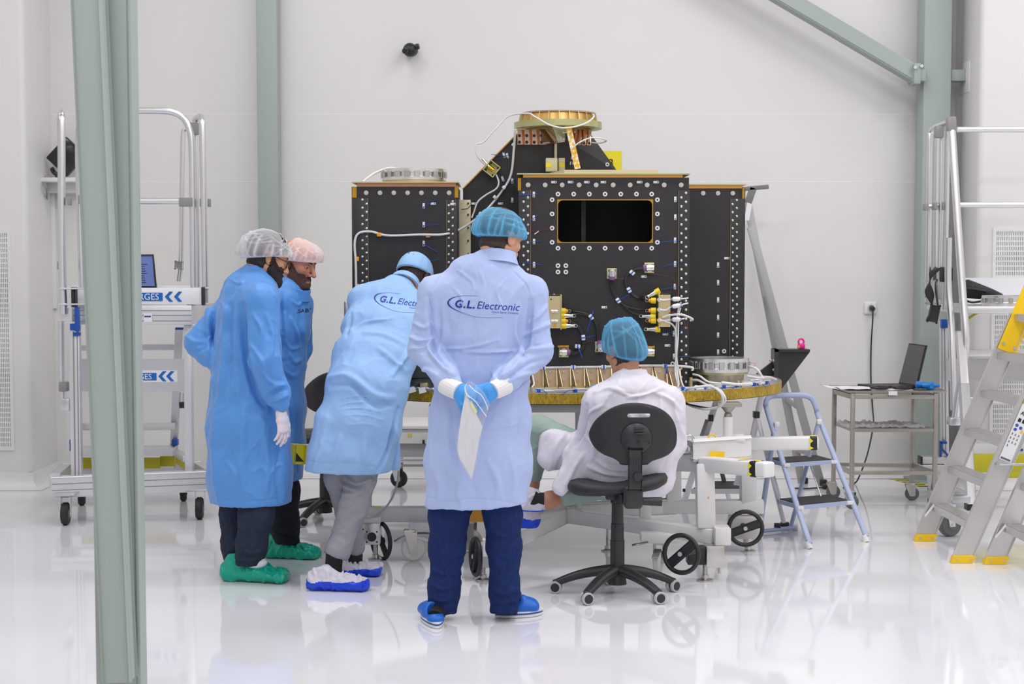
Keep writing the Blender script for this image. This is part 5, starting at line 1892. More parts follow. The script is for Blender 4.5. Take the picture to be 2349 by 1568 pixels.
bar2(pl, 'side_beam', (402, 1036, YK - 0.1), (428, 1052, YR + 0.06), 0.045, 0.04, M_ALUP, 0.004)
bar2(pl, 'yellow_board', (404, 1049, YK - 0.1), (426, 1066, YR + 0.06), 0.008, 0.07, M_YGR, 0)
k = boxpx(pl, 'kick_panel', 186, 823, 426, 897, YR + 0.04, YR + 0.045, mat('dull_aluminium', (0.62, 0.63, 0.66), 0.4, 0.8))
YS = YR + 0.036
boxpx(k, 'sign_sheet', 206, 849, 407, 876, YS + 0.002, YS + 0.003, M_SIGNW)
boxpx(k, 'sign_band', 262, 855, 359, 872, YS, YS + 0.001, M_SIGN)
chevrons(k, (363, 381), 862.5, 11.5, YS)
chevrons(k, (222, 240), 864, 11.5, YS, point=1)
def sign_text(par, txt, px, py, Y, size, material=M_SIGNW, bold=0.0):
    m = MB()
    w = text_on(m, txt, at(px, py, Y), (1, 0, 0), (0, 0, 1), size, bold)
    m.build('lettering', material, par)
sign_text(k, 'GES', 318, 869.5, YS - 0.001, 0.048)
# deck with toe board
dk = boxpx(pl, 'deck', 165, 700, 440, 744, YR - 0.1, YK, M_ALUP, 0.004)
for y in (711, 722, 735):
    boxpx(dk, 'profile_slot', 166, y, 439, y + 2, YR - 0.102, YR - 0.1, M_GREYP)
m = MB()
rect(m, 330, 718, 349, 738, YR - 0.104, YR - 0.103)
lb = m.build('label', M_SIGNW, dk)
m = MB()
rect(m, 331, 724, 346, 727, YR - 0.106, YR - 0.1045)
m.build('label_print', mat('purple_ink', srgb(70, 50, 140), 0.5), dk)
tb = boxpx(pl, 'toe_board', 165, 660, 462, 698, YR - 0.09, YR - 0.08, M_SIGNW, 0.003)
YS = YR - 0.094
boxpx(tb, 'sign_band', 262, 671, 373, 690, YS, YS + 0.002, M_SIGN)
chevrons(tb, (378, 399), 680, 11.5, YS)
sign_text(tb, 'RGES', 318, 687, YS - 0.001, 0.054)
boxpx(pl, 'toe_board', 165, 655, 440, 690, YK - 0.02, YK, M_SIGNW, 0.003)
for a, b, y0_, y1_, Y in ((462, 468, 658, 700, YR - 0.1), (163, 170, 658, 704, YL - 0.0), (171, 173, 658, 704, YL - 0.0)):
    boxpx(pl, 'rubber_strip', a, y0_, b, y1_, Y, Y + 0.05, M_RUB, 0.002)
# guard rails
pipe(pl, 'guard_rail', [(146, 720, YL + 0.02), (142, 560, YL + 0.02), (141, 300, YL + 0.02), (141, 272, YL + 0.05), (141, 259, YL + 0.14), (140, 262, YL + 0.5)], 0.0235)
pipe(pl, 'guard_rail', [(190, 700, YL + 0.15), (183, 480, YL + 0.15), (180, 320, YL + 0.15), (190, 275, YL + 0.15), (225, 256, YL + 0.16), (300, 254, YR), (360, 254, YR), (395, 257, YR), (420, 270, YR), (434, 296, YR), (440, 340, YR), (442, 480, YR), (445, 700, YR)], 0.0205)
pipe(pl, 'guard_rail', [(472, 700, YR - 0.03), (468, 480, YR - 0.03), (464, 300, YR - 0.03), (463, 278, YR), (459, 267, YR + 0.1), (448, 275, YR + 0.3)], 0.02)
pipe(pl, 'guard_rail', [(455, 700, YR + 0.2), (452, 480, YR + 0.2), (449, 300, YR + 0.2), (449, 283, YR + 0.22)], 0.013)
pipe(pl, 'guard_rail', [(410, 645, YK - 0.2), (415, 590, YK - 0.2), (418, 400, YK - 0.2), (420, 310, YK - 0.2), (424, 296, YK - 0.2)], 0.0155)
MB().beam(at(411, 600, YK - 0.2), at(410, 616, YK - 0.2), 0.045, 0.045, (0, 1, 0), 0.006).build('rail_clamp', M_GREYP, pl)
pipe(pl, 'mid_rail', [(186, 463, YL + 0.15), (300, 461, YR), (415, 461, YR)], 0.019, n=1)
for a, y0_, b, y1_, Y in ((410, 453, 441, 473, YR - 0.03), (179, 447, 196, 467, YL + 0.12), (436, 280, 452, 308, YR + 0.15), (131, 270, 136, 298, YL + 0.05), (458, 455, 463, 474, YR), (476, 455, 480, 474, YR), (154, 452, 159, 470, YL + 0.0), (131, 600, 136, 618, YL + 0.05)):
    boxpx(pl, 'rail_clamp', a, y0_, b, y1_, Y, Y + 0.06, M_GREYP, 0.003)
for y in (662, 698):
    for a, b, Y in ((137, 206, YL - 0.01), (428, 480, YR - 0.06)):
        pipe(pl, 'rail_bolt', [(a, y, Y), (b, y - 1, Y)], 0.006, M_ZINC, 1, 8)
boxpx(pl, 'post_bracket', 137, 706, 165, 736, YL + 0.04, YL + 0.08, M_ALUP, 0.003)
boxpx(pl, 'post_bracket', 181, 706, 206, 736, YL + 0.14, YL + 0.2, M_ALUP, 0.003)
m = MB()
rect(m, 171, 704, 181, 760, YL + 0.0, YL + 0.03, 0.003)
rect(m, 160, 742, 182, 757, YL + 0.01, YL + 0.04, 0.003)
rect(m, 167, 762, 182, 770, YL + 0.01, YL + 0.05, 0.003)
m.build('blue_latch', M_BLUE, pl)
boxpx(pl, 'blue_latch', 402, 751, 419, 756, YK - 0.22, YK - 0.18, M_BLUE)
boxpx(pl, 'blue_hook', 159, 1008, 169, 1034, YK - 0.24, YK - 0.18, M_BLUE, 0.004)
boxpx(pl, 'blue_hook', 393, 1008, 406, 1022, YK - 0.06, YK, M_BLUE, 0.004)
pipe(pl, 'outrigger_tube', [(140, 735, YL + 0.25), (141, 870, YL + 0.25)], 0.019, M_ALUP, 1)
pipe(pl, 'outrigger_tube', [(142, 870, YL + 0.25), (144, 925, YL + 0.25)], 0.014, M_ALU, 1)
boxpx(pl, 'outrigger_collar', 134, 876, 153, 898, YL + 0.22, YL + 0.28, M_GREYP, 0.006)
boxpx(pl, 'outrigger_foot', 137, 914, 159, 942, YL + 0.23, YL + 0.29, M_ZINC, 0.006)
pipe(pl, 'outrigger_tube', [(419, 900, YK - 0.1), (418, 935, YK - 0.1)], 0.014, M_ALU, 1)
boxpx(pl, 'outrigger_foot', 411, 922, 425, 936, YK - 0.13, YK - 0.07, M_BLACKP, 0.004)
def plate_castor(px, py, r, par, turn):
    g = ground(px, py)
    k = castor(g.x, g.y, r, 0.044, turn, r * 2 + 0.05, par, M_RUB, M_ZINC, False, 'castor', M_GREYP)
    MB().box((g.x, g.y, r * 2 + 0.053), (0.14, 0.12, 0.008), None, 0.002).build('castor_plate', M_ZINC, par)
plate_castor(151, 1203, 0.068, pl, 0.1)
plate_castor(458, 1190, 0.068, pl, 0.1)
plate_castor(421, 1148, 0.068, pl, 0.2)
plate_castor(188, 1158, 0.068, pl, 0.2)
# laptop standing on its deck
lp = thing('laptop', 'open laptop with lit blue screen on the left platform deck', 'laptop', at(318, 658, 9.75))
a, b = at(262, 657, 9.72), at(352, 657, 9.72)
zd = at(300, 699, YR - 0.1).z + 0.0
MB().box2((a.x, 9.5, zd), (b.x, 9.74, zd + 0.018), 0.004).build('base', M_BLACKP, lp)
q = [at(240, 583, 9.78), at(352, 583, 9.78), at(360, 664, 9.72), at(240, 664, 9.72)]
MB().prism(q, (0, 0.01, 0)).build('lid', M_BLACKP, lp)
q = [at(246, 588, 9.774), at(349, 588, 9.774), at(355, 656, 9.716), at(246, 656, 9.716)]
sc = MB().prism([p + V((0, -0.002, 0)) for p in q], (0, 0.001, 0)).build('screen', M_SCREEN, lp)
m = MB()
for i in range(9):
    y = 605 + i * 5.2
    f = (y - 588) / 68
    Yq = 9.774 - 0.058 * f - 0.004
    m.prism([at(318, y, Yq), at(338 - (i * 7) % 9, y, Yq), at(338 - (i * 7) % 9, y + 3, Yq), at(318, y + 3, Yq)], (0, 0.0005, 0))
m.build('screen_text', mat('screen_ink', srgb(50, 56, 96), 0.4, emit=srgb(50, 56, 96), estr=0.4), sc)

# ---------------- right work platform
YF, YB_ = 9.25, 10.1
pr = thing('work_platform', 'aluminium work platform with guardrails at the right edge of the room', 'platform', (at(2250, 1000, 9.6).x, 9.6, 0))
xe = at(2349, 700, 9.6).x + 0.35           # carries on a little beyond the picture
def rail(y, Y, r, x0_):
    p = at(x0_, y, Y)
    return MB().tube([p, (xe, Y, p.z)], r, 14, 1).build('guard_rail', M_ALU, pr, 60)
rail(297, 9.9, 0.0185, 2196)
rail(470, 9.9, 0.0185, 2202)
pipe(pr, 'stair_rail', [(2183, 290, 9.3), (2195, 480, 9.22), (2207, 660, 9.15), (2215, 762, 9.1), (2215, 800, 9.1), (2208, 845, 9.12), (2198, 915, 9.16), (2192, 958, 9.18)], 0.0235)
MB().beam(at(2182, 300, 9.3), at(2181, 268, 9.3), 0.055, 0.055, (0, 1, 0), 0.008).build('rail_joint', M_GREYP, pr)
pipe(pr, 'stair_rail', [(2176, 545, 9.4), (2175, 650, 9.4), (2182, 740, 9.36), (2186, 860, 9.3), (2188, 940, 9.3)], 0.021)
boxpx(pr, 'rail_foot', 2180, 958, 2204, 976, 9.14, 9.22, M_ZINC, 0.006)
pipe(pr, 'guard_rail', [(2128, 700, 9.6), (2131, 480, 9.6), (2133, 330, 9.6), (2136, 303, 9.6), (2148, 290, 9.55), (2181, 278, 9.4)], 0.017)
for a, b, Y, r in ((2150, 2146, 9.7, 0.013), (2161, 2152, 9.5, 0.015), (2175, 2166, 9.45, 0.013)):
    pipe(pr, 'guard_rail', [(b, 710, Y), (a - 3, 500, Y), (a, 300, Y)], r, n=1)
for a, y0_, b, y1_ in ((2148, 288, 2166, 315), (2122, 466, 2131, 482), (2143, 463, 2152, 481), (2163, 462, 2169, 481)):
    boxpx(pr, 'rail_clamp', a, y0_, b, y1_, 9.46, 9.52, M_GREYP, 0.004)
pipe(pr, 'guard_rail', [(2133, 474, 9.55), (2166, 472, 9.5)], 0.016, n=1)
for y in (642, 678, 693):
    boxpx(pr, 'rail_bolt', 2121, y, 2172, y + 4, 9.5, 9.52, M_ZINC)
z_dk = at(2300, 702, YF).z
MB().box2((at(2212, 702, YF).x, YF, z_dk - 0.045), (xe, YB_, z_dk), 0.008).build('deck', M_ALUP, pr)
MB().box2((at(2212, 640, YB_).x, YB_, z_dk), (xe, YB_ + 0.02, at(2300, 637, YB_).z)).build('toe_board', M_SIGNW, pr)
MB().box2((at(2206, 717, YF).x, YF - 0.02, at(2300, 730, YF).z), (at(2216, 717, YF).x, YF + 0.02, at(2300, 690, YF).z)).build('deck_bracket', M_ZINC, pr)
bar2(pr, 'brace', (2214, 735, 9.5), (2245, 715, 9.5), 0.03, 0.012, M_YGR)
for y, Y, h, mt in ((810, 9.95, 0.045, M_ALU), (918, 9.95, 0.045, M_ALU), (1029, 9.9, 0.065, M_SIGNW)):
    p = at(2222, y, Y)
    MB().box2((p.x, Y, p.z - h / 2), (xe, Y + 0.05, p.z + h / 2), 0.006).build('rung', mt, pr)
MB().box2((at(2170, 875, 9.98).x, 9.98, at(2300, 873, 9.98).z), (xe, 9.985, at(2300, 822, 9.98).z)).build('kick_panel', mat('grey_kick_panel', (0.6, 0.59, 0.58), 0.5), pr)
m = MB().box2((at(2227, 1060, 9.6).x, 9.6, at(2300, 1083, 9.6).z), (xe, 9.65, at(2300, 1042, 9.6).z), 0.004)
m.box2((at(2312, 1080, 9.6).x, 9.6, at(2300, 1096, 9.6).z), (xe, 9.63, at(2300, 1082, 9.6).z), 0.003)
m.build('yellow_beam', M_YGR, pr)
bar2(pr, 'upright', (2167, 1050, 10.4), (2164, 735, 10.4), 0.05, 0.045, M_ALUP, 0.004, (0, 1, 0))
for x in (2163, 2170):
    bar2(pr, 'profile_slot', (x, 1040, 10.374), (x - 3, 740, 10.374), 0.004, 0.003, M_GREYP, 0, (0, 1, 0))
m = MB()
rect(m, 2160, 732, 2175, 752, 10.35, 10.39, 0.004)
m.build('blue_latch', M_BLUE, pr)
m = MB()
rect(m, 2157, 1012, 2173, 1018, 10.33, 10.37, 0.003)
rect(m, 2157, 1012, 2161, 1048, 10.33, 10.37, 0.003)
m.beam(at(2161, 1030, 10.35), at(2185, 1055, 10.35), 0.02, 0.012, (0, 0, 1))
m.build('blue_hook', M_BLUE, pr)
boxpx(pr, 'blue_tab', 2337, 1029, 2347, 1034, 9.89, 9.9, M_BLUE)
m = MB()
rect(m, 2116, 1048, 2190, 1064, 10.36, 10.44, 0.004)
rect(m, 2116, 1066, 2190, 1084, 10.35, 10.44, 0.004)
m.build('base_beam', M_ALUP, pr)
boxpx(pr, 'beam_cap', 2112, 1047, 2117, 1066, 10.35, 10.44, M_BLACKP, 0.003)
bar2(pr, 'stringer', (2211, 880, 9.05), (2227, 1158, 8.88), 0.05, 0.05, M_ALUP, 0.005, (0, 1, 0))
bar2(pr, 'stringer', (2203, 760, 9.12), (2212, 890, 9.05), 0.05, 0.04, M_ALUP, 0.005, (0, 1, 0))
boxpx(pr, 'stringer_foot', 2219, 1156, 2233, 1171, 8.85, 8.92, M_BLACKP, 0.003)
g = ground(2178, 1229)
castor(g.x, g.y, 0.072, 0.05, PI / 2 + 0.35, 0.2, pr, mat('grey_tyre', (0.16, 0.16, 0.17), 0.6), M_ZINC, False, 'castor', mat('brown_hub', (0.2, 0.17, 0.14), 0.5))
m = MB().box2((g.x - 0.0, g.y - 0.05, 0.2), (at(2221, 1160, g.y).x, g.y + 0.05, 0.235), 0.004)
m.build('castor_plate', M_ZINC, pr)
plate_castor(2141, 1138, 0.05, pr, 0.2)
# shoulder bag on the deck, strap over the edge
M_BAG = mat('black_nylon', (0.014, 0.014, 0.016), 0.55, bump=0.25, bscale=90)
bg = thing('shoulder_bag', 'black shoulder bag lying on the right platform deck', 'bag', at(2250, 690, 9.73))
zb = z_dk + 0.0005
rows = []
for i, (px, py, h_, w_) in enumerate(((2205, 664, 0.055, 0.05), (2220, 662, 0.06, 0.075), (2245, 668, 0.05, 0.085), (2272, 674, 0.036, 0.08), (2296, 681, 0.024, 0.05), (2306, 684, 0.012, 0.03))):
    c = at(px, py, 9.73)
    c.z = max(zb + h_ + 0.002, c.z) if i < 5 else zb + h_ + 0.004
    rows.append([c + V((0, w_ * math.cos(a) * (abs(math.cos(a)) ** -0.3 if abs(math.cos(a)) > .01 else 1), h_ * math.sin(a))) for a in [2 * PI * j / 20 for j in range(20)]])
MB().rings(rows).build('body', M_BAG, bg, 70)
pipe(bg, 'piping', [(2215, 660, 9.64), (2240, 664, 9.635), (2262, 668, 9.64)], 0.006, M_BLACKP)
pipe(bg, 'strap', [(2212, 688, 9.63), (2230, 693, 9.61), (2250, 691, 9.62), (2275, 690, 9.64)], 0.007, M_BLACKP)
q = MB()
P = crom([at(x, y, 9.38) for x, y in ((2155, 614, ), (2140, 625), (2133, 645), (2131, 665), (2136, 690), (2140, 712), (2134, 735))], 6)
rows = []
for i, p in enumerate(P):
    w_ = 0.016 + 0.012 * math.sin(i * 0.4)
    rows.append([p + V((math.cos(a) * w_, 0.006 * math.sin(a), 0)) for a in [2 * PI * j / 10 for j in range(10)]])
q.rings(rows)
q.build('strap', M_BAG, bg, 70)
m = MB()
rect(m, 2139, 612, 2164, 646, 9.64, 9.42, 0.012)
m.build('flap', M_BAG, bg)
bar2(bg, 'pad', (2146, 700, 9.37), (2138, 738, 9.37), 0.055, 0.02, M_BAG, 0.008, (0, 1, 0))
pipe(bg, 'strap', [(2150, 640, 9.38), (2146, 655, 9.37), (2150, 690, 9.37), (2152, 706, 9.37)], 0.006, M_BLACKP)
boxpx(bg, 'phone_pocket', 2151, 652, 2160, 686, 9.37, 9.4, M_GREYP, 0.004)
# ring on the deck
rcp = at(2312, 690, 9.43)
Rk = 58 * mpp(9.43)
rg = thing('clamp_ring', 'bright machined metal ring lying on the right platform deck', 'ring', (rcp.x, 9.43, z_dk))
mr_ = MB().lathe([(Rk, z_dk + 0.001), (Rk, z_dk + 0.018), (Rk - 0.01, z_dk + 0.022), (Rk - 0.01, z_dk + 0.042), (Rk, z_dk + 0.046), (Rk, z_dk + 0.062), (Rk - 0.025, z_dk + 0.062), (Rk - 0.025, z_dk + 0.001)], (rcp.x, 9.43, 0), seg=72, close=True)
mr_.build('band', M_RING, rg, 40)
for k_ in range(16):
    a = 2 * PI * (k_ + 0.5) / 16
    d = V((math.cos(a), math.sin(a), 0))
    MB().box(V((rcp.x, 9.43, z_dk + 0.032)) + d * (Rk - 0.002), (0.02, 0.012, 0.03), frame(V((0, 0, 1)), d), 0.002, 1).build('clamp_block', M_STEEL, rg)

# ---------------- yellow-footed ladders (rails lean to the right, treads run away from us)
M_LAD = mat('ladder_aluminium', (0.70, 0.69, 0.68), 0.36, 0.9, var=0.05, vscale=30, stretch=(1, 1, 0.15))
def yladder(far, near, label, near_rail=True, n=6, sticker=False):
    far, near = V(far), V(near)
    lean = V((0.41, 0, 1)).normalized()
    sx = V((lean.z, 0, -lean.x))           # across the rail face
    t = thing('step_ladder', label, 'ladder', ((far.x + near.x) / 2, (far.y + near.y) / 2, 0))
    for g_, show in ((far, True), (near, near_rail)):
        if not show:
            continue
        base = g_ + V((0, 0, 0.03))
        top = base + lean * (1.34 if g_ is far else 1.38)
        P = []
        r_ = MB()
        c0, c1 = base, top
        w_ = 0.052
        r_.prism([c0 - sx * w_ + lean * (sx.z * w_ / lean.z), c0 + sx * w_ - lean * (sx.z * w_ / lean.z), c1 + sx * w_, c1 - sx * w_], (0, 0.004, 0))
        r_.beam(c0 - sx * w_ + lean * 0.02, c1 - sx * w_, 0.004, 0.026, V((0, 1, 0)))
        r_.beam(c0 + sx * w_ - lean * 0.02, c1 + sx * w_, 0.004, 0.026, V((0, 1, 0)))
        rl = r_.build('rail', M_LAD, t)
        # foot
        f = MB()
        b0 = g_ - sx * 0.058
        f.prism([V((g_.x - 0.062, g_.y - 0.018, 0.001)), V((g_.x + 0.052, g_.y - 0.018, 0.001)), V((g_.x + 0.068, g_.y - 0.018, 0.038)), V((g_.x - 0.05, g_.y - 0.018, 0.038))], (0, 0.04, 0))
        ft = f.build('foot', M_YEL, rl)
        for s in (-1, 1):
            p = V((g_.x + 0.005 + s * 0.036, g_.y - 0.018, 0.02))
            MB().cyl(p, p + V((0, -0.003, 0)), 0.006, seg=8).build('rivet', M_ZINC, rl)
    for i in range(n):
        z = 0.209 + 0.2145 * i
        a = far + lean * (z / lean.z)
        b = near + lean * (z / lean.z)
        m = MB()
        m.beam(a + V((0, -0.004, 0)), b + V((0, 0.006, 0)), 0.088, 0.004, V((0, 0, 1)))
        d = (b - a).normalized()
        e = V((d.y, -d.x, 0))
        if e.x > 0:
            e = -e
        m.beam(a + e * 0.044 - V((0, 0.004, 0.018)), b + e * 0.044 + V((0, 0.006, -0.018)), 0.004, 0.04, V((0, 0, 1)))
        for k in range(5):
            o = e * (0.035 - 0.018 * k) + V((0, 0, 0.003))
            m.beam(a + o, b + o, 0.006, 0.003, V((0, 0, 1)))
        m.build('tread', M_LAD, t)
    # stay strap below the lowest tread
    a = far + lean * (0.19 / lean.z) - sx * 0.05 + V((0, -0.012, 0))
    MB().beam(a + V((0.01, -0.02, 0.004)), far + lean * 0.13 - sx * 0.055, 0.012, 0.006, V((0, 1, 0))).build('stay', M_ALU, t)
    return t, far, near, lean, sx
fl, nr = ground(2121, 1240), ground(2207, 1290)
t, far, near, lean, sx = yladder(fl, nr, 'aluminium ladder with yellow feet and a sticker strip on its near rail')
# yellow top guard of the far rail
a = far + lean * 1.16
MB().prism([a - sx * 0.056 + V((0, -0.004, 0)), a + sx * 0.056 + V((0, -0.004, 0)), a + sx * 0.056 + lean * 0.42, a - sx * 0.056 + lean * 0.42], (0, -0.006, 0)).build('top_guard', M_YEL, t)
for s in (-1, 1):
    p = a + sx * (0.035 * s) + lean * 0.035 + V((0, -0.011, 0))
    MB().cyl(p, p + V((0, -0.004, 0)), 0.009, seg=10).build('bolt', M_ZINC, t)
# stickers on the near rail, in the plane of its face
def on_rail(s, h, d=0.0):
    return near + V((0, -0.004 - d, 0.03)) + lean * h + sx * s
def patch(par, name, s0, s1, h0, h1, material, d=0.0):
    P = [on_rail(s0, h0, d), on_rail(s1, h0, d), on_rail(s1, h1, d), on_rail(s0, h1, d)]
    return MB().prism(P, (0, -0.0006, 0)).build(name, material, par)
st = patch(t, 'sticker', -0.03, 0.036, 0.55, 0.86, M_SIGNW)
patch(t, 'sticker_head', -0.03, 0.036, 0.86, 0.885, mat('orange_label', srgb(235, 160, 30), 0.5))
def rail_text(txt, s, h, size, material, bold=0.0, d=0.002):
    m = MB()
    text_on(m, txt, on_rail(s, h, d), sx, lean, size, bold)
    m.build('lettering', material, t)
rail_text('ALVE', -0.018, 0.805, 0.026, M_TAPEK, 0.0008)
c = on_rail(0.012, 0.935, 0.0015)
m = MB()
P = [c + sx * (0.042 * math.cos(PI / 8 + k * PI / 4)) + lean * (0.042 * math.sin(PI / 8 + k * PI / 4)) for k in range(8)]
m.prism(P, (0, -0.0006, 0))
oc = m.build('red_octagon', mat('sign_red', srgb(205, 35, 35), 0.4), t)
rail_text('7', 0.0, 0.915, 0.05, M_SIGNW, 0.001, 0.003)
random.seed(4)
for i in range(2):
    patch(t, 'black_pictogram', -0.018 + i * 0.024, -0.002 + i * 0.024, 0.765, 0.785, M_TAPEK, 0.001)
for i, (s_, h_) in enumerate(((-0.018, 0.745), (0.006, 0.738), (-0.018, 0.722))):
    c = on_rail(s_ + 0.006, h_, 0.001)
    MB().cyl(c, c + V((0, -0.0006, 0)), 0.009, seg=16).build('blue_pictogram', mat('pictogram_blue', srgb(70, 90, 180), 0.5), t)
c = on_rail(0.014, 0.714, 0.001)
MB().prism([c, c + sx * 0.022, c + sx * 0.011 + lean * 0.02], (0, -0.0006, 0)).build('yellow_pictogram', M_YEL, t)
for i in range(10):
    s_, h_ = -0.022 + 0.018 * (i % 3), 0.69 - 0.022 * (i // 3)
    c = on_rail(s_, h_, 0.001)
    w_ = V((0, -0.0006, 0))
    m = MB()
    m.prism([c, c + sx * 0.002, c + sx * 0.009 + lean * 0.012, c + sx * 0.007 + lean * 0.012], w_)
    m.prism([c + sx * 0.008, c + sx * 0.01, c + sx * 0.003 + lean * 0.012, c + sx * 0.001 + lean * 0.012], w_)
    m.build('ladder_pictogram', M_TAPEK, t)
patch(t, 'print_block', -0.024, 0.03, 0.555, 0.565, mat('print_grey', srgb(110, 100, 120), 0.5), 0.001)
a = on_rail(-0.02, 0.52, 0.004)
b = on_rail(0.3, 0.63, 0.004)
MB().cyl(a + V((0, 0.004, 0)), a + V((0, -0.016, 0)), 0.016).build('pivot', M_ZINC, t)
MB().beam(a + V((0.0, -0.008, 0.0)), V((a.x + 0.4, a.y - 0.004, a.z + 0.005)), 0.012, 0.02, V((0, 1, 0)), 0.003).build('spreader_bar', M_ZINC, t)
f2 = ground(2283, 1293)
yladder(f2, f2 + V((0.02, -0.62, 0)), 'aluminium ladder with yellow feet cut off by the lower right picture edge', True, 4)

# ---------------- blue folding step stool
M_STOOL = mat('lavender_blue_paint', srgb(176, 188, 218), 0.35)
M_MAT = mat('black_tread', (0.03, 0.03, 0.03), 0.7, bump=0.3, bscale=200)
fl, fr = ground(1857, 1258), ground(1987, 1242)
bl, br_ = ground(1742, 1226), ground(1814, 1216)
stl = thing('step_stool', 'pale blue folding two-step stool with black treads beside the steel trolley', 'step stool', ((fl.x + br_.x) / 2, (fl.y + bl.y) / 2, 0))
tl, tr_ = at(1757, 930, 8.92), at(1884, 970, 8.98)
def tubeR(pts, name, r=0.0135, material=M_STOOL, par=stl):
    return MB().tube(pts, r, 12, 8, flat=(1.25, 0.85)).build(name, material, par, 60)
H0, H1 = at(1775, 910, 8.95), at(1855, 909, 9.0)
tubeR([fl + V((0, 0, 0.03)), fl.lerp(at(1760, 940, 8.92), 0.5), at(1761, 945, 8.92), at(1757, 925, 8.92), at(1763, 912, 8.93), at(1780, 907, 8.94), at(1820, 906, 8.96), at(1846, 907, 8.98), at(1862, 914, 8.99), at(1872, 935, 8.99), at(1880, 962, 8.98), at(1880, 962, 8.98).lerp(fr + V((0, 0, 0.03)), 0.5), fr + V((0, 0, 0.03))], 'front_frame')
M_FOOT = mat('white_foot', (0.85, 0.85, 0.85), 0.4)
for g_, up in ((fl, (-0.3, 0.3, 1)), (fr, (-0.3, 0.2, 1))):
    MB().cyl(g_ + V((0, 0, 0.001)), g_ + V(up).normalized() * 0.04, 0.02, 0.017).build('foot', M_FOOT, stl)
pv_l, pv_r = at(1776, 985, 8.84), at(1877, 968, 8.93)
tubeR([pv_l, bl + V((0.0, 0, 0.02))], 'back_leg')
tubeR([pv_r, br_ + V((0, 0, 0.02))], 'back_leg')
tubeR([bl + V((-0.02, 0, 0.018)), br_ + V((0.03, 0, 0.018))], 'back_foot_bar')
MB().cyl(br_ + V((0.01, 0, 0.018)), br_ + V((0.04, 0, 0.018)), 0.018).build('foot', M_FOOT, stl)
MB().box(at(1783, 1205, 8.85), (0.035, 0.03, 0.03), None, 0.004).build('foot', M_BLACKP, stl)
for p in (at(1879, 967, 8.92), at(1782, 973, 8.85)):
    MB().box(p, (0.03, 0.03, 0.03), None, 0.006).build('pivot_cap', M_FOOT, stl)
def step(pts, name='step'):
    P = [V(p) for p in pts]
    zt = sum(p.z for p in P) / 4
    for p in P:
        p.z = zt
    s_ = MB().prism(P, (0, 0, -0.024)).build(name, M_STOOL, stl)
    c = sum(P, V()) / 4
    MB().prism([c + (p - c) * 0.93 + V((0, 0, 0.001)) for p in P], (0, 0, 0.003)).build('tread_mat', M_MAT, s_)
    for p in (P[0], P[1]):
        MB().box(p + V((0, -0.005, -0.012)), (0.035, 0.014, 0.02), None, 0.003).build('end_cap', M_FOOT, s_)
def on_line(a, b, z):
    return a + (b - a) * ((z - a.z) / (b.z - a.z))
for z, dep in ((at(1860, 1057, 8.75).z, 0.21), (at(1870, 1152, 8.58).z, 0.23)):
    a = on_line(fl + V((0, 0, .03)), at(1761, 945, 8.92), z)
    b = on_line(fr + V((0, 0, .03)), at(1880, 962, 8.98), z)
    d = V((-0.35, 1, 0)).normalized() * dep
    step([a + V((0.014, -0.02, 0)), b + V((-0.014, -0.02, 0)), b + d, a + d])
MB().cyl(at(1766, 1060, 8.9), at(1795, 1150, 8.8), 0.005).build('link_rod', M_ALU, stl)
MB().cyl(at(1857, 1062, 8.9), at(1884, 1140, 8.8), 0.004).build('link_rod', M_ALU, stl)

# ---------------- grey folding steps behind the stand
gs = thing('folding_steps', 'grey aluminium folding steps standing behind the white stand', 'step stool', (at(1680, 1140, 9.2).x, 9.2, 0))
def leg(a, b, w=0.034, name='leg', up=(0, 1, 0), material=M_ALUP):
    return MB().beam(at(*a), at(*b), w, 0.022, up, 0.004).build(name, material, gs)
g1, g2, g3, g4 = ground(1566, 1160), ground(1678, 1166), ground(1800, 1207), ground(1700, 1150)
MB().beam(g1 + V((0, 0, 0.001)), at(1648, 905, 9.35), 0.04, 0.022, (0, 1, 0), 0.004).build('front_leg', M_ALUP, gs)
MB().beam(g2 + V((0, 0, 0.001)), at(1644, 1040, 9.4), 0.028, 0.02, (0, 1, 0), 0.004).build('back_leg', M_ALUP, gs)
MB().beam(g3 + V((0, 0, 0.001)), at(1736, 950, 8.9), 0.026, 0.02, (0, 1, 0), 0.004).build('back_leg', M_ALUP, gs)
leg((1725, 1010, 9.1), (1752, 880, 9.1), 0.036, 'front_leg')
leg((1720, 1000, 9.1), (1690, 1110, 9.2), 0.03, 'front_leg')
boxpx(gs, 'hinge_cap', 1730, 944, 1743, 959, 8.88, 8.94, M_BLACKP, 0.003)
boxpx(gs, 'hinge_cap', 1626, 951, 1637, 966, 9.3, 9.34, M_BLACKP, 0.003)
m = MB()
P = [at(1585, 1121, 9.25), at(1705, 1118, 9.25), at(1705, 1108, 9.6), at(1625, 1110, 9.6)]
for p in P:
    p.z = P[0].z
st_ = MB().prism(P, (0, 0, -0.03)).build('step', M_ALUP, gs)
MB().prism([p * 0.92 + (sum(P, V()) / 4) * 0.08 + V((0, 0, 0.0012)) for p in P], (0, 0, 0.002)).build('tread_mat', M_MAT, st_)
MB().box(g3 + V((0, 0, 0.014)), (0.05, 0.03, 0.026), None, 0.004).build('foot', M_BLACKP, gs)
MB().cyl(at(1566, 1124, 9.2), at(1572, 1124, 9.2), 0.01).build('hinge', M_BLACKP, gs)
q = at(1617, 985, 9.33)
MB().beam(at(1609, 1000, 9.31), at(1622, 962, 9.32), 0.022, 0.002, (0, 1, 0)).build('label', mat('label_grey', srgb(150, 140, 150), 0.5), gs)

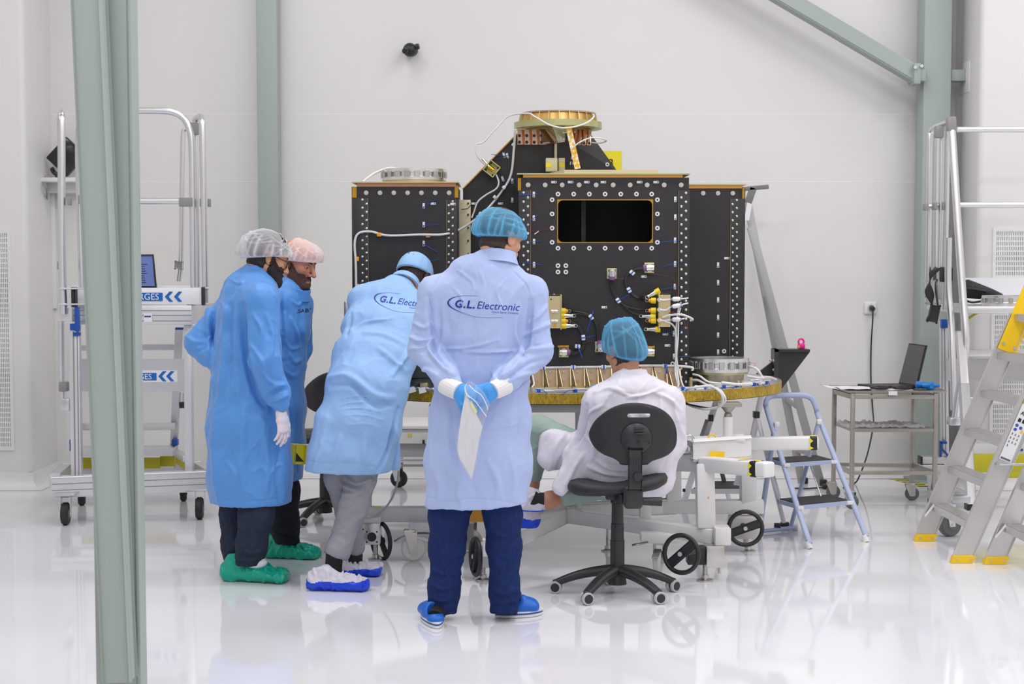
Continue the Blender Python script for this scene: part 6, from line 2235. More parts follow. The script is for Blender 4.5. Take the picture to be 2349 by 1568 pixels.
# ---------------- tall grey ladder leaning in the background
tl_ = thing('leaning_ladder', 'tall grey ladder leaning near the back wall right of the satellite', 'ladder', at(1850, 1100, 10.85))
tl_.location.z = 0
ORG[tl_.name] = V(tl_.location)
f1, f2_ = ground(1840, 1108), ground(1884, 1113)
M_GAL = mat('grey_ladder', (0.42, 0.42, 0.43), 0.5, 0.5)
MB().beam(f1 + V((0, 0, 0.003)), at(1714, 460, 10.98), 0.055, 0.03, (0, 1, 0), 0.003).build('rail', M_GAL, tl_)
MB().beam(f2_ + V((0, 0, 0.003)), at(1722, 520, 10.7), 0.055, 0.03, (0, 1, 0), 0.003).build('rail', M_GAL, tl_)
for t_ in (0.12, 0.3, 0.48, 0.66, 0.84):
    a = f1.lerp(at(1714, 460, 10.98), t_)
    b = f2_.lerp(at(1722, 520, 10.7), t_)
    MB().beam(a, b, 0.025, 0.025, (0, 0, 1), 0.003).build('rung', M_GAL, tl_)
m = MB()
m.beam(at(1709, 433, 10.85), at(1763, 428, 10.85), 0.03, 0.03, (0, 0, 1), 0.004)
m.beam(at(1716, 465, 10.85), at(1728, 430, 10.85), 0.05, 0.03, (0, 1, 0), 0.004)
m.build('top_bracket', mat('dark_grey_bracket', (0.2, 0.2, 0.21), 0.5), tl_)
MB().beam(at(1713, 505, 10.84), at(1722, 452, 10.84), 0.035, 0.004, (0, 1, 0)).build('label', M_PAPER, tl_)
for g_ in (f1, f2_):
    MB().box(g_ + V((0.012, -0.01, 0.022)), (0.05, 0.05, 0.042), None, 0.004).build('foot', M_BLACKP, tl_)
ad = ground(1902, 1121)
t = thing('power_adapter', 'black power adapter lying on the floor by the steel trolley', 'adapter', ad)
MB().box(ad + V((0, 0, 0.018)), (0.09, 0.06, 0.034), Matrix.Rotation(0.3, 3, 'Z'), 0.006).build('case', M_BLACKP, t)
MB().tube([ad + V((-0.04, 0.0, 0.012)), ad + V((-0.1, 0.01, 0.006)), ad + V((-0.16, -0.02, 0.006)), ad + V((-0.24, 0.0, 0.006))], 0.005, 8).build('cord', M_BLACKP, t)

# ---------------- steel trolley
fl, fr, bl, br_ = ground(1950, 1166), ground(2138, 1166), ground(1912, 1143), ground(2092, 1147)
tr = thing('steel_trolley', 'stainless steel trolley with a laptop on top by the back wall', 'trolley', ((fl.x + br_.x) / 2, (fl.y + br_.y) / 2, 0))
fl.x, fr.x = at(1955, 1020, fl.y).x, at(2145, 1020, fr.y).x
bl.x, br_.x = at(1913, 1000, bl.y).x, at(2094, 1000, br_.y).x
zt = at(2040, 899, fl.y).z
M_TRO = mat('dull_stainless', (0.40, 0.375, 0.34), 0.36, 0.95, var=0.08, vscale=18)
for g_ in (fl, fr, bl, br_):
    MB().box2((g_.x - 0.0135, g_.y - 0.0135, 0.115), (g_.x + 0.0135, g_.y + 0.0135, zt - 0.002), 0.003).build('leg', M_TRO, tr)
def ring_frame(z, h, name):
    for a, b in ((fl, fr), (bl, br_), (fl, bl), (fr, br_)):
        p, q = V((a.x, a.y, z)), V((b.x, b.y, z))
        MB().beam(p, q, 0.022, h, (0, 0, 1), 0.002).build(name, M_TRO, tr)
ring_frame(zt - 0.03, 0.026, 'top_rail')
ring_frame(at(2040, 1084, fl.y).z, 0.024, 'lower_rail')
zs = at(2040, 990, fl.y).z
MB().prism([V((fl.x, fl.y - 0.01, zs)), V((fr.x, fr.y - 0.01, zs)), V((br_.x, br_.y, zs)), V((bl.x, bl.y, zs))], (0, 0, 0.022)).build('shelf', M_TRO, tr)
ov = V((0.04, -0.01, 0))
MB().prism([V((fl.x - 0.04, fl.y - 0.03, zt)), V((fr.x + 0.06, fr.y - 0.03, zt)), V((br_.x + 0.14, br_.y + 0.02, zt)), V((bl.x - 0.03, bl.y + 0.02, zt))], (0, 0, 0.012)).build('table_top', M_TRO, tr)
for g_, tn in ((fl, 1.0), (fr, 0.7), (bl, 1.5), (br_, 1.5)):
    castor(g_.x, g_.y, 0.046, 0.026, tn, 0.118, tr, mat('grey_green_tyre', (0.12, 0.14, 0.13), 0.5), M_STEEL, False, 'castor', mat('pale_hub', (0.45, 0.45, 0.42), 0.5))
ztt = zt + 0.0125
MB().box(V((at(2048, 899, fl.y - 0.03).x, fl.y - 0.0345, zt - 0.004)), (0.055, 0.004, 0.026)).build('paper_tag', M_PAPER, tr)
# things on the trolley
def onto(px, Y):
    return V((at(px, 885, Y).x, Y, ztt))
lt = thing('laptop', 'open black laptop on the steel trolley beside blue gloves', 'laptop', onto(2040, fl.y + 0.2))
Yl = fl.y + 0.22
a, b = at(1972, 880, Yl), at(2072, 880, Yl)
P = [V((a.x, Yl + 0.06, ztt)), V((a.x + 0.09, Yl - 0.14, ztt)), V((b.x + 0.06, Yl - 0.10, ztt)), V((b.x, Yl + 0.12, ztt))]
MB().prism([p + V((0, 0, 0.004)) for p in P], (0, 0, 0.016)).build('base', M_BLACKP, lt)
for p in P:
    MB().cyl(p * 0.9 + (sum(P, V()) / 4) * 0.1, p * 0.9 + (sum(P, V()) / 4) * 0.1 + V((0, 0, 0.0042)), 0.008, seg=8).build('foot', M_RUB, lt)
q = [P[2] + V((0.0, 0, 0.02)), P[3] + V((0.0, 0, 0.02)), V((at(2085, 787, P[3].y).x, P[3].y, at(2085, 787, P[3].y).z)), V((at(2124, 792, P[2].y).x, P[2].y, at(2124, 792, P[2].y).z))]
ld = MB().prism(q, (0.012, 0.003, 0)).build('lid', M_BLACKP, lt)
c = sum(q, V()) / 4
MB().prism([c + (p - c) * 0.95 + V((-0.0015, -0.0006, 0)) for p in q], (-0.0004, 0, 0)).build('screen', mat('grey_off_screen', (0.10, 0.095, 0.10), 0.3), ld)
for i, (px, Y, w_, d_) in enumerate(((2018, fl.y + 0.0, 0.13, 0.06), (2070, fl.y + 0.02, 0.14, 0.07))):
    p = onto(px, Y)
    MBs = MB().sphere(p + V((0, 0, 0.0165)), (w_ / 2, d_ / 2, 0.016), 20)
    o = solo(MBs, 'glasses_case', mat('maroon_black_case', (0.03, 0.016, 0.018), 0.25), ['flat black case lying on papers left of another on the trolley', 'dark glossy case lying on the trolley in front of the laptop hinge'][i], 'case', smooth=60)
random.seed(7)
def sheet_paper(px0, px1, Y0_, Y1_, dz, label, curl=0.0, skew=0.0):
    a, b = onto(px0, Y0_), onto(px1, Y0_)
    rows = []
    for j in range(7):
        f = j / 6
        row = []
        for i in range(11):
            g_ = i / 10
            z = ztt + 0.0006 + dz + curl * max(0, 1 - g_ * 3) ** 2 + 0.003 * math.sin(g_ * 7 + f * 3) ** 2
            row.append(V((a.x + (b.x - a.x) * g_ + skew * f, Y0_ + (Y1_ - Y0_) * f, z)))
        rows.append(row)
    up = [[p + V((0, 0, 0.0012)) for p in r] for r in rows]
    m = MB().sheet(rows)
    m.sheet(up)
    for e in (0, -1):
        m.sheet([rows[e], up[e]])
    m.sheet([[r[0] for r in rows], [r[0] for r in up]])
    m.sheet([[r[-1] for r in rows], [r[-1] for r in up]])
    return solo(m, 'paper_sheet', M_PAPER, label, 'paper', 'papers on the steel trolley', smooth=60)
sheet_paper(1892, 1985, fl.y + 0.06, fl.y + 0.3, 0.0, 'white paper sheet sticking out over the trolley left edge', 0.02)
sheet_paper(1930, 2015, fl.y - 0.02, fl.y + 0.2, 0.006, 'white paper sheet on the trolley left of the black cases')
sheet_paper(2000, 2095, fl.y - 0.025, fl.y + 0.1, 0.0, 'white paper sheet under the cases on the trolley front edge')
p = onto(2122, fl.y + 0.05)
F_ = Field(p - V((0.12, 0.1, 0.0)), p + V((0.12, 0.1, 0.1)), 0.004)
rng = np.random.default_rng(3)
for i in range(30):
    c = p + V((rng.uniform(-0.06, 0.05), rng.uniform(-0.04, 0.04), 0.012 + rng.uniform(0, 0.03)))
    F_.cone(c, c + V((rng.uniform(-0.03, 0.03), rng.uniform(-0.03, 0.03), rng.uniform(-0.006, 0.008))), 0.014, 0.009, k=0.006)
F_.cut((0, 0, ztt + 0.001), (0, 0, -1))
P_, Q_ = F_.mesh()
me_o = np_mesh('rubber_gloves', P_, Q_, mat('blue_glove', srgb(40, 140, 230), 0.4), None)
c = V((p.x, p.y, ztt))
for v in me_o.data.vertices:
    v.co -= c
me_o.location = c
tag(me_o, 'crumpled blue rubber gloves on the right end of the steel trolley', 'gloves')
# plastic bag on the shelf
rows = [[], []]
for j in range(22):
    for k_ in (0, 1):
        rows[k_].append([V((fl.x - 0.03 + 0.5 * i / 44, fl.y + 0.02 + 0.3 * j / 21, zs + 0.024 + k_ * 0.004 + 0.02 * abs(noise.noise((i * 0.35, j * 0.4, 2.0))) * (1 + k_ * 0.8))) for i in range(45)])
m = MB().sheet(rows[0])
m.sheet(rows[1])
for e in (0, -1):
    m.sheet([rows[0][e], rows[1][e]])
    m.sheet([[r[e] for r in rows[0]], [r[e] for r in rows[1]]])
o = solo(m, 'plastic_bag', veil('clear_film', (0.84, 0.83, 0.87), 0.45, 0.2), None, None, smooth=180)
tag(o, 'crumpled clear plastic bag on the lower shelf of the steel trolley', 'plastic bag')

# ---------------- flat cart in the background
ct = thing('equipment_cart', 'grey equipment cart in the background right of the bending man', 'cart', (at(950, 1000, 10.4).x, 10.4, 0))
boxpx(ct, 'deck', 880, 976, 1060, 984, 10.3, 10.9, M_PAINT, 0.004)
boxpx(ct, 'side_panel', 880, 985, 1060, 1016, 10.32, 10.36, M_PAINT, 0.006)
boxpx(ct, 'lower_panel', 880, 1018, 1060, 1048, 10.36, 10.4, mat('grey_panel', (0.42, 0.42, 0.43), 0.5), 0.004)
boxpx(ct, 'rail', 880, 1053, 1060, 1060, 10.38, 10.42, M_ALU, 0.003)
boxpx(ct, 'rail', 880, 1066, 1060, 1070, 10.38, 10.42, M_GREYP, 0.003)
boxpx(ct, 'tape_mark', 935, 994, 945, 1003, 10.317, 10.32, mat('pale_yellow_tape', (0, 0, 0)))
boxpx(ct, 'latch', 969, 1009, 974, 1018, 10.3, 10.36, M_BLACKP)
for px in (915, 1040):
    g_ = ground(px, 1117)
    castor(g_.x, g_.y, 0.062, 0.04, 1.2, 0.155, ct, M_RUB, M_ZINC, False, 'castor', M_GREYP)
    MB().box2((g_.x - 0.03, g_.y - 0.03, 0.155), (g_.x + 0.03, g_.y + 0.03, at(915, 1072, 10.4).z + 0.03)).build('post', M_GREYP, ct)
# ================================================================ people: shared builders
M_SKIN = mat('skin', srgb(214, 160, 128), 0.5, sss=0.15, var=0.06, vscale=30, bump=0.05, bscale=300)
M_SKINR = mat('skin_ruddy', srgb(206, 140, 112), 0.5, sss=0.15, var=0.08, vscale=30, bump=0.05, bscale=300)
M_SKIND = mat('skin_tan', srgb(196, 142, 112), 0.5, sss=0.12, var=0.06, vscale=30)
M_HAIRB = mat('brown_hair', srgb(52, 36, 26), 0.55, bump=0.6, bscale=90, stretch=(1, 1, 0.25))
M_HAIRK = mat('black_hair', srgb(26, 22, 22), 0.55, bump=0.6, bscale=90, stretch=(1, 1, 0.25))
M_BEARD = mat('beard', srgb(44, 30, 26), 0.7, bump=0.8, bscale=160)
M_LIP = mat('lips', srgb(170, 92, 84), 0.45)
M_EYEW = mat('eye_white', (0.8, 0.79, 0.77), 0.2)
M_IRIS = mat('iris', srgb(50, 60, 66), 0.15)
M_GLB = mat('nitrile_blue', srgb(70, 160, 236), 0.38, bump=0.15, bscale=70)
M_GLW = mat('latex_white', srgb(232, 222, 228), 0.42, bump=0.15, bscale=70)
M_CUFF = mat('knit_cuff', (0.84, 0.83, 0.84), 0.7, bump=0.12, bscale=200)
def cloth(name, c, rough=0.55, sheen=0.15, amt=0.5):
    """coat fabric: fine weave plus the small sharp creases of worn cotton"""
    m = mat(name, c, rough, bump=0.05, bscale=500, var=0.02, vscale=3.5, sheen=sheen, spec=0.35)
    N, L = m.node_tree.nodes, m.node_tree.links
    b = N['Principled BSDF']
    old = b.inputs['Normal'].links[0].from_node
    tc = N.new('ShaderNodeTexCoord')
    wn = N.new('ShaderNodeTexNoise')
    wn.inputs['Scale'].default_value = 4
    L.new(tc.outputs['Object'], wn.inputs['Vector'])
    wm = N.new('ShaderNodeMixRGB')
    wm.blend_type = 'ADD'
    wm.inputs[0].default_value = 0.35
    L.new(tc.outputs['Object'], wm.inputs[1])
    L.new(wn.outputs['Color'], wm.inputs[2])
    prev = old
    for sc, st, di in ((4.5, amt, 0.035), (11, amt * 0.7, 0.014)):
        n = N.new('ShaderNodeTexNoise')
        n.noise_type = 'RIDGED_MULTIFRACTAL'
        n.inputs['Scale'].default_value = sc
        n.inputs['Detail'].default_value = 2.0
        n.inputs['Roughness'].default_value = 0.45
        L.new(wm.outputs[0], n.inputs['Vector'])
        k = N.new('ShaderNodeBump')
        k.inputs['Strength'].default_value = st
        k.inputs['Distance'].default_value = di
        L.new(n.outputs[0], k.inputs['Height'])
        L.new(prev.outputs[0], k.inputs['Normal'])
        prev = k
    L.new(prev.outputs[0], b.inputs['Normal'])
    return m
M_G1 = cloth('pale_blue_coat', srgb(176, 193, 236))
M_G3 = cloth('light_blue_coat', srgb(150, 190, 236))
M_GA = cloth('mid_blue_gown', srgb(92, 154, 226), 0.42)
M_GB = cloth('deep_blue_gown', srgb(88, 150, 222), 0.42)
M_GW = cloth('white_coat', srgb(226, 222, 232))
M_JEAN = mat('dark_denim', srgb(28, 46, 96), 0.8, bump=0.25, bscale=260, var=0.45, vscale=90, stretch=(1, 1, 0.35), spec=0.2)
M_JEANG = mat('grey_denim', srgb(46, 54, 72), 0.8, bump=0.25, bscale=260, var=0.4, vscale=90, stretch=(1, 1, 0.35), spec=0.2)
M_NAVY = mat('navy_trouser', srgb(12, 14, 30), 0.8, bump=0.1, bscale=300)
M_GREYT = mat('grey_trouser', srgb(158, 158, 166), 0.8, bump=0.2, bscale=350, var=0.16, vscale=160, stretch=(1, 1, 0.25), spec=0.2)
M_SAGE = mat('sage_trouser', srgb(150, 172, 162), 0.7, bump=0.06, bscale=200, var=0.05, vscale=10)
M_SOCK = mat('black_sock', (0.012, 0.012, 0.014), 0.8, bump=0.2, bscale=400)
M_CLOG = mat('clog_blue', srgb(20, 104, 206), 0.4, bump=0.03, bscale=150)
M_SOLEW = mat('sole_white', (0.82, 0.82, 0.82), 0.5)
M_COVG = mat('green_shoe_cover', srgb(0, 172, 144), 0.3, bump=0.15, bscale=40)
M_COVB = mat('blue_shoe_sole', srgb(10, 70, 226), 0.3, bump=0.12, bscale=40)
M_COVW = mat('white_shoe_cover', srgb(214, 210, 222), 0.6, bump=0.2, bscale=60)

def nv(v):
    v = V(v)
    return v.normalized()

def to_px(P):
    """numpy world points -> photo pixels"""
    c, s = math.cos(TH), math.sin(TH)
    y, z = P[:, 1], P[:, 2] - CAMH
    d = y * c - z * s
    v = (y * s + z * c) / d
    return np.stack([CX + FPX * P[:, 0] / d, Y0 - FPX * v], 1)

def strokes(P, Q, lines, back=False):
    """fold lines drawn as polylines (px, py): pushes the side of the cloth that faces the room in or out.
    line = (height m, width px, [(px, py), ...])"""
    N = vnormals(P, Q)
    px = to_px(P)
    face = np.clip(-N[:, 1] * 2.0 + 0.2, 0, 1)
    D = np.zeros(len(P))
    for h, w, pts in lines:
        h, w = h * 2.2, w * 0.82
        p = np.array([(q[0], q[1]) for q in crom([V((x, y, 0)) for x, y in pts], 5)], float) if len(pts) > 2 else np.array(pts, float)
        lo, hi = p.min(0) - 3 * w, p.max(0) + 3 * w
        m = np.all((px > lo) & (px < hi), axis=1)
        if not m.any():
            continue
        q = px[m]
        best = np.full(len(q), 1e9)
        bt = np.zeros(len(q))
        n = len(p) - 1
        for i in range(n):
            a, b = p[i], p[i + 1]
            e = b - a
            t = np.clip(((q - a) @ e) / (e @ e + 1e-9), 0, 1)
            d = np.linalg.norm(q - a - t[:, None] * e, axis=1)
            k = d < best
            best[k] = d[k]
            bt[k] = (i + t[k]) / n
        x = (best / w) ** 2
        D[m] += h * (1.3 * np.exp(-x) - 0.45 * np.exp(-x / 4)) * np.sin(np.clip(bt, 0.04, 0.96) * PI) ** 0.45
    return laplace(P + N * (D * face)[:, None], Q, 0.6)

def ripple(P, Q, amp, f, off=0.0, sz=0.35):
    N = vnormals(P, Q)
    D = np.array([noise.noise((p[0] * f + off, p[1] * f, p[2] * f * sz)) + 0.5 * noise.noise((p[0] * f * 2.3 + off, p[1] * f * 2.3, p[2] * f * 2.3 * sz)) for p in P])
    return P + N * (amp * D)[:, None]

def crease(P, Q, amp, f, off=0.0, sz=0.6):
    """random sharp folds: ridges of a warped noise"""
    N = vnormals(P, Q)
    D = np.empty(len(P))
    for i, p in enumerate(P):
        x, y, z = p[0] * f + off, p[1] * f, p[2] * f * sz
        w = noise.noise((x * 0.6, y * 0.6, z * 0.6 + 5)) * 0.9
        a = 1 - abs(noise.noise((x + w, y, z + w)))
        g = 0.5 + 0.5 * noise.noise((x * 0.45 + 9, y * 0.45, z * 0.45))
        D[i] = (a ** 5 - 0.28) * g
    return P + N * (amp * D)[:, None]

class Head:
    """head + neck, built in its own axes (right, forward, up) about the middle of the skull"""
    def __init__(s, c, fwd, neck, up=(0, 0, 1), scale=1.0, jaw=1.0, nose=1.0, roll=0.0, nk=1.0):
        s.c = V(c)
        f = nv(fwd)
        r = f.cross(V(up)).normalized()
        u = r.cross(f).normalized()
        if roll:
            q = Matrix.Rotation(roll, 3, f)
            r, u = q @ r, q @ u
        s.R = Matrix((r, f, u)).transposed()
        s.k = scale
        nb = s.inv(neck)
        F = Field((-0.11, -0.16, -0.26), (0.11, 0.15, 0.135), 0.0028)
        F.ell((0, -0.014, 0.042), (0.076, 0.096, 0.080), k=0.0)
        F.ell((0, 0.030, -0.022), (0.061, 0.060, 0.088), k=0.03)
        for x in (-1, 1):
            F.cone((x * 0.052 * jaw, 0.005, -0.055), (x * 0.016, 0.072, -0.100), 0.024, 0.020, k=0.022)
            F.ell((x * 0.044, 0.058, -0.020), (0.022, 0.022, 0.020), k=0.02)
            F.cone((x * 0.008, 0.083, 0.022), (x * 0.044, 0.070, 0.022), 0.012, 0.010, k=0.014)
        F.ell((0, 0.078, -0.104), (0.022, 0.018, 0.018), k=0.018)
        for x in (-1, 1):
            F.ell((x * 0.032, 0.092, 0.000), (0.017, 0.014, 0.012), k=0.012, op='sub')
        F.cone((0, 0.086, 0.012), (0, 0.086 + 0.026 * nose, -0.036), 0.0085, 0.0125, k=0.010)
        for x in (-1, 1):
            F.ell((x * 0.0125, 0.097, -0.041), (0.009, 0.011, 0.009), k=0.006)
            F.ell((x * 0.007, 0.103, -0.050), (0.0035, 0.004, 0.003), k=0.003, op='sub')
        F.cone((-0.018, 0.083, -0.067), (0.018, 0.083, -0.067), 0.0065, 0.0065, k=0.008)
        F.cone((0, 0.088, -0.066), (0, 0.0885, -0.066), 0.008, 0.008, k=0.008)
        F.cone((-0.014, 0.083, -0.079), (0.014, 0.083, -0.079), 0.0075, 0.0075, k=0.008)
        F.cone((-0.024, 0.094, -0.073), (0.024, 0.094, -0.073), 0.0022, 0.0022, k=0.004, op='sub')
        for x in (-1, 1):
            q = Matrix.Rotation(0.25, 3, 'X') @ Matrix.Rotation(-x * 0.35, 3, 'Z')
            F.ell((x * 0.080, -0.008, -0.008), (0.007, 0.019, 0.033), q, k=0.006)
            F.ell((x * 0.088, -0.004, -0.004), (0.005, 0.010, 0.019), q, k=0.004, op='sub')
        F.cone((0, -0.028, -0.05), tuple(nb), (0.054 * nk, 0.058 * nk), (0.060 * nk, 0.064 * nk), u=(1, 0, 0), k=0.03)
        s.P, s.Q = F.mesh(2)
    def inv(s, p):
        return s.R.transposed() @ ((V(p) - s.c) / s.k)
    def w(s, P):
        R = np.array(s.R)
        return np.array(s.c) + s.k * (np.atleast_2d(P) @ R.T)
    def pt(s, *p):
        return V(s.w(np.array(p))[0])
    def shell(s, name, mask, th, material, parent, jag=0.0, f=60):
        """hair or beard: the part of the head surface where mask(r, f, u) > 0, thickened"""
        P, Q = s.P, s.Q
        N = vnormals(P, Q)
        m = mask(P[:, 0], P[:, 1], P[:, 2])
        if jag:
            m = m + jag * np.array([noise.noise((p[0] * f, p[1] * f, p[2] * f)) for p in P])
        keep = (m[Q] > 0).any(1)
        used = np.unique(Q[keep])
        ids = np.full(len(P), -1)
        ids[used] = np.arange(len(used))
        e = np.clip(m[used] / 0.012, -0.6, 1)
        nzv = np.array([noise.noise((p[0] * 130, p[1] * 130, p[2] * 60)) for p in P[used]])
        PP = P[used] + N[used] * (th * e * (1 + 0.35 * nzv))[:, None]
        return np_mesh(name, s.w(PP), ids[Q[keep]], material, parent)
    def eyes(s, parent, look=(0, 1, 0)):
        for x in (-1, 1):
            c = V((x * 0.0315, 0.0742, 0.001))
            e = MB().sphere(s.pt(*c), 0.0125 * s.k, 16).build('eye', M_EYEW, parent, 180)
            d = nv(look)
            p = s.pt(*(c + d * 0.0092))
            q = s.pt(*(c + d * 0.0128))
            MB().cyl(p, q, 0.0058 * s.k, 0.0042 * s.k, 14).build('iris', M_IRIS, e)
            m = MB()
            for sgn, z0_, z1_ in ((1, 0.0128, 0.0022), (-1, -0.0128, -0.0050)):
                rows = []
                for i in range(9):
                    a = (i / 8 - 0.5) * 3.0
                    row = []
                    for j in range(4):
                        ze = -0.001 + sgn * (0.0036 if sgn > 0 else 0.0042) * math.cos(a * 1.12)
                        z = z0_ + (ze - z0_) * j / 3
                        rr = math.sqrt(max(1e-6, 0.0138 ** 2 - min(0.0136, abs(z)) ** 2))
                        row.append(s.pt(c.x + rr * math.sin(a), c.y + rr * math.cos(a), c.z + z))
                    rows.append(row)
                m.sheet(rows)
            m.build('eyelid', M_SKINR, parent, 180)
    def brows(s, parent, material):
        for x in (-1, 1):
            pts = [s.pt(x * 0.012, 0.094, 0.0215), s.pt(x * 0.026, 0.091, 0.026), s.pt(x * 0.040, 0.081, 0.026), s.pt(x * 0.050, 0.070, 0.020)]
            MB().tube(pts, lambda t: 0.0042 * (1 - 0.6 * t), 8, 6, flat=(0.6, 1.0)).build('eyebrow', material, parent, 180)

def cap_mesh(h, parent, material, rim_f, rim_b, half=(0.086, 0.104), top=0.128, bulge=1.16, puff=(0, 0, 0), n=15, amp=0.035, seed=1, cy=-0.008, name='hair_cap', tight=0.86, creases=26):
    """bouffant cap: gathered rim (height rim_f at the forehead, rim_b at the nape) and pleats running to the crown"""
    rng = np.random.default_rng(seed)
    nt, na = 40, 200
    pl = []
    for i in range(n * 2):
        pl.append((2 * PI * (i + rng.uniform(-0.35, 0.35)) / (n * 2), rng.uniform(0.25, 0.95), rng.uniform(-0.5, 0.5), rng.uniform(0.5, 1.3), rng.uniform(0.045, 0.10)))
    cr = [(rng.uniform(0, 2 * PI), rng.uniform(0.2, 0.9), rng.uniform(-1.4, 1.4), rng.uniform(0.10, 0.30), rng.uniform(0.5, 1.0)) for _ in range(creases)]
    ph = rng.uniform(0, 2 * PI, 4)
    rows, dens = [], []
    for i in range(nt + 1):
        t = i / nt
        row = []
        for j in range(na):
            dn = 0.0
            a = 2 * PI * j / na
            zr_ = rim_b + (rim_f - rim_b) * (0.5 + 0.5 * math.sin(a))
            q = t * PI / 2
            prof = math.cos(q) ** 0.62 if t < 1 else 0.0
            blow = tight + (bulge - tight) * (t / 0.14) ** 0.55 if t < 0.14 else bulge - (bulge - 1) * ((t - 0.14) / 0.86) * 0.45
            g = 0.12 * math.sin(3 * a + ph[0] + t) + 0.10 * math.sin(5 * a + ph[1] - 2 * t)
            for (ca, te, dr, hh, wd) in pl:
                da = (a - ca - dr * t + PI) % (2 * PI) - PI
                if abs(da) < 0.4 and t < te:
                    x = (da / wd) ** 2
                    g += hh * (math.exp(-x) - 0.45 * math.exp(-x / 4)) * (1 - t / te) ** 0.5
                    dn += hh * (0.45 * math.exp(-x * 5) + 0.18 * math.exp(-x)) * (1 - t / te) ** 0.6
            for (ca, ct, sl, wd, hh) in cr:
                da = (a - ca + PI) % (2 * PI) - PI
                x = (t - ct) - sl * da * 0.35
                e_ = math.exp(-(x / 0.022) ** 2 - (da / (wd * 2.2)) ** 2)
                g += hh * 0.55 * e_
                dn += 0.30 * hh * e_
            r = prof * blow * (1 + amp * g)
            dens.append(min(0.6, dn) + (0.4 * (1 - t / 0.05) if t < 0.05 else 0))
            z = zr_ + (top - zr_) * math.sin(q) ** 1.05 - 0.012 * math.sin(PI * min(1, t / 0.2)) * (1 if t < 0.2 else 0)
            row.append((half[0] * r * math.cos(a) + puff[0] * math.sin(q) ** 1, cy + half[1] * r * math.sin(a) + puff[1] * math.sin(2 * q), z + puff[2] * math.sin(2 * q) + 0.006 * (amp / 0.03) * g * math.sin(q)))
        rows.append(row)
    P = h.w(np.array([p for r in rows for p in r]))
    m = MB()
    m.rings([[V(P[i * na + j]) for j in range(na)] for i in range(nt + 1)], False)
    o = m.build(name, material, parent, 180)
    o.data.attributes.new('fold', 'FLOAT', 'POINT').data.foreach_set('value', dens)
    rim = [V(P[j]) for j in range(0, na, 2)]
    MB().tube(rim, 0.0032, 6, 1, True).build('elastic_rim', material, o, 180)
    return o

def join_np(parts):
    Ps, Qs, n = [], [], 0
    for P, Q in parts:
        Ps.append(P)
        Qs.append(Q + n)
        n += len(P)
    return np.concatenate(Ps), np.concatenate(Qs)

def bounds(pts, pad):
    a = np.array([tuple(p) for p in pts])
    return a.min(0) - pad, a.max(0) + pad

def core(limbs, res=0.013):
    """the body under the clothes; limbs = list of (points, radii)"""
    allp = [p for l in limbs for p in l[0]]
    lo, hi = bounds(allp, 0.22)
    F = Field(lo, hi, res)
    for l in limbs:
        F.chain(l[0], l[1], l[2] if len(l) > 2 else None, 0.05)
    return F.mesh(1)

def hand(name, wrist, dirv, dorsal, side, curl, material, parent, size=1.0, spread=0.05, thumb=(0.5, 0.6), cuff=None, splay=0.0):
    """five-fingered hand. dirv: wrist to knuckles, dorsal: back of the hand, side: +1 thumb lies on dirv x dorsal"""
    d = nv(dirv)
    n = V(dorsal)
    n = (n - d * n.dot(d)).normalized()
    t = d.cross(n) * side
    w = V(wrist)
    S = size
    pts = []
    F = None
    segs = []
    pal = [(w, (0.030, 0.021)), (w + d * 0.03 * S, (0.036, 0.019)), (w + d * 0.085 * S, (0.043, 0.0155))]
    fingers = []
    curl = curl if hasattr(curl, '__len__') else (curl,) * 4
    for i, (off, L, r) in enumerate(((0.031, 0.078, 0.0092), (0.0105, 0.086, 0.0096), (-0.0105, 0.080, 0.0092), (-0.030, 0.064, 0.0082))):
        base = w + d * (0.082 - 0.004 * abs(i - 1)) * S + t * off * S
        fd = (d + t * (spread * (1.2 - 0.8 * i) + splay)).normalized()
        ax = fd.cross(n).normalized()
        p = base
        ch = [p]
        ang = 0.0
        for k, fl in enumerate((0.45, 0.32, 0.23)):
            ang += curl[i] * (0.85, 1.1, 0.8)[k]
            q = Matrix.Rotation(-ang, 3, ax) @ fd
            p = p + q * (L * fl * S)
            ch.append(p)
        fingers.append((ch, [r * S, r * 0.97 * S, r * 0.88 * S, r * 0.74 * S]))
    tb = w + d * 0.022 * S + t * 0.030 * S - n * 0.004 * S
    td = (d * math.cos(thumb[0]) + t * math.sin(thumb[0])).normalized()
    tc = (td * math.cos(thumb[1]) - n * math.sin(thumb[1])).normalized()
    th = [tb, tb + td * 0.042 * S, tb + td * 0.042 * S + tc * 0.034 * S, tb + td * 0.042 * S + tc * 0.06 * S]
    allp = [p for p, _ in pal] + [p for f in fingers for p in f[0]] + th + [w - d * 0.03]
    lo, hi = bounds(allp, 0.03)
    F = Field(lo, hi, 0.0024)
    F.cone(w - d * 0.03 * S, pal[0][0], (0.029 * S, 0.023 * S), (0.030 * S, 0.021 * S), u=t, k=0.01)
    for (a, ra), (b, rb) in zip(pal[:-1], pal[1:]):
        F.cone(a, b, (ra[0] * S, ra[1] * S), (rb[0] * S, rb[1] * S), u=t, k=0.012)
    F.chain(th, [0.0145 * S, 0.0115 * S, 0.0105 * S, 0.0085 * S], k=0.012)
    for ch, rr in fingers:
        G = Field(lo, hi, 0.0024)
        G.chain(ch, rr, k=0.004)
        F._mix((slice(None),) * 3, G.F, 0.0035, 'add')
    P, Q = F.mesh(1)
    P = ripple(P, Q, 0.0006, 90)
    return np_mesh(name, P, Q, material, parent)

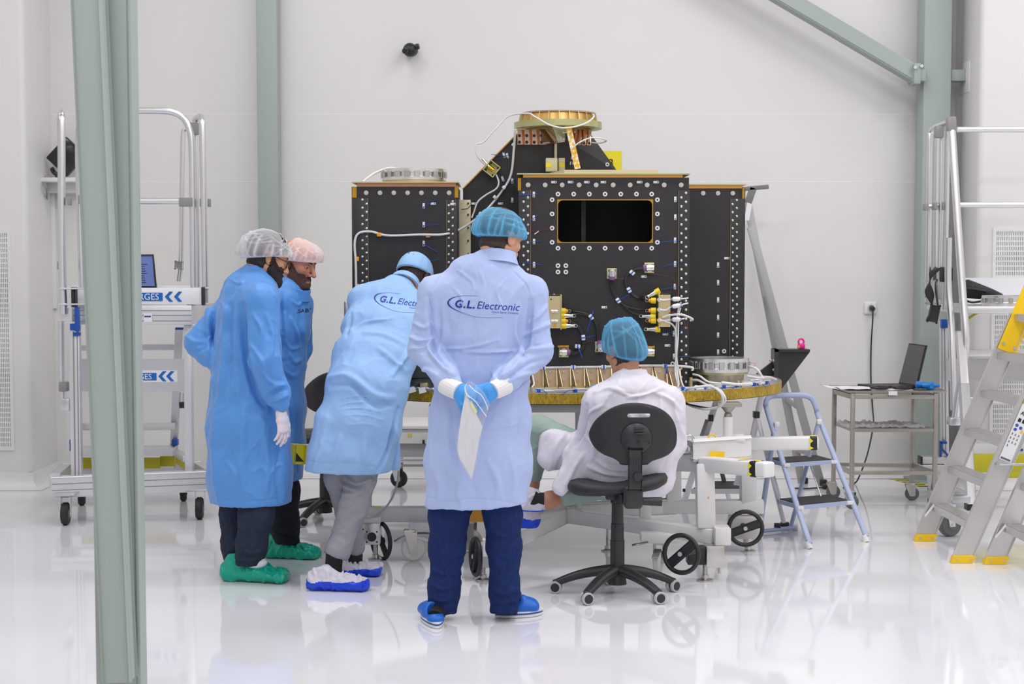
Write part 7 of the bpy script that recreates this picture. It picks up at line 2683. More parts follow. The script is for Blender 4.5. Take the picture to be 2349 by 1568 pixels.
def trouser(name, legs, material, parent, res=0.0065, amp=0.004, top=None, folds=(), seed=0, cuts=(), lines=()):
    """legs = list of (points, radii)"""
    allp = [p for l in legs for p in l[0]]
    lo, hi = bounds(allp, 0.13)
    F = Field(lo, hi, res)
    for pts, rad in legs:
        G = Field(lo, hi, res)
        G.chain(pts, rad, k=0.04)
        F._mix((slice(None),) * 3, G.F, 0.012, 'add')
    for c in cuts:
        F.cut(*c)
    P, Q = F.mesh(1)
    rng = np.random.default_rng(seed)
    fl = list(folds)
    for pts, rad in legs:
        for i in range(len(pts)):
            p = np.array(pts[i])
            for _ in range(5 if i else 0):
                a = rng.uniform(0, 2 * PI)
                r = rad[i] if not hasattr(rad[i], '__len__') else rad[i][0]
                e = p + np.array([r * math.cos(a), r * math.sin(a), rng.uniform(-0.05, 0.07)])
                f = p + np.array([r * math.cos(a + 1.3), r * math.sin(a + 1.3), rng.uniform(-0.05, 0.07)])
                fl.append((e, f, amp, 0.012))
    P = wrinkle(P, Q, fl, [(amp * 0.5, 14, 14, 6, seed)])
    P = crease(P, Q, amp * 2.6, 11, seed * 1.7, 1.3)
    P = crease(P, Q, amp * 1.2, 24, seed * 0.7, 1.3)
    if lines:
        P = strokes(P, Q, lines)
    return np_mesh(name, P, Q, material, parent)

def shoe_cover(name, heel, toe, h, w, material, parent, seed=0, ankle=None, sole=None, sole_h=0.03):
    """loose plastic cover over a shoe, standing on the floor; optional second colour for its sole"""
    heel, toe = V(heel), V(toe)
    d = toe - heel
    L = d.length
    d.normalize()
    n = V((-d.y, d.x, 0)).normalized()
    z0_ = min(heel.z, toe.z)
    lo, hi = bounds([heel, toe, heel + V((0, 0, h + 0.08))], 0.1)
    F = Field(lo, hi, 0.0042)
    up = V((0, 0, 1))
    a, b = heel + d * 0.045, toe - d * 0.05
    F.cone(a + up * 0.036, b + up * 0.028, (w * 0.84, 0.04), (w * 0.98, 0.030), u=n, k=0.02)
    F.cone(a + up * 0.04 - d * 0.008, a + d * 0.035 + up * (h - 0.03), (w * 0.8, 0.048), (w * 0.70, 0.058), u=n, k=0.03)
    F.cone(a + d * 0.05 + up * (h - 0.055), b - d * 0.02 + up * 0.034, (w * 0.62, 0.03), (w * 0.72, 0.024), u=n, k=0.03)
    F.cut((0, 0, z0_ + 0.0015), (0, 0, -1))
    tp = heel + d * 0.05 + up * (h - 0.004)
    F.cut(tp, (-0.25 * d.x, -0.25 * d.y, 1))
    P, Q = F.mesh(1)
    rng = np.random.default_rng(seed)
    fl = []
    for i in range(46):
        t = rng.uniform(0, 1)
        s_ = rng.choice((-1, 1))
        p = np.array(heel + d * (0.03 + t * (L - 0.06)) + n * (s_ * w) + up * 0.012)
        e = np.array(heel + d * (0.06 + t * (L * 0.45)) + n * (s_ * w * 0.5) + up * (h * (1 - 0.35 * t)))
        fl.append((e, e + (p - e) * rng.uniform(0.4, 0.9), rng.uniform(0.005, 0.011) * rng.choice((1, 1, -1)), 0.0055))
    m = P[:, 2] > z0_ + 0.006
    P = np.where(m[:, None], crease(P, Q, 0.020, 17, seed * 3.1, 0.7), P)
    P2 = wrinkle(P, Q, fl, [(0.005, 22, 22, 18, seed), (0.003, 50, 50, 40, seed + 3)])
    P = np.where(m[:, None], P2, P)
    if sole is None:
        return np_mesh(name, P, Q, material, parent)
    zc_ = P[Q].mean(1)
    th = z0_ + sole_h + 0.010 * np.array([noise.noise((c[0] * 18, c[1] * 18, seed)) for c in zc_]) + 0.012 * np.clip(((zc_ - np.array(heel)) @ np.array(d)) / L - 0.75, 0, 1) / 0.25
    lowq = zc_[:, 2] < th
    o = None
    for q, nm, mt in ((Q[~lowq], name, material), (Q[lowq], 'cover_sole', sole)):
        used = np.unique(q)
        ids = np.full(len(P), -1)
        ids[used] = np.arange(len(used))
        k = np_mesh(nm, P[used], ids[q], mt, parent if o is None else o)
        o = o or k
    return o

def logo_on(target, txts, parent, material, o, ux, uy, nrm):
    """printed lettering laid on the curved cloth: each vertex is dropped along nrm onto the target mesh"""
    bm = bmesh.new()
    bm.from_mesh(target.data)
    tree = BVHTree.FromBMesh(bm)
    base = org(target)
    o, ux, uy, nrm = V(o), nv(ux), nv(uy), nv(nrm)
    for nm, build in txts:
        m = MB()
        build(m)
        bmesh.ops.triangulate(m.bm, faces=m.bm.faces)
        bmesh.ops.subdivide_edges(m.bm, edges=[e for e in m.bm.edges if e.calc_length() > 0.02], cuts=2, use_grid_fill=False)
        bmesh.ops.triangulate(m.bm, faces=m.bm.faces)
        for v in m.bm.verts:
            p = o + ux * v.co.x + uy * v.co.y
            hit = tree.ray_cast(p - base + nrm * -0.4, nrm)
            q = (hit[0] + base) if hit[0] is not None else p
            v.co = q - nrm * 0.0016
        m.build(nm, material if not isinstance(material, dict) else material[nm], parent, 180)
    bm.free()

def flat_text(txt, x, y, size, bold=0.0, shear=0.0, width=1.0, space=1.0):
    def f(m):
        vs, fs = text_mesh(txt, size, bold, shear, width, 0.0, space)
        nvv = [m.bm.verts.new((x + v[0], y + v[1], 0)) for v in vs]
        for q in fs:
            try:
                m.bm.faces.new([nvv[i] for i in q])
            except ValueError:
                pass
    return f

def flat_swoosh(pts, wid):
    def f(m):
        P = crom([V((x, y, 0)) for x, y in pts], 10)
        rows = []
        n = len(P)
        for i, p in enumerate(P):
            d = (P[min(n - 1, i + 1)] - P[max(0, i - 1)]).normalized()
            q = V((-d.y, d.x, 0))
            w = wid(i / (n - 1))
            rows.append([p - q * w, p + q * w])
        m.sheet(rows)
    return f
M_INK = mat('logo_ink', srgb(30, 50, 160), 0.5)
def gl_logo(target, parent, centre, ux, uy, nrm, s=1.0):
    """swoosh, bold initials and slanted word, s = overall width factor (about 0.305 m wide)"""
    logo_on(target, [
        ('logo_initials', flat_text('G.L.', -0.122 * s, -0.012 * s, 0.046 * s, 0.0016 * s, 0.18, 1.04, 1.14)),
        ('logo_word', flat_text('Electronic', -0.026 * s, -0.012 * s, 0.046 * s, 0.0, 0.22, 1.0)),
        ('logo_tagline', flat_text('Czech Space Company', 0.042 * s, -0.026 * s, 0.0115 * s, 0.0, 0.1, 1.0, 1.1)),
        ('logo_swoosh', flat_swoosh([(-0.02 * s, 0.042 * s), (-0.08 * s, 0.040 * s), (-0.13 * s, 0.028 * s), (-0.150 * s, 0.006 * s), (-0.132 * s, -0.016 * s), (-0.08 * s, -0.036 * s), (-0.01 * s, -0.050 * s), (0.09 * s, -0.045 * s)], lambda t: s * (0.0005 + 0.0032 * math.exp(-((t - 0.45) / 0.16) ** 2)))),
    ], parent, M_INK, centre, ux, uy, nrm)
# ================================================================ man with his hands behind his back (centre)
Y1 = 6.62
def J(px, py, dy=0.0, Y=None):
    return at(px, py, (Y or Y1) + dy)
g1 = ground(1110, 1425)
p1 = thing('person', 'person seen from behind in a pale blue coat and dark jeans holding a bag', 'person', (J(1105, 1300).x, Y1, 0))
lo, hi = bounds([J(930, 560), J(1275, 1190)], 0.03)
lo[1], hi[1] = Y1 - 0.34, Y1 + 0.28
F = Field(lo, hi, 0.0050)
X1 = (1, 0, 0)
F.chain([J(1136, 608, 0.0), J(1118, 640), J(1108, 700), J(1106, 780), J(1104, 860), J(1102, 960), J(1097, 1060), J(1090, 1185)],
        [(0.085, 0.075), (0.155, 0.105), (0.198, 0.13), (0.192, 0.132), (0.19, 0.135), (0.208, 0.152), (0.222, 0.168), (0.222, 0.178)], X1, 0.05)
for sh, el, wr, o_ in ((J(1000, 674, 0.0), J(970, 800, -0.05), J(1037, 882, -0.2), -1), (J(1215, 672, 0.0), J(1234, 805, -0.05), J(1145, 882, -0.2), 1)):
    F.cone(J(1118, 645), sh, (0.08, 0.085), (0.078, 0.072), (0, 1, 0), 0.05)
    F.cone(sh, el, (0.075, 0.075), (0.062, 0.064), (1, 0, 0), 0.028)
    F.cone(el, el.lerp(wr, 0.8), 0.066, 0.055, None, 0.02)
    F.cone(el.lerp(wr, 0.8), wr, 0.055, 0.043, None, 0.02)
F.cut(J(1090, 1155), (0.045, 0, -1))
P, Q = F.mesh(1)
L = [
 (-0.010, 7, [(984, 680), (990, 730), (996, 775), (1000, 800)]), (-0.012, 8, [(1217, 690), (1214, 740), (1208, 790), (1196, 820)]),
 (-0.0035, 2.6, [(1031, 604), (1003, 640), (984, 676)]), (-0.0035, 2.6, [(1171, 616), (1207, 655), (1217, 690)]),
 (0.008, 7, [(938, 770), (962, 782), (994, 775)]), (0.009, 6, [(992, 776), (982, 800), (1012, 838), (1040, 860)]), (-0.008, 6, [(1000, 790), (1000, 812), (1032, 852)]),
 (0.006, 5, [(940, 800), (965, 798), (982, 790)]), (0.006, 6, [(948, 740), (972, 752), (988, 742)]), (0.006, 7, [(955, 850), (985, 850), (1010, 870)]),
 (0.004, 5, [(1010, 800), (1075, 797), (1145, 779)]), (0.005, 5, [(1060, 806), (1120, 808), (1190, 804)]), (0.004, 4, [(1140, 806), (1130, 850), (1136, 870)]),
 (-0.006, 7, [(1190, 800), (1150, 840), (1135, 872)]), (0.008, 6, [(1196, 806), (1230, 802), (1266, 795)]), (0.008, 6, [(1204, 768), (1234, 754), (1264, 740)]),
 (0.006, 5, [(1214, 740), (1236, 724), (1256, 700)]), (0.008, 6, [(1148, 866), (1172, 850), (1196, 822)]), (0.006, 5, [(1160, 880), (1190, 862), (1240, 850)]),
 (-0.006, 6, [(1170, 868), (1210, 835), (1255, 822)]), (0.006, 6, [(1180, 900), (1205, 880), (1240, 862)]), (0.004, 4, [(1050, 620), (1085, 650), (1080, 690)]),
 (0.0035, 4, [(1100, 620), (1110, 660), (1090, 700)]), (0.0035, 4, [(1160, 640), (1140, 670), (1150, 700)]), (0.003, 4, [(1040, 660), (1060, 690), (1050, 760)]),
 (0.007, 9, [(1190, 700), (1180, 760), (1196, 800)]), (0.006, 9, [(1015, 700), (1020, 760), (1008, 800)]),
 (0.006, 10, [(1215, 900), (1212, 960), (1200, 1040)]), (-0.006, 9, [(1190, 910), (1188, 970), (1180, 1010)]), (0.004, 8, [(1000, 920), (990, 1000), (985, 1100)]),
 (0.004, 6, [(1120, 985), (1150, 978), (1200, 970)]), (-0.007, 10, [(1040, 930), (1035, 1000), (1045, 1070)]), (0.006, 10, [(1120, 1060), (1140, 1100), (1150, 1150)]),
 (0.007, 11, [(1000, 1080), (1010, 1120), (1004, 1158)]), (0.006, 9, [(1170, 1040), (1180, 1100), (1172, 1160)]), (0.005, 7, [(1060, 1100), (1050, 1130), (1060, 1156)]),
 (-0.003, 2.5, [(972, 1136), (1020, 1148), (1090, 1142), (1150, 1148), (1206, 1160)]),
]
P = strokes(P, Q, L)
rng = np.random.default_rng(11)
P = wrinkle(P, Q, fan(rng, J(966, 800, -0.09), (1, 0.2, -0.5), 7, 0.10, 0.5, 0.004, 0.010) + fan(rng, J(1238, 805, -0.09), (-1, 0.2, -0.4), 7, 0.10, 0.5, 0.004, 0.010)
            + fan(rng, J(1150, 870, -0.25), (0.7, 0, 0.6), 6, 0.07, 0.4, 0.004, 0.007, 0.02) + fan(rng, J(1032, 870, -0.25), (-0.7, 0, 0.6), 6, 0.07, 0.4, 0.004, 0.007, 0.02))
P = ripple(P, Q, 0.0042, 9, 3.1)
P = ripple(P, Q, 0.0012, 28, 1.1, 0.6)
P = crease(P, Q, 0.008, 7.5, 1.3)
P = crease(P, Q, 0.0036, 15, 4.3)
gown1 = np_mesh('lab_coat', P, Q, M_G1, p1)
gl_logo(gown1, p1, J(1106, 702, -0.16), (1, 0, -0.06), (0.06, 0, 1), (0, 1, 0), 0.98)
m = MB()
nb = J(1140, 591)
F_ = frame(nv((0.08, 0.22, 1)))
rows = []
for h_, r_ in ((-0.03, 0.088), (0.0, 0.078), (0.024, 0.074), (0.026, 0.070), (0.0, 0.070), (-0.03, 0.08)):
    rows.append([nb + F_ @ V((r_ * 1.12 * math.cos(2 * PI * j / 40), r_ * math.sin(2 * PI * j / 40), h_)) for j in range(40)])
m.rings(rows, False, True).build('collar', M_G1, gown1, 60)
h1 = Head(J(1148, 545, 0.03), (0.66, 0.66, -0.36), J(1140, 640, 0.0))
limbs = [([J(1138, 630), J(1108, 720), J(1104, 860), J(1100, 1000)], [0.05, 0.075, 0.08, 0.09]),
         ([J(1110, 680), J(1000, 680), J(970, 800, -0.05), J(1030, 880, -0.19)], [0.05, 0.045, 0.036, 0.026]),
         ([J(1110, 680), J(1215, 678), J(1234, 805, -0.05), J(1150, 880, -0.19)], [0.05, 0.045, 0.036, 0.026]),
         ([J(1080, 1000), J(1030, 1220), J(1010, 1385)], [0.07, 0.05, 0.03]), ([J(1125, 1000), J(1155, 1220), J(1158, 1380)], [0.07, 0.05, 0.03])]
P, Q = join_np([(h1.w(h1.P), h1.Q), core(limbs)])
np_mesh('body', P, Q, M_SKIN, p1)
h1.shell('hair', lambda r, f, u: np.where(f > 0.045, u - 0.045, np.where(f > 0.015, u - 0.03 + 2.0 * np.clip(0.03 - f, 0, 1) * 0 - (np.abs(r) > 0.06) * 0.0, np.minimum(u + 0.072, 0.06 - np.abs(r) * 0 )) - np.where((np.abs(r) > 0.066) & (u < 0.02) & (f > -0.035) & (f < 0.018), 0.1, 0)), 0.006, M_HAIRB, p1, 0.006)
M_CAPB = veil('blue_nonwoven', srgb(118, 200, 244), 0.34, 0.6, 0.45, 0.1, 13)
cap_mesh(h1, p1, M_CAPB, 0.036, -0.034, (0.090, 0.112), 0.124, 1.2, (0, -0.012, -0.008), 14, 0.05, 5, tight=0.9)
# gloves, cuffs
lw, rw = J(1044, 890, -0.235), J(1141, 889, -0.235)
def cuff(par, a, b, ra, rb, name='knit_cuff', material=M_CUFF):
    a, b = V(a), V(b)
    F_ = frame(b - a)
    rows = []
    for i in range(9):
        t = i / 8
        r_ = ra + (rb - ra) * t + 0.002 * math.sin(t * PI)
        rows.append([a.lerp(b, t) + F_ @ V(((r_ + 0.0011 * math.cos(20 * 2 * PI * j / 60)) * math.cos(2 * PI * j / 60), (r_ + 0.0011 * math.cos(20 * 2 * PI * j / 60)) * 0.96 * math.sin(2 * PI * j / 60), 0)) for j in range(60)])
    return MB().rings(rows).build(name, material, par, 60)
cuff(p1, J(1020, 880, -0.195), J(1052, 897, -0.235), 0.043, 0.0385)
cuff(p1, J(1162, 880, -0.195), J(1131, 896, -0.235), 0.043, 0.0385)
hand('glove', J(1047, 893, -0.235), (1, -0.25, -0.42), (0, -1, 0.35), 1, (0.62, 0.66, 0.7, 0.7), M_GLB, p1, 0.92, thumb=(0.75, 0.35))
hand('glove', J(1136, 892, -0.235), (-1, -0.05, -0.26), (0.0, -1, 0.25), -1, (0.55, 0.6, 0.62, 0.66), M_GLB, p1, 0.92, thumb=(0.5, 0.5))
# jeans and clogs
trouser('jeans', [([J(1075, 1060), J(1030, 1180), J(1026, 1250, 0.01), J(1019, 1350, 0.0), J(1014, 1408, 0.0)], [0.095, 0.083, 0.074, 0.064, 0.064]),
                  ([J(1125, 1060), J(1153, 1180), J(1156, 1250, 0.01), J(1158, 1350, 0.0), J(1156, 1396, 0.0)], [0.095, 0.078, 0.071, 0.061, 0.062])],
        M_JEAN, p1, 0.006, 0.004, seed=4,
        cuts=(((0, 0, J(1014, 1404).z), (0, 0.0, -1)),),
        lines=[(0.006, 5, [(990, 1340), (1015, 1352), (1044, 1344)]), (0.005, 5, [(988, 1370), (1015, 1378), (1045, 1366)]), (0.006, 5, [(1130, 1350), (1155, 1362), (1184, 1348)]), (0.005, 5, [(1132, 1380), (1158, 1384), (1186, 1372)]), (0.004, 6, [(995, 1220), (1020, 1232), (1060, 1222)]), (0.004, 6, [(1125, 1215), (1150, 1228), (1190, 1220)]), (0.005, 5, [(990, 1300), (1010, 1315), (1040, 1320)])])
def clog(heel, toe, parent, back=True):
    heel, toe = V(heel), V(toe)
    heel.z = toe.z = 0
    d = (toe - heel)
    L = d.length
    d.normalize()
    n = V((-d.y, d.x, 0))
    up = V((0, 0, 1))
    def outline(g, k):
        out = []
        for j in range(40):
            a = 2 * PI * j / 40
            s_ = 0.5 - 0.5 * math.cos(a)
            w_ = (0.034 + 0.016 * math.sin(min(1, s_ * 1.15) * PI * 0.62) ** 1.5 + 0.0) * (1 if 0 < s_ < 1 else 1)
            out.append(heel + d * (L * 0.5 - (L * 0.5 + g) * math.cos(a)) + n * ((w_ + g) * math.sin(a)) + up * k)
        return out
    so = MB().rings([outline(0.002, 0.002), outline(0.004, 0.012), outline(0.003, 0.013)]).build('clog_sole', M_SOLEW, parent)
    MB().rings([outline(0.0022, 0.0131), outline(0.0022, 0.021)]).build('sole_stripe', mat('stripe_blue', srgb(40, 90, 170), 0.4), so)
    MB().rings([outline(0.003, 0.0211), outline(0.004, 0.028)]).build('sole_band', M_SOLEW, so)
    lo, hi = bounds([heel, toe, heel + up * 0.12], 0.08)
    F = Field(lo, hi, 0.0035)
    a, b = heel + d * 0.04, toe - d * 0.055
    F.cone(heel + d * 0.12 + up * 0.035, b + up * 0.036, (0.044, 0.03), (0.05, 0.030), n, 0.02)
    F.cone(heel + d * 0.125 + up * 0.068, b + up * 0.046, (0.038, 0.026), (0.044, 0.028), n, 0.03)
    F.cone(a + up * 0.03, heel + d * 0.13 + up * 0.036, (0.037, 0.03), (0.043, 0.034), n, 0.02)
    F.cone(heel + d * 0.06 + up * 0.11, heel + d * 0.085 + up * 0.06, (0.033, 0.045), (0.031, 0.04), n, 0.008, 'sub')
    F.cut((0, 0, 0.0262), (0, 0, -1))
    P, Q = F.mesh(1)
    up_ = np_mesh('clog_upper', P, Q, M_CLOG, parent)
    for i in range(5):
        p = heel + d * (L * 0.62 + i * 0.012) - n * 0.047 + up * 0.043
        MB().sphere(p, 0.0028, 8).build('vent_hole', M_TAPEK, up_)
    return up_
clog(ground(1003, 1442), ground(1003, 1442) + V((-0.05, 0.27, 0)), p1)
clog(ground(1137, 1416), ground(1137, 1416) + V((0.165, 0.06, 0)) * 1.25, p1)
for px, py in ((1012, 1400), (1150, 1392)):
    a = J(px, py - 8, 0.0)
    gq = ground(1003, 1442) + V((-0.015, 0.075, 0.03)) if px < 1100 else ground(1137, 1416) + V((0.075, 0.028, 0.03))
    MB().tube([a, a.lerp(gq, 0.5), gq], 0.036, 18, 4).build('sock', M_SOCK, p1, 60)
# the bag he holds: a clear zip bag with papers
bag = thing('plastic_bag', 'clear zip bag with white papers held by the person in jeans', 'bag', J(1085, 1100, -0.3))
YBG = Y1 - 0.305
out = [(1075, 873), (1066, 885), (1064, 920), (1056, 960), (1050, 1000), (1047, 1030), (1052, 1052), (1068, 1080), (1081, 1104), (1086, 1090), (1094, 1050), (1101, 1010), (1108, 975), (1118, 945), (1123, 930), (1120, 918), (1112, 903), (1098, 888), (1084, 877)]
def sheet3(pts, Y, th, wob=0.0):
    P = [at(x, y, Y) for x, y in pts]
    for i, p in enumerate(P):
        p.y += wob * math.sin(i * 1.7)
    c = sum(P, V()) / len(P)
    a = [p.copy() for p in P]
    m = MB()
    rows = []
    for k, (f, dy) in enumerate(((1, 0), (0.99, -th / 2), (0.5, -th), (0.02, -th * 0.8))):
        rows.append([c + (p - c) * f + V((0, dy, 0)) for p in a])
    rows2 = []
    for k, (f, dy) in enumerate(((0.02, th * 0.8), (0.5, th), (0.99, th / 2))):
        rows2.append([c + (p - c) * f + V((0, dy, 0)) for p in a])
    m.rings(rows2 + rows, True)
    return m
pp = [(1068, 905), (1062, 930), (1056, 965), (1051, 1003), (1049, 1030), (1054, 1050), (1069, 1076), (1081, 1098), (1084, 1088), (1092, 1050), (1099, 1010), (1107, 978), (1093, 950), (1080, 922)]
MB_ = sheet3(pp, YBG, 0.004)
sh_ = MB_.build('paper_stack', mat('printed_paper', (0.74, 0.74, 0.77), 0.6, var=0.14, vscale=45, stretch=(1, 1, 0.2)), bag, 60)
MB().prism([at(x, y, YBG - 0.006) for x, y in ((1080, 917), (1095, 943), (1091, 951), (1079, 928))], (0, 0.001, 0)).build('yellow_note', mat('note_yellow', srgb(238, 232, 160), 0.6), bag)
MB_ = sheet3(out, YBG - 0.001, 0.008)
MB_.build('bag_film', veil('bag_film', (0.86, 0.87, 0.90), 0.12, 0.12, 0.35, 0.15), bag, 60)
for pts in ([(1066, 886), (1072, 904), (1090, 920), (1105, 940), (1116, 955)], [(1076, 882), (1088, 895), (1104, 906), (1116, 928), (1119, 940)], [(1070, 880), (1066, 890), (1070, 905), (1078, 912)]):
    MB().tube([at(x, y, YBG - 0.011) for x, y in pts], 0.0019, 6, 6).build('zip_seal', mat('seal_white', (0.85, 0.86, 0.9), 0.3), bag, 60)

# ================================================================ man in the white cap on the left
YA = 7.5
pA = thing('person', 'bearded person in a white hair cap, glasses and blue gown looking at the satellite', 'person', (at(585, 1250, YA).x, YA, 0))
A = lambda px, py, dy=0.0: at(px, py, YA + dy)
FA = nv((0.88, 0.42, 0))            # the way he faces
lo, hi = bounds([A(415, 585), A(690, 1180)], 0.03)
lo[1], hi[1] = YA - 0.36, YA + 0.36
F = Field(lo, hi, 0.0056)
F.chain([A(592, 628), A(578, 668), A(570, 720), A(567, 800), A(566, 880), A(569, 980), A(573, 1080), A(577, 1180)],
        [(0.075, 0.08), (0.11, 0.17), (0.135, 0.20), (0.15, 0.195), (0.165, 0.19), (0.196, 0.20), (0.203, 0.205), (0.196, 0.205)], FA, 0.05)
rs, re, rw = A(597, 690, -0.18), A(606, 825, -0.23), A(643, 925, -0.2)
ls, le, lw_ = A(545, 690, 0.17), A(452, 785, 0.1), A(520, 850, -0.04)
F.cone(A(580, 665), rs, 0.09, 0.085, None, 0.05)
F.cone(rs, re, (0.085, 0.085), (0.08, 0.075), FA, 0.02)
F.cone(re, re.lerp(rw, 0.75), 0.076, 0.064, None, 0.02)
F.cone(re.lerp(rw, 0.75), rw, 0.064, 0.044, None, 0.015)
F.cone(A(560, 670), ls, 0.085, 0.08, None, 0.05)
F.cone(ls, le, 0.08, 0.062, None, 0.03)
F.cone(le, lw_, 0.062, 0.05, None, 0.025)
F.cut(A(580, 1150), (0.0, 0, -1))
P, Q = F.mesh(1)
L = [
 (-0.014, 8, [(556, 700), (560, 760), (566, 830), (585, 900), (606, 930)]), (-0.010, 7, [(660, 740), (658, 800), (656, 860)]), (-0.003, 2.4, [(606, 640), (628, 680), (640, 740), (652, 800), (656, 850)]),
 (0.010, 8, [(480, 690), (478, 760), (484, 830)]), (-0.010, 7, [(488, 720), (486, 790), (480, 840)]), (0.008, 6, [(424, 770), (450, 785), (478, 782)]), (-0.006, 6, [(430, 800), (455, 805), (475, 795)]), (0.006, 5, [(440, 820), (462, 830), (474, 845)]),
 (0.007, 9, [(520, 660), (515, 740), (512, 840), (500, 940)]), (0.006, 9, [(545, 680), (540, 780), (548, 900)]), (-0.006, 9, [(530, 700), (528, 820), (520, 900)]),
 (0.008, 6, [(606, 905), (630, 886), (658, 880)]), (-0.008, 5, [(612, 912), (636, 896), (660, 893)]), (0.008, 5, [(618, 922), (640, 912), (660, 905)]), (0.006, 5, [(600, 850), (620, 875), (650, 885)]),
 (0.006, 6, [(580, 720), (600, 760), (590, 800)]), (0.005, 6, [(610, 720), (625, 770), (620, 830)]), (0.006, 6, [(575, 790), (600, 830), (610, 880)]),
 (0.006, 12, [(500, 920), (490, 1020), (500, 1140)]), (0.006, 12, [(560, 930), (555, 1040), (560, 1140)]), (0.006, 10, [(600, 960), (612, 1040), (606, 1140)]), (-0.006, 9, [(640, 1010), (636, 1080), (640, 1140)]),
 (0.004, 4, [(575, 1030), (590, 1020), (600, 1030)]), (0.005, 5, [(580, 1085), (600, 1070), (610, 1090)]), (0.005, 5, [(625, 1080), (645, 1065), (660, 1085)]), (0.005, 6, [(520, 1060), (540, 1090), (535, 1130)]),
 (0.004, 4, [(530, 640), (548, 650), (560, 640)]), (-0.003, 2.2, [(492, 1140), (540, 1146), (600, 1146), (668, 1138)]), (0.004, 5, [(505, 690), (520, 710), (518, 740)]),
]
P = strokes(P, Q, L)
P = ripple(P, Q, 0.004, 8, 7.7)
P = ripple(P, Q, 0.0016, 26, 2.2, 0.7)
P = crease(P, Q, 0.011, 7.5, 4.4)
P = crease(P, Q, 0.00495, 15, 7.4)
gA = np_mesh('gown', P, Q, M_GA, pA)
def collar(par, c, up, r, h, material, parts=('collar',), e=1.0, u=(0, 1, 0)):
    F_ = frame(nv(up), u)
    rows = []
    for h_, r_ in ((-h, r * 1.16), (0.0, r * 1.05), (h * 0.8, r), (h * 0.85, r * 0.94), (0.0, r * 0.94), (-h, r * 1.06)):
        rows.append([V(c) + F_ @ V((r_ * e * math.cos(2 * PI * j / 40), r_ * math.sin(2 * PI * j / 40), h_)) for j in range(40)])
    return MB().rings(rows, False, True).build(parts[0], material, par, 60)
collar(gA, A(590, 630), (-0.42, -0.1, 1), 0.083, 0.03, M_GA)
MB().tube([A(563, 613, -0.03), A(580, 616, -0.075), A(600, 628, -0.08), A(612, 640, -0.06)], 0.004, 6, 6).build('shirt_neckline', M_NAVY, pA)
hA = Head(A(614, 590), (0.86, 0.36, -0.34), A(588, 648, 0.0), nose=1.0)
limbs = [([A(590, 640), A(570, 720), A(566, 880), A(568, 1000)], [0.05, 0.075, 0.08, 0.09]),
         ([A(575, 690), rs, re, re.lerp(rw, 1.1)], [0.05, 0.045, 0.036, 0.026]), ([A(570, 690), ls, le, lw_], [0.05, 0.045, 0.036, 0.026]),
         ([A(555, 1000, 0.08), A(545, 1150, 0.08), A(540, 1270, 0.08)], [0.07, 0.05, 0.035]), ([A(590, 1000, -0.08), A(590, 1150, -0.08), A(575, 1270, -0.08)], [0.07, 0.05, 0.035])]
P, Q = join_np([(hA.w(hA.P), hA.Q), core(limbs)])
np_mesh('body', P, Q, mat('skin_olive', srgb(206, 150, 112), 0.5, sss=0.15, var=0.06, vscale=30), pA)
hairm = lambda r, f, u: np.where(f > 0.05, u - 0.052, np.where(f > 0.0, u - 0.02, u + 0.062)) - np.where((np.abs(r) > 0.066) & (u < 0.03) & (f > -0.035) & (f < 0.018), 0.1, 0)
hA.shell('hair', hairm, 0.008, M_HAIRK, pA, 0.006)
beardm = lambda r, f, u, s=0.0: np.minimum(np.where(np.abs(r) < 0.024, -0.052 - u, -0.028 - s - u + 0.9 * np.clip(0.055 - f, 0, 0.05)), np.minimum(f + 0.0, u + 0.128)) - np.where((np.abs(r) < 0.019) & (u > -0.085) & (u < -0.066) & (f > 0.07), 0.05, 0)
hA.shell('beard', beardm, 0.011, M_BEARD, pA, 0.008)
hA.eyes(pA, (0, 1, -0.25))
hA.brows(pA, M_HAIRK)
M_CAPW = veil('white_nonwoven', (0.88, 0.87, 0.9), 0.34, 0.6, 0.42, 0.15, 15)
cap_mesh(hA, pA, M_CAPW, 0.042, -0.045, (0.092, 0.116), 0.132, 1.2, (0, -0.016, -0.016), 12, 0.045, 9, -0.016, creases=44, tight=0.9)
# glasses
gls = []
M_FR = mat('spectacle_frame', srgb(60, 30, 24), 0.3)
m = MB()
for x in (-1, 1):
    c = V((x * 0.033, 0.103, -0.003))
    pts = [hA.pt(c.x + 0.025 * math.cos(a) * (1 if abs(math.cos(a)) < .8 else .95), c.y - 0.010 * abs(c.x + 0.025 * math.cos(a)) / 0.05, c.z + 0.020 * math.sin(a)) for a in [2 * PI * j / 24 for j in range(24)]]
    m.tube(pts, 0.0022, 6, 1, True)
    m.tube([hA.pt(x * 0.058, 0.095, 0.004), hA.pt(x * 0.075, 0.06, 0.006), hA.pt(x * 0.08, 0.0, 0.01), hA.pt(x * 0.078, -0.015, 0.0)], 0.002, 6, 6)
m.tube([hA.pt(-0.009, 0.104, 0.002), hA.pt(0, 0.108, 0.005), hA.pt(0.009, 0.104, 0.002)], 0.002, 6, 4)
gl = m.build('glasses', M_FR, pA)
m = MB()
for x in (-1, 1):
    c = V((x * 0.033, 0.103, -0.003))
    m.bm.faces.new([m.bm.verts.new(hA.pt(c.x + 0.024 * math.cos(a), c.y - 0.010 * abs(c.x + 0.024 * math.cos(a)) / 0.05, c.z + 0.019 * math.sin(a))) for a in [2 * PI * j / 24 for j in range(24)]])
m.build('lens', veil('lens_glass', (0.5, 0.45, 0.45), 0.12, 0.05, 0.2), gl)
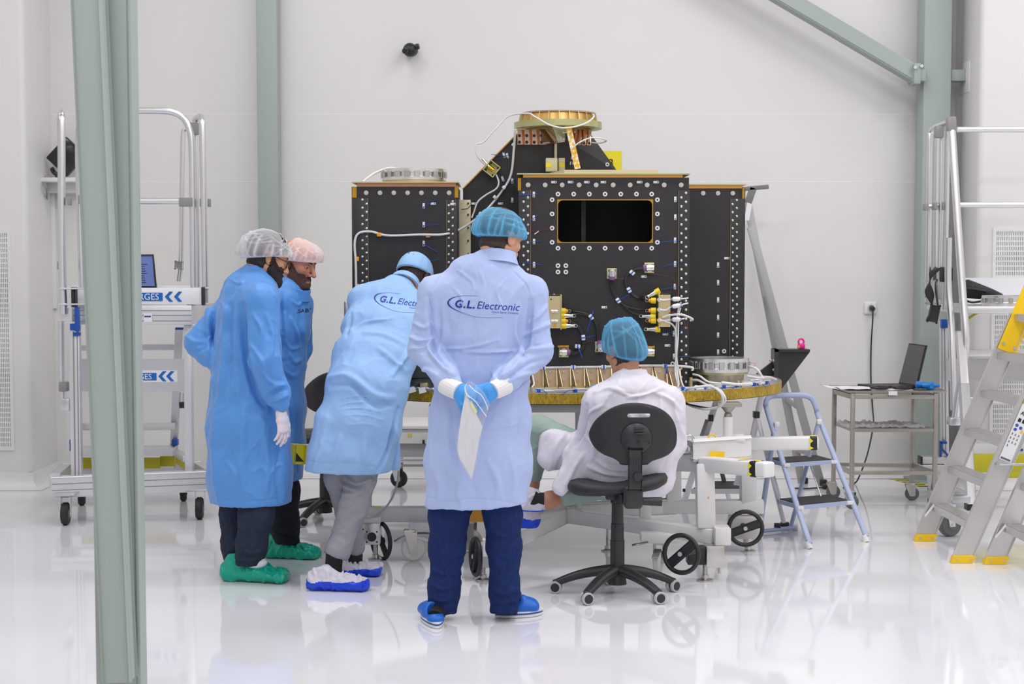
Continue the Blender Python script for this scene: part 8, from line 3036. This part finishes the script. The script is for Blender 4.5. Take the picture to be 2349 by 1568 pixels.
# hand in a white glove
m = MB().cyl(rw - V((0, 0, -0.01)), A(645, 944, -0.2), 0.028, 0.027).build('wrist', mat('skin_olive', (0, 0, 0)), pA, 60)
hand('glove', A(645, 948, -0.2), (0.12, -0.05, -1), (0.9, -0.5, 0.1), -1, (0.26, 0.28, 0.32, 0.36), M_GLW, pA, 0.98, thumb=(0.35, 0.3))
cuff(pA, A(640, 922, -0.2), A(643, 931, -0.2), 0.043, 0.037, 'elastic_cuff', M_GA)
trouser('jeans', [([A(548, 1080, 0.08), A(540, 1180, 0.08), A(541, 1250, 0.06), A(543, 1290, 0.05)], [0.09, 0.075, 0.068, 0.06]),
                  ([A(592, 1080, -0.09), A(588, 1180, -0.09), A(577, 1250, -0.07), A(570, 1292, -0.06)], [0.095, 0.082, 0.072, 0.062])],
        M_JEANG, pA, 0.0065, 0.004, seed=8, cuts=(((0, 0, A(560, 1289).z), (0, 0, -1)),),
        lines=[(0.008, 5, [(545, 1255), (575, 1268), (602, 1262)]), (0.007, 5, [(540, 1275), (568, 1284), (598, 1276)]), (0.004, 4, [(575, 1170), (570, 1200), (565, 1240)])])
gh, gt = ground(512, 1326), ground(668, 1330)
gh, gt = V((A(512, 1320, -0.03).x, YA - 0.01, 0)), V((A(670, 1320, -0.1).x, YA - 0.09, 0))
shoe_cover('shoe_cover', gh, gt, 0.135, 0.062, M_COVG, pA, 3)
MB().sphere(A(588, 1290, -0.07), (0.055, 0.035, 0.03), 16).build('shoe', M_PAPER, pA, 180)
shoe_cover('shoe_cover', V((A(516, 1310, 0.12).x, YA + 0.13, 0)), V((A(625, 1310, 0.1).x, YA + 0.14, 0)), 0.12, 0.055, M_COVG, pA, 6)

# ================================================================ man in the pink cap behind him
YB2 = 8.05
pB = thing('person', 'person in a pinkish hair cap and blue gown smiling behind the one with glasses', 'person', (at(640, 1230, YB2).x, YB2, 0))
B = lambda px, py, dy=0.0: at(px, py, YB2 + dy)
FB = nv((0.82, -0.5, 0))
lo, hi = bounds([B(555, 620), B(725, 1130)], 0.05)
lo[1], hi[1] = YB2 - 0.32, YB2 + 0.36
F = Field(lo, hi, 0.0075)
F.chain([B(668, 662), B(655, 690), B(644, 750), B(638, 830), B(634, 930), B(632, 1020), B(632, 1130)],
        [(0.07, 0.08), (0.10, 0.155), (0.125, 0.175), (0.12, 0.16), (0.13, 0.165), (0.135, 0.165), (0.13, 0.16)], FB, 0.05)
sl, se, sw = B(690, 700, 0.14), B(694, 800, 0.2), B(660, 880, 0.1)
F.cone(B(660, 685), sl, 0.07, 0.062, None, 0.05)
F.cone(sl, se, 0.062, 0.05, None, 0.02)
F.cone(se, sw, 0.05, 0.045, None, 0.02)
F.cone(B(640, 690), B(600, 710, -0.1), 0.08, 0.075, None, 0.04)
F.cone(B(600, 710, -0.1), B(590, 830, -0.08), 0.075, 0.06, None, 0.02)
F.cut(B(640, 1100), (0, 0, -1))
P, Q = F.mesh(1)
L = [(-0.008, 5, [(646, 672), (645, 710), (648, 760)]), (0.007, 6, [(652, 720), (654, 770), (650, 820)]), (0.006, 5, [(668, 730), (680, 760), (690, 800)]), (-0.008, 6, [(692, 700), (690, 750), (694, 800)]),
     (0.006, 5, [(660, 800), (675, 830), (694, 822)]), (0.006, 5, [(652, 780), (668, 800), (690, 795)]), (0.005, 5, [(655, 850), (672, 862), (690, 850)]), (0.006, 7, [(664, 880), (672, 960), (668, 1060)]), (-0.006, 6, [(676, 900), (680, 980), (680, 1080)]), (0.005, 4, [(670, 690), (684, 700), (694, 690)])]
P = strokes(P, Q, L)
P = ripple(P, Q, 0.004, 12, 17.7)
P = crease(P, Q, 0.008, 7.5, 2.9)
P = crease(P, Q, 0.0036, 15, 5.9)
gB = np_mesh('gown', P, Q, M_GB, pB)
collar(gB, B(676, 664), (0.35, -0.2, 1), 0.082, 0.03, M_GB)
logo_on(gB, [('chest_print', flat_text('.SAB°', 0, 0, 0.027, 0.0004))], pB, M_TAPEK, B(672, 719, -0.22), (1, 0.15, 0.03), (0, 0, 1), (0, 1, 0))
hB = Head(B(684, 602), (0.84, -0.42, -0.30), B(668, 672), nose=1.15, scale=1.0)
limbs = [([B(668, 675), B(644, 760), B(634, 900), B(634, 1000)], [0.05, 0.07, 0.075, 0.08]),
         ([B(650, 700), sl, se, sw], [0.05, 0.045, 0.034, 0.026]), ([B(640, 700), B(600, 715, -0.1), B(590, 820, -0.08)], [0.05, 0.045, 0.03]),
         ([B(640, 1000), B(648, 1120), B(650, 1230)], [0.07, 0.05, 0.035])]
P, Q = join_np([(hB.w(hB.P), hB.Q), core(limbs)])
np_mesh('body', P, Q, M_SKINR, pB)
hB.shell('beard', lambda r, f, u: beardm(r, f, u, 0.012), 0.0035, mat('stubble', srgb(96, 64, 54), 0.75, bump=0.6, bscale=220, var=0.2, vscale=60), pB, 0.010)
hB.eyes(pB, (0.35, 1, -0.1))
hB.brows(pB, M_HAIRB)
MB().tube([hB.pt(-0.019, 0.087, -0.0725), hB.pt(0, 0.0925, -0.071), hB.pt(0.019, 0.087, -0.0725)], 0.0035, 8, 6).build('mouth', M_LIP, pB, 180)
M_CAPP = veil('pink_nonwoven', srgb(252, 240, 240), 0.46, 0.6, 0.4, 0.15, 13)
cap_mesh(hB, pB, M_CAPP, 0.040, -0.02, (0.086, 0.112), 0.126, 1.18, (0, 0.022, -0.008), 13, 0.042, 21, tight=0.92)
trouser('trousers', [([B(640, 1040), B(648, 1130), B(652, 1200), B(660, 1252)], [0.09, 0.085, 0.075, 0.066]),
                     ([B(625, 1040, 0.1), B(624, 1130, 0.1), B(626, 1200, 0.1), B(628, 1240, 0.1)], [0.085, 0.075, 0.07, 0.06])], M_NAVY, pB, 0.0075, 0.004, seed=2,
        cuts=(((0, 0, B(650, 1246).z), (0, 0, -1)),), lines=[(0.008, 6, [(640, 1210), (660, 1222), (684, 1214)]), (0.007, 5, [(640, 1232), (662, 1240), (686, 1232)])])
shoe_cover('shoe_cover', V((B(607, 1270).x, YB2 + 0.03, 0)), V((B(742, 1270).x, YB2 - 0.03, 0)), 0.13, 0.058, M_COVG, pB, 12)

# ================================================================ man bending over the satellite
YC = 7.45
pC = thing('person', 'person in a light blue coat and grey trousers bending over the satellite base', 'person', (at(800, 1250, YC).x, YC, 0))
C = lambda px, py, dy=0.0: at(px, py, YC + dy)
lo, hi = bounds([C(690, 600, 0.3), C(1010, 1110)], 0.03)
lo[1], hi[1] = YC - 0.3, YC + 0.75
F = Field(lo, hi, 0.0056)
F.chain([C(912, 660, 0.42), C(893, 690, 0.36), C(878, 750, 0.25), C(860, 820, 0.12), C(842, 890, 0.03), C(826, 970, 0.0), C(806, 1050, -0.02), C(790, 1120, -0.02)],
        [(0.09, 0.07), (0.175, 0.085), (0.19, 0.11), (0.195, 0.125), (0.192, 0.145), (0.192, 0.155), (0.186, 0.16), (0.19, 0.16)], (1, 0.1, 0.22), 0.05)
F.cone(C(880, 690, 0.36), C(834, 690, 0.38), 0.085, 0.072, None, 0.04)
F.cone(C(834, 690, 0.38), C(815, 745, 0.55), 0.07, 0.058, None, 0.02)
F.cone(C(815, 745, 0.55), C(845, 795, 0.66), 0.058, 0.045, None, 0.02)
F.cone(C(910, 690, 0.36), C(970, 720, 0.36), 0.08, 0.07, None, 0.04)
F.cone(C(970, 720, 0.36), C(988, 775, 0.38), 0.065, 0.055, None, 0.02)
F.cone(C(895, 900, 0.1), C(893, 1100, 0.1), (0.03, 0.05), (0.062, 0.05), (1, 0, 0), 0.012)
F.cone(C(745, 960, -0.02), C(722, 1110, -0.05), (0.04, 0.09), (0.05, 0.10), (1, 0, 0), 0.05)
F.cut(C(800, 1078), (-0.03, 0, -1))
P, Q = F.mesh(1)
L = [(-0.012, 5, [(912, 935), (900, 990), (886, 1040), (868, 1080)]), (0.008, 7, [(900, 860), (930, 820), (945, 790)]), (0.007, 8, [(870, 800), (905, 830), (930, 850)]), (0.008, 9, [(752, 865), (800, 862), (860, 905), (905, 912)]), (-0.008, 8, [(760, 885), (810, 885), (850, 925), (895, 930)]),
     (0.006, 6, [(836, 762), (880, 768), (930, 790)]), (0.005, 5, [(800, 760), (840, 740), (900, 730)]), (-0.006, 5, [(806, 720), (800, 750), (796, 770)]),
     (0.0025, 2.2, [(775, 915), (830, 908), (895, 918)]), (0.0025, 2.2, [(775, 928), (830, 922), (890, 934)]), (0.0025, 2.2, [(780, 938), (830, 936), (885, 948)]), (0.0025, 2.2, [(785, 952), (835, 952), (880, 964)]), (0.0025, 2.2, [(795, 975), (840, 972), (870, 980)]), (0.002, 2.2, [(800, 990), (830, 994)]),
     (0.006, 10, [(750, 960), (740, 1020), (722, 1076)]), (0.006, 10, [(840, 1000), (836, 1040), (846, 1075)]), (0.007, 8, [(904, 980), (912, 1030), (905, 1080)]), (-0.003, 2.2, [(702, 1056), (750, 1062), (800, 1062), (868, 1072)]), (0.006, 8, [(780, 1000), (770, 1040), (760, 1070)])]
P = strokes(P, Q, L)
P = ripple(P, Q, 0.004, 8, 27.7)
P = ripple(P, Q, 0.0012, 26, 12.2, 0.7)
P = crease(P, Q, 0.008, 7.5, 6.1)
P = crease(P, Q, 0.0036, 15, 9.1)
gC = np_mesh('lab_coat', P, Q, M_G3, pC)
gl_logo(gC, pC, C(918, 694, 0.1), (1, 0.0, -0.13), (0.13, 0.0, 1), (0, 1, 0), 0.95)
collar(gC, C(928, 652, 0.46), (0.25, 0.75, 0.6), 0.078, 0.025, M_G3)
hC = Head(C(950, 636, 0.62), (0.28, 0.72, -0.6), C(925, 660, 0.44))
limbs = [([C(920, 660, 0.46), C(880, 750, 0.26), C(845, 880, 0.05), C(830, 960)], [0.04, 0.055, 0.075, 0.085]),
         ([C(890, 695, 0.38), C(834, 695, 0.38), C(815, 745, 0.55), C(855, 805, 0.69)], [0.05, 0.045, 0.036, 0.028]),
         ([C(900, 695, 0.38), C(968, 722, 0.38), C(988, 775, 0.39)], [0.05, 0.045, 0.036]),
         ([C(838, 970), C(828, 1110, -0.02), C(770, 1272, -0.11)], [0.075, 0.045, 0.03]), ([C(800, 970), C(785, 1100, 0.05), C(814, 1262, 0.16)], [0.075, 0.045, 0.033])]
P, Q = join_np([(hC.w(hC.P), hC.Q), core(limbs)])
np_mesh('body', P, Q, M_SKIN, pC)
hC.shell('hair', lambda r, f, u: np.where(f > 0.05, u - 0.052, np.where(f > 0.0, u - 0.02, u + 0.085)), 0.008, M_HAIRB, pC, 0.006)
cap_mesh(hC, pC, cloth('cap_cloth', srgb(150, 192, 238)), 0.042, -0.01, (0.088, 0.108), 0.124, 1.08, (0, -0.006, 0), 7, 0.018, 33, name='cloth_cap', tight=0.98, creases=10)
hand('glove', C(858, 808, 0.70), (0.7, 0.6, -0.3), (0, 0, 1), 1, 0.35, M_GLB, pC, 0.95)
trouser('trousers', [([C(838, 1000, 0.0), C(828, 1095, -0.03), C(812, 1160, -0.05), C(776, 1260, -0.10), C(768, 1285, -0.11)], [0.09, 0.072, 0.066, 0.056, 0.054]),
                     ([C(790, 1010, 0.06), C(778, 1095, 0.06), C(800, 1180, 0.12), C(815, 1255, 0.15)], [0.09, 0.07, 0.06, 0.05])], M_GREYT, pC, 0.0065, 0.004, seed=14,
        cuts=((C(768, 1276, -0.11), (-0.38, -0.15, -0.95)),),
        lines=[(0.009, 5, [(790, 1090), (815, 1110), (850, 1098)]), (0.009, 5, [(782, 1112), (812, 1124), (838, 1136)]), (-0.007, 4, [(786, 1102), (815, 1116), (844, 1114)]), (0.006, 5, [(775, 1130), (800, 1134), (826, 1132)]), (0.004, 3, [(748, 1215), (770, 1218), (800, 1222)]), (0.004, 3, [(752, 1190), (775, 1196), (800, 1200)])])
for p, q in ((C(768, 1262, -0.11), C(764, 1318, -0.11)), (C(814, 1240, 0.15), C(812, 1296, 0.15))):
    MB().tube([p, p.lerp(q, 0.5), q], 0.042, 18, 4).build('sock', M_SOCK, pC, 60)
gy = ground(780, 1350).y
shoe_cover('shoe_cover', V((at(708, 1340, gy).x, gy + 0.0, 0)), V((at(860, 1340, gy).x, gy - 0.04, 0)), 0.11, 0.06, M_COVW, pC, 15, sole=M_COVB, sole_h=0.048)
gy = ground(840, 1318).y
shoe_cover('shoe_cover', V((at(752, 1300, gy).x, gy, 0)), V((at(888, 1300, gy).x, gy - 0.02, 0)), 0.10, 0.058, M_COVW, pC, 17, sole=M_COVB, sole_h=0.04)

# ================================================================ woman on the office chair
YW = 7.10
pW = thing('person', 'person in a white coat and blue hair cap sitting on the office chair', 'person', (at(1430, 1100, YW).x, YW + 0.05, 0))
W = lambda px, py, dy=0.0: at(px, py, YW + dy)
lo, hi = bounds([W(1205, 845), W(1590, 1150)], 0.03)
lo[1], hi[1] = YW - 0.12, YW + 0.62
F = Field(lo, hi, 0.0054)
F.chain([W(1445, 872, 0.10), W(1450, 905, 0.08), W(1455, 960, 0.06), W(1455, 1030, 0.08), W(1448, 1090, 0.12)],
        [(0.075, 0.07), (0.155, 0.085), (0.195, 0.105), (0.20, 0.115), (0.215, 0.13)], (1, 0, 0), 0.05)
ls, le, lw_ = W(1375, 925, 0.08), W(1352, 1018, 0.14), W(1364, 903, 0.38)
F.cone(W(1445, 900, 0.09), ls, 0.075, 0.075, None, 0.05)
F.cone(ls, le, 0.078, 0.07, None, 0.03)
F.cone(le, lw_, 0.068, 0.042, None, 0.02)
rs, re, rw = W(1530, 925, 0.08), W(1545, 1015, 0.12), W(1520, 960, 0.42)
F.cone(W(1450, 900, 0.09), rs, 0.075, 0.072, None, 0.05)
F.cone(rs, re, 0.072, 0.062, None, 0.03)
F.cone(re, rw, 0.06, 0.045, None, 0.02)
# skirt of the coat over the seat, thigh and hanging at the left
F.cone(W(1420, 1075, 0.14), W(1275, 1030, 0.20), (0.10, 0.12), (0.085, 0.07), (0, 0, 1), 0.05)
F.cone(W(1275, 1020, 0.2), W(1258, 1050, 0.18), (0.07, 0.085), (0.05, 0.05), (0, 1, 0), 0.04)
F.cone(W(1330, 1060, 0.08), W(1282, 1122, 0.05), (0.075, 0.03), (0.036, 0.022), (1, 0, 0.3), 0.03)
F.cone(W(1450, 1080, 0.12), W(1500, 1095, 0.14), 0.11, 0.06, None, 0.04)
P, Q = F.mesh(1)
L = [(-0.012, 6, [(1345, 930), (1340, 980), (1322, 1020)]), (0.009, 7, [(1330, 960), (1310, 1010), (1290, 1060)]), (0.009, 8, [(1300, 990), (1272, 1030), (1256, 1085)]), (-0.009, 6, [(1312, 1000), (1290, 1040), (1275, 1090)]), (0.008, 6, [(1340, 1040), (1320, 1070), (1300, 1110)]),
     (0.007, 6, [(1262, 985), (1245, 1010), (1236, 1050)]), (0.008, 6, [(1350, 1070), (1390, 1085), (1430, 1090)]), (0.006, 5, [(1360, 1050), (1400, 1075), (1440, 1078)]), (0.006, 5, [(1365, 900), (1400, 890), (1440, 905)]), (0.005, 5, [(1440, 912), (1480, 905), (1520, 890)]), (0.006, 6, [(1500, 900), (1535, 915), (1560, 940)]),
     (0.005, 5, [(1380, 930), (1350, 950), (1335, 990)]), (0.007, 6, [(1345, 1000), (1362, 1020), (1364, 1050)]), (-0.006, 5, [(1352, 1000), (1372, 1030), (1360, 1060)]), (0.006, 6, [(1560, 980), (1568, 1010), (1555, 1050)]), (-0.003, 2.2, [(1400, 885), (1430, 900), (1470, 905)])]
P = strokes(P, Q, L)
P = ripple(P, Q, 0.0055, 11, 37.7, 0.7)
P = ripple(P, Q, 0.0014, 26, 22.2, 0.8)
P = crease(P, Q, 0.011, 7.5, 8.8)
P = crease(P, Q, 0.00495, 15, 11.8)
gW = np_mesh('white_coat', P, Q, M_GW, pW)
collar(gW, W(1446, 866, 0.105), (-0.10, 0.22, 1), 0.074, 0.034, M_GW, e=1.1)
hW = Head(W(1431, 802, 0.14), (-0.52, 0.78, -0.32), W(1446, 890, 0.1), scale=0.97, nk=0.82)
kn, an = W(1236, 985, 0.38), W(1217, 1110, 0.36)
rk, ra = W(1400, 1110, 0.34), W(1262, 1146, 0.22)
limbs = [([W(1445, 890, 0.10), W(1455, 960, 0.07), W(1452, 1060, 0.1)], [0.04, 0.06, 0.07]),
         ([W(1450, 915, 0.09), ls, le, lw_], [0.04, 0.04, 0.032, 0.024]), ([W(1450, 915, 0.09), rs, re, rw], [0.04, 0.04, 0.032, 0.024]),
         ([W(1430, 1085, 0.12), kn, an, W(1212, 1150, 0.36)], [0.07, 0.045, 0.034, 0.033]),
         ([rk, ra, W(1236, 1150, 0.2)], [0.045, 0.033, 0.031])]
P, Q = join_np([(hW.w(hW.P), hW.Q), core(limbs, 0.009)])
np_mesh('body', P, Q, M_SKIND, pW)
hW.shell('hair', lambda r, f, u: np.where(f > 0.05, u - 0.05, np.where(f > 0.01, u - 0.02, u + 0.075)) - np.where((np.abs(r) > 0.066) & (u < 0.02) & (f > -0.035) & (f < 0.018), 0.1, 0), 0.010, M_HAIRB, pW, 0.006)
cap_mesh(hW, pW, M_CAPB, 0.022, -0.084, (0.092, 0.115), 0.150, 1.11, (0, -0.006, 0.012), 8, 0.055, 41, tight=0.80)
hand('glove', W(1366, 893, 0.42), (0.35, 0.75, 0.12), (-0.1, -0.3, 1), 1, 0.3, M_GLB, pW, 0.9)
hand('glove', W(1512, 950, 0.44), (-0.3, 0.9, 0.1), (0, 0, 1), -1, 0.4, M_GLB, pW, 0.9)
trouser('trousers', [([W(1420, 1085, 0.14), W(1330, 1030, 0.28), kn, W(1227, 1050, 0.38), W(1221, 1088, 0.36)], [0.10, 0.082, 0.066, 0.055, 0.05]),
                     ([W(1450, 1095, 0.16), rk, W(1300, 1136, 0.24)], [0.09, 0.07, 0.052])], M_SAGE, pW, 0.0062, 0.003, seed=24,
        cuts=((W(1290, 1140, 0.24), (-0.93, -0.2, -0.3)),) if False else ())
MB().tube([an + V((0, 0, 0.0)), W(1213, 1150, 0.36)], 0.034, 16, 1).build('sock', M_SOCK, pW, 60)
MB().tube([W(1248, 1146, 0.2), W(1232, 1146, 0.2), W(1222, 1142, 0.2)], 0.036, 16, 4).build('sock', M_SOCK, pW, 60)

a, b = W(1250, 1174, 0.20), W(1176, 1176, 0.26)
b.z = a.z
shoe_cover('shoe_cover', a, b, 0.105, 0.05, M_COVW, pW, 45, sole=M_COVB, sole_h=0.012)
a, b = W(1236, 1211, 0.36), W(1150, 1211, 0.40)
b.z = a.z
shoe_cover('shoe_cover', a, b, 0.12, 0.05, M_COVW, pW, 47, sole=M_COVB, sole_h=0.05)
# ================================================================ camera and picture settings
cd = bpy.data.cameras.new('camera')
cam = bpy.data.objects.new('camera', cd)
COL.objects.link(cam)
cam.location = (0, 0, CAMH)
cam.rotation_euler = (PI / 2 - TH, 0, 0)
cd.sensor_width = 36.0
cd.lens = 36.0 * FPX / 2349.0
cd.shift_x = 0.0
cd.shift_y = -(784.0 - Y0) / 2349.0
cd.clip_start = 0.05
cd.dof.use_dof = True
cd.dof.focus_distance = 7.4
cd.dof.aperture_fstop = 5.0
SC.camera = cam
SC.view_settings.view_transform = 'Standard'
SC.view_settings.look = 'None'
SC.view_settings.gamma = 1.0
SC.view_settings.use_curve_mapping = False
SC.view_settings.exposure = 0.05
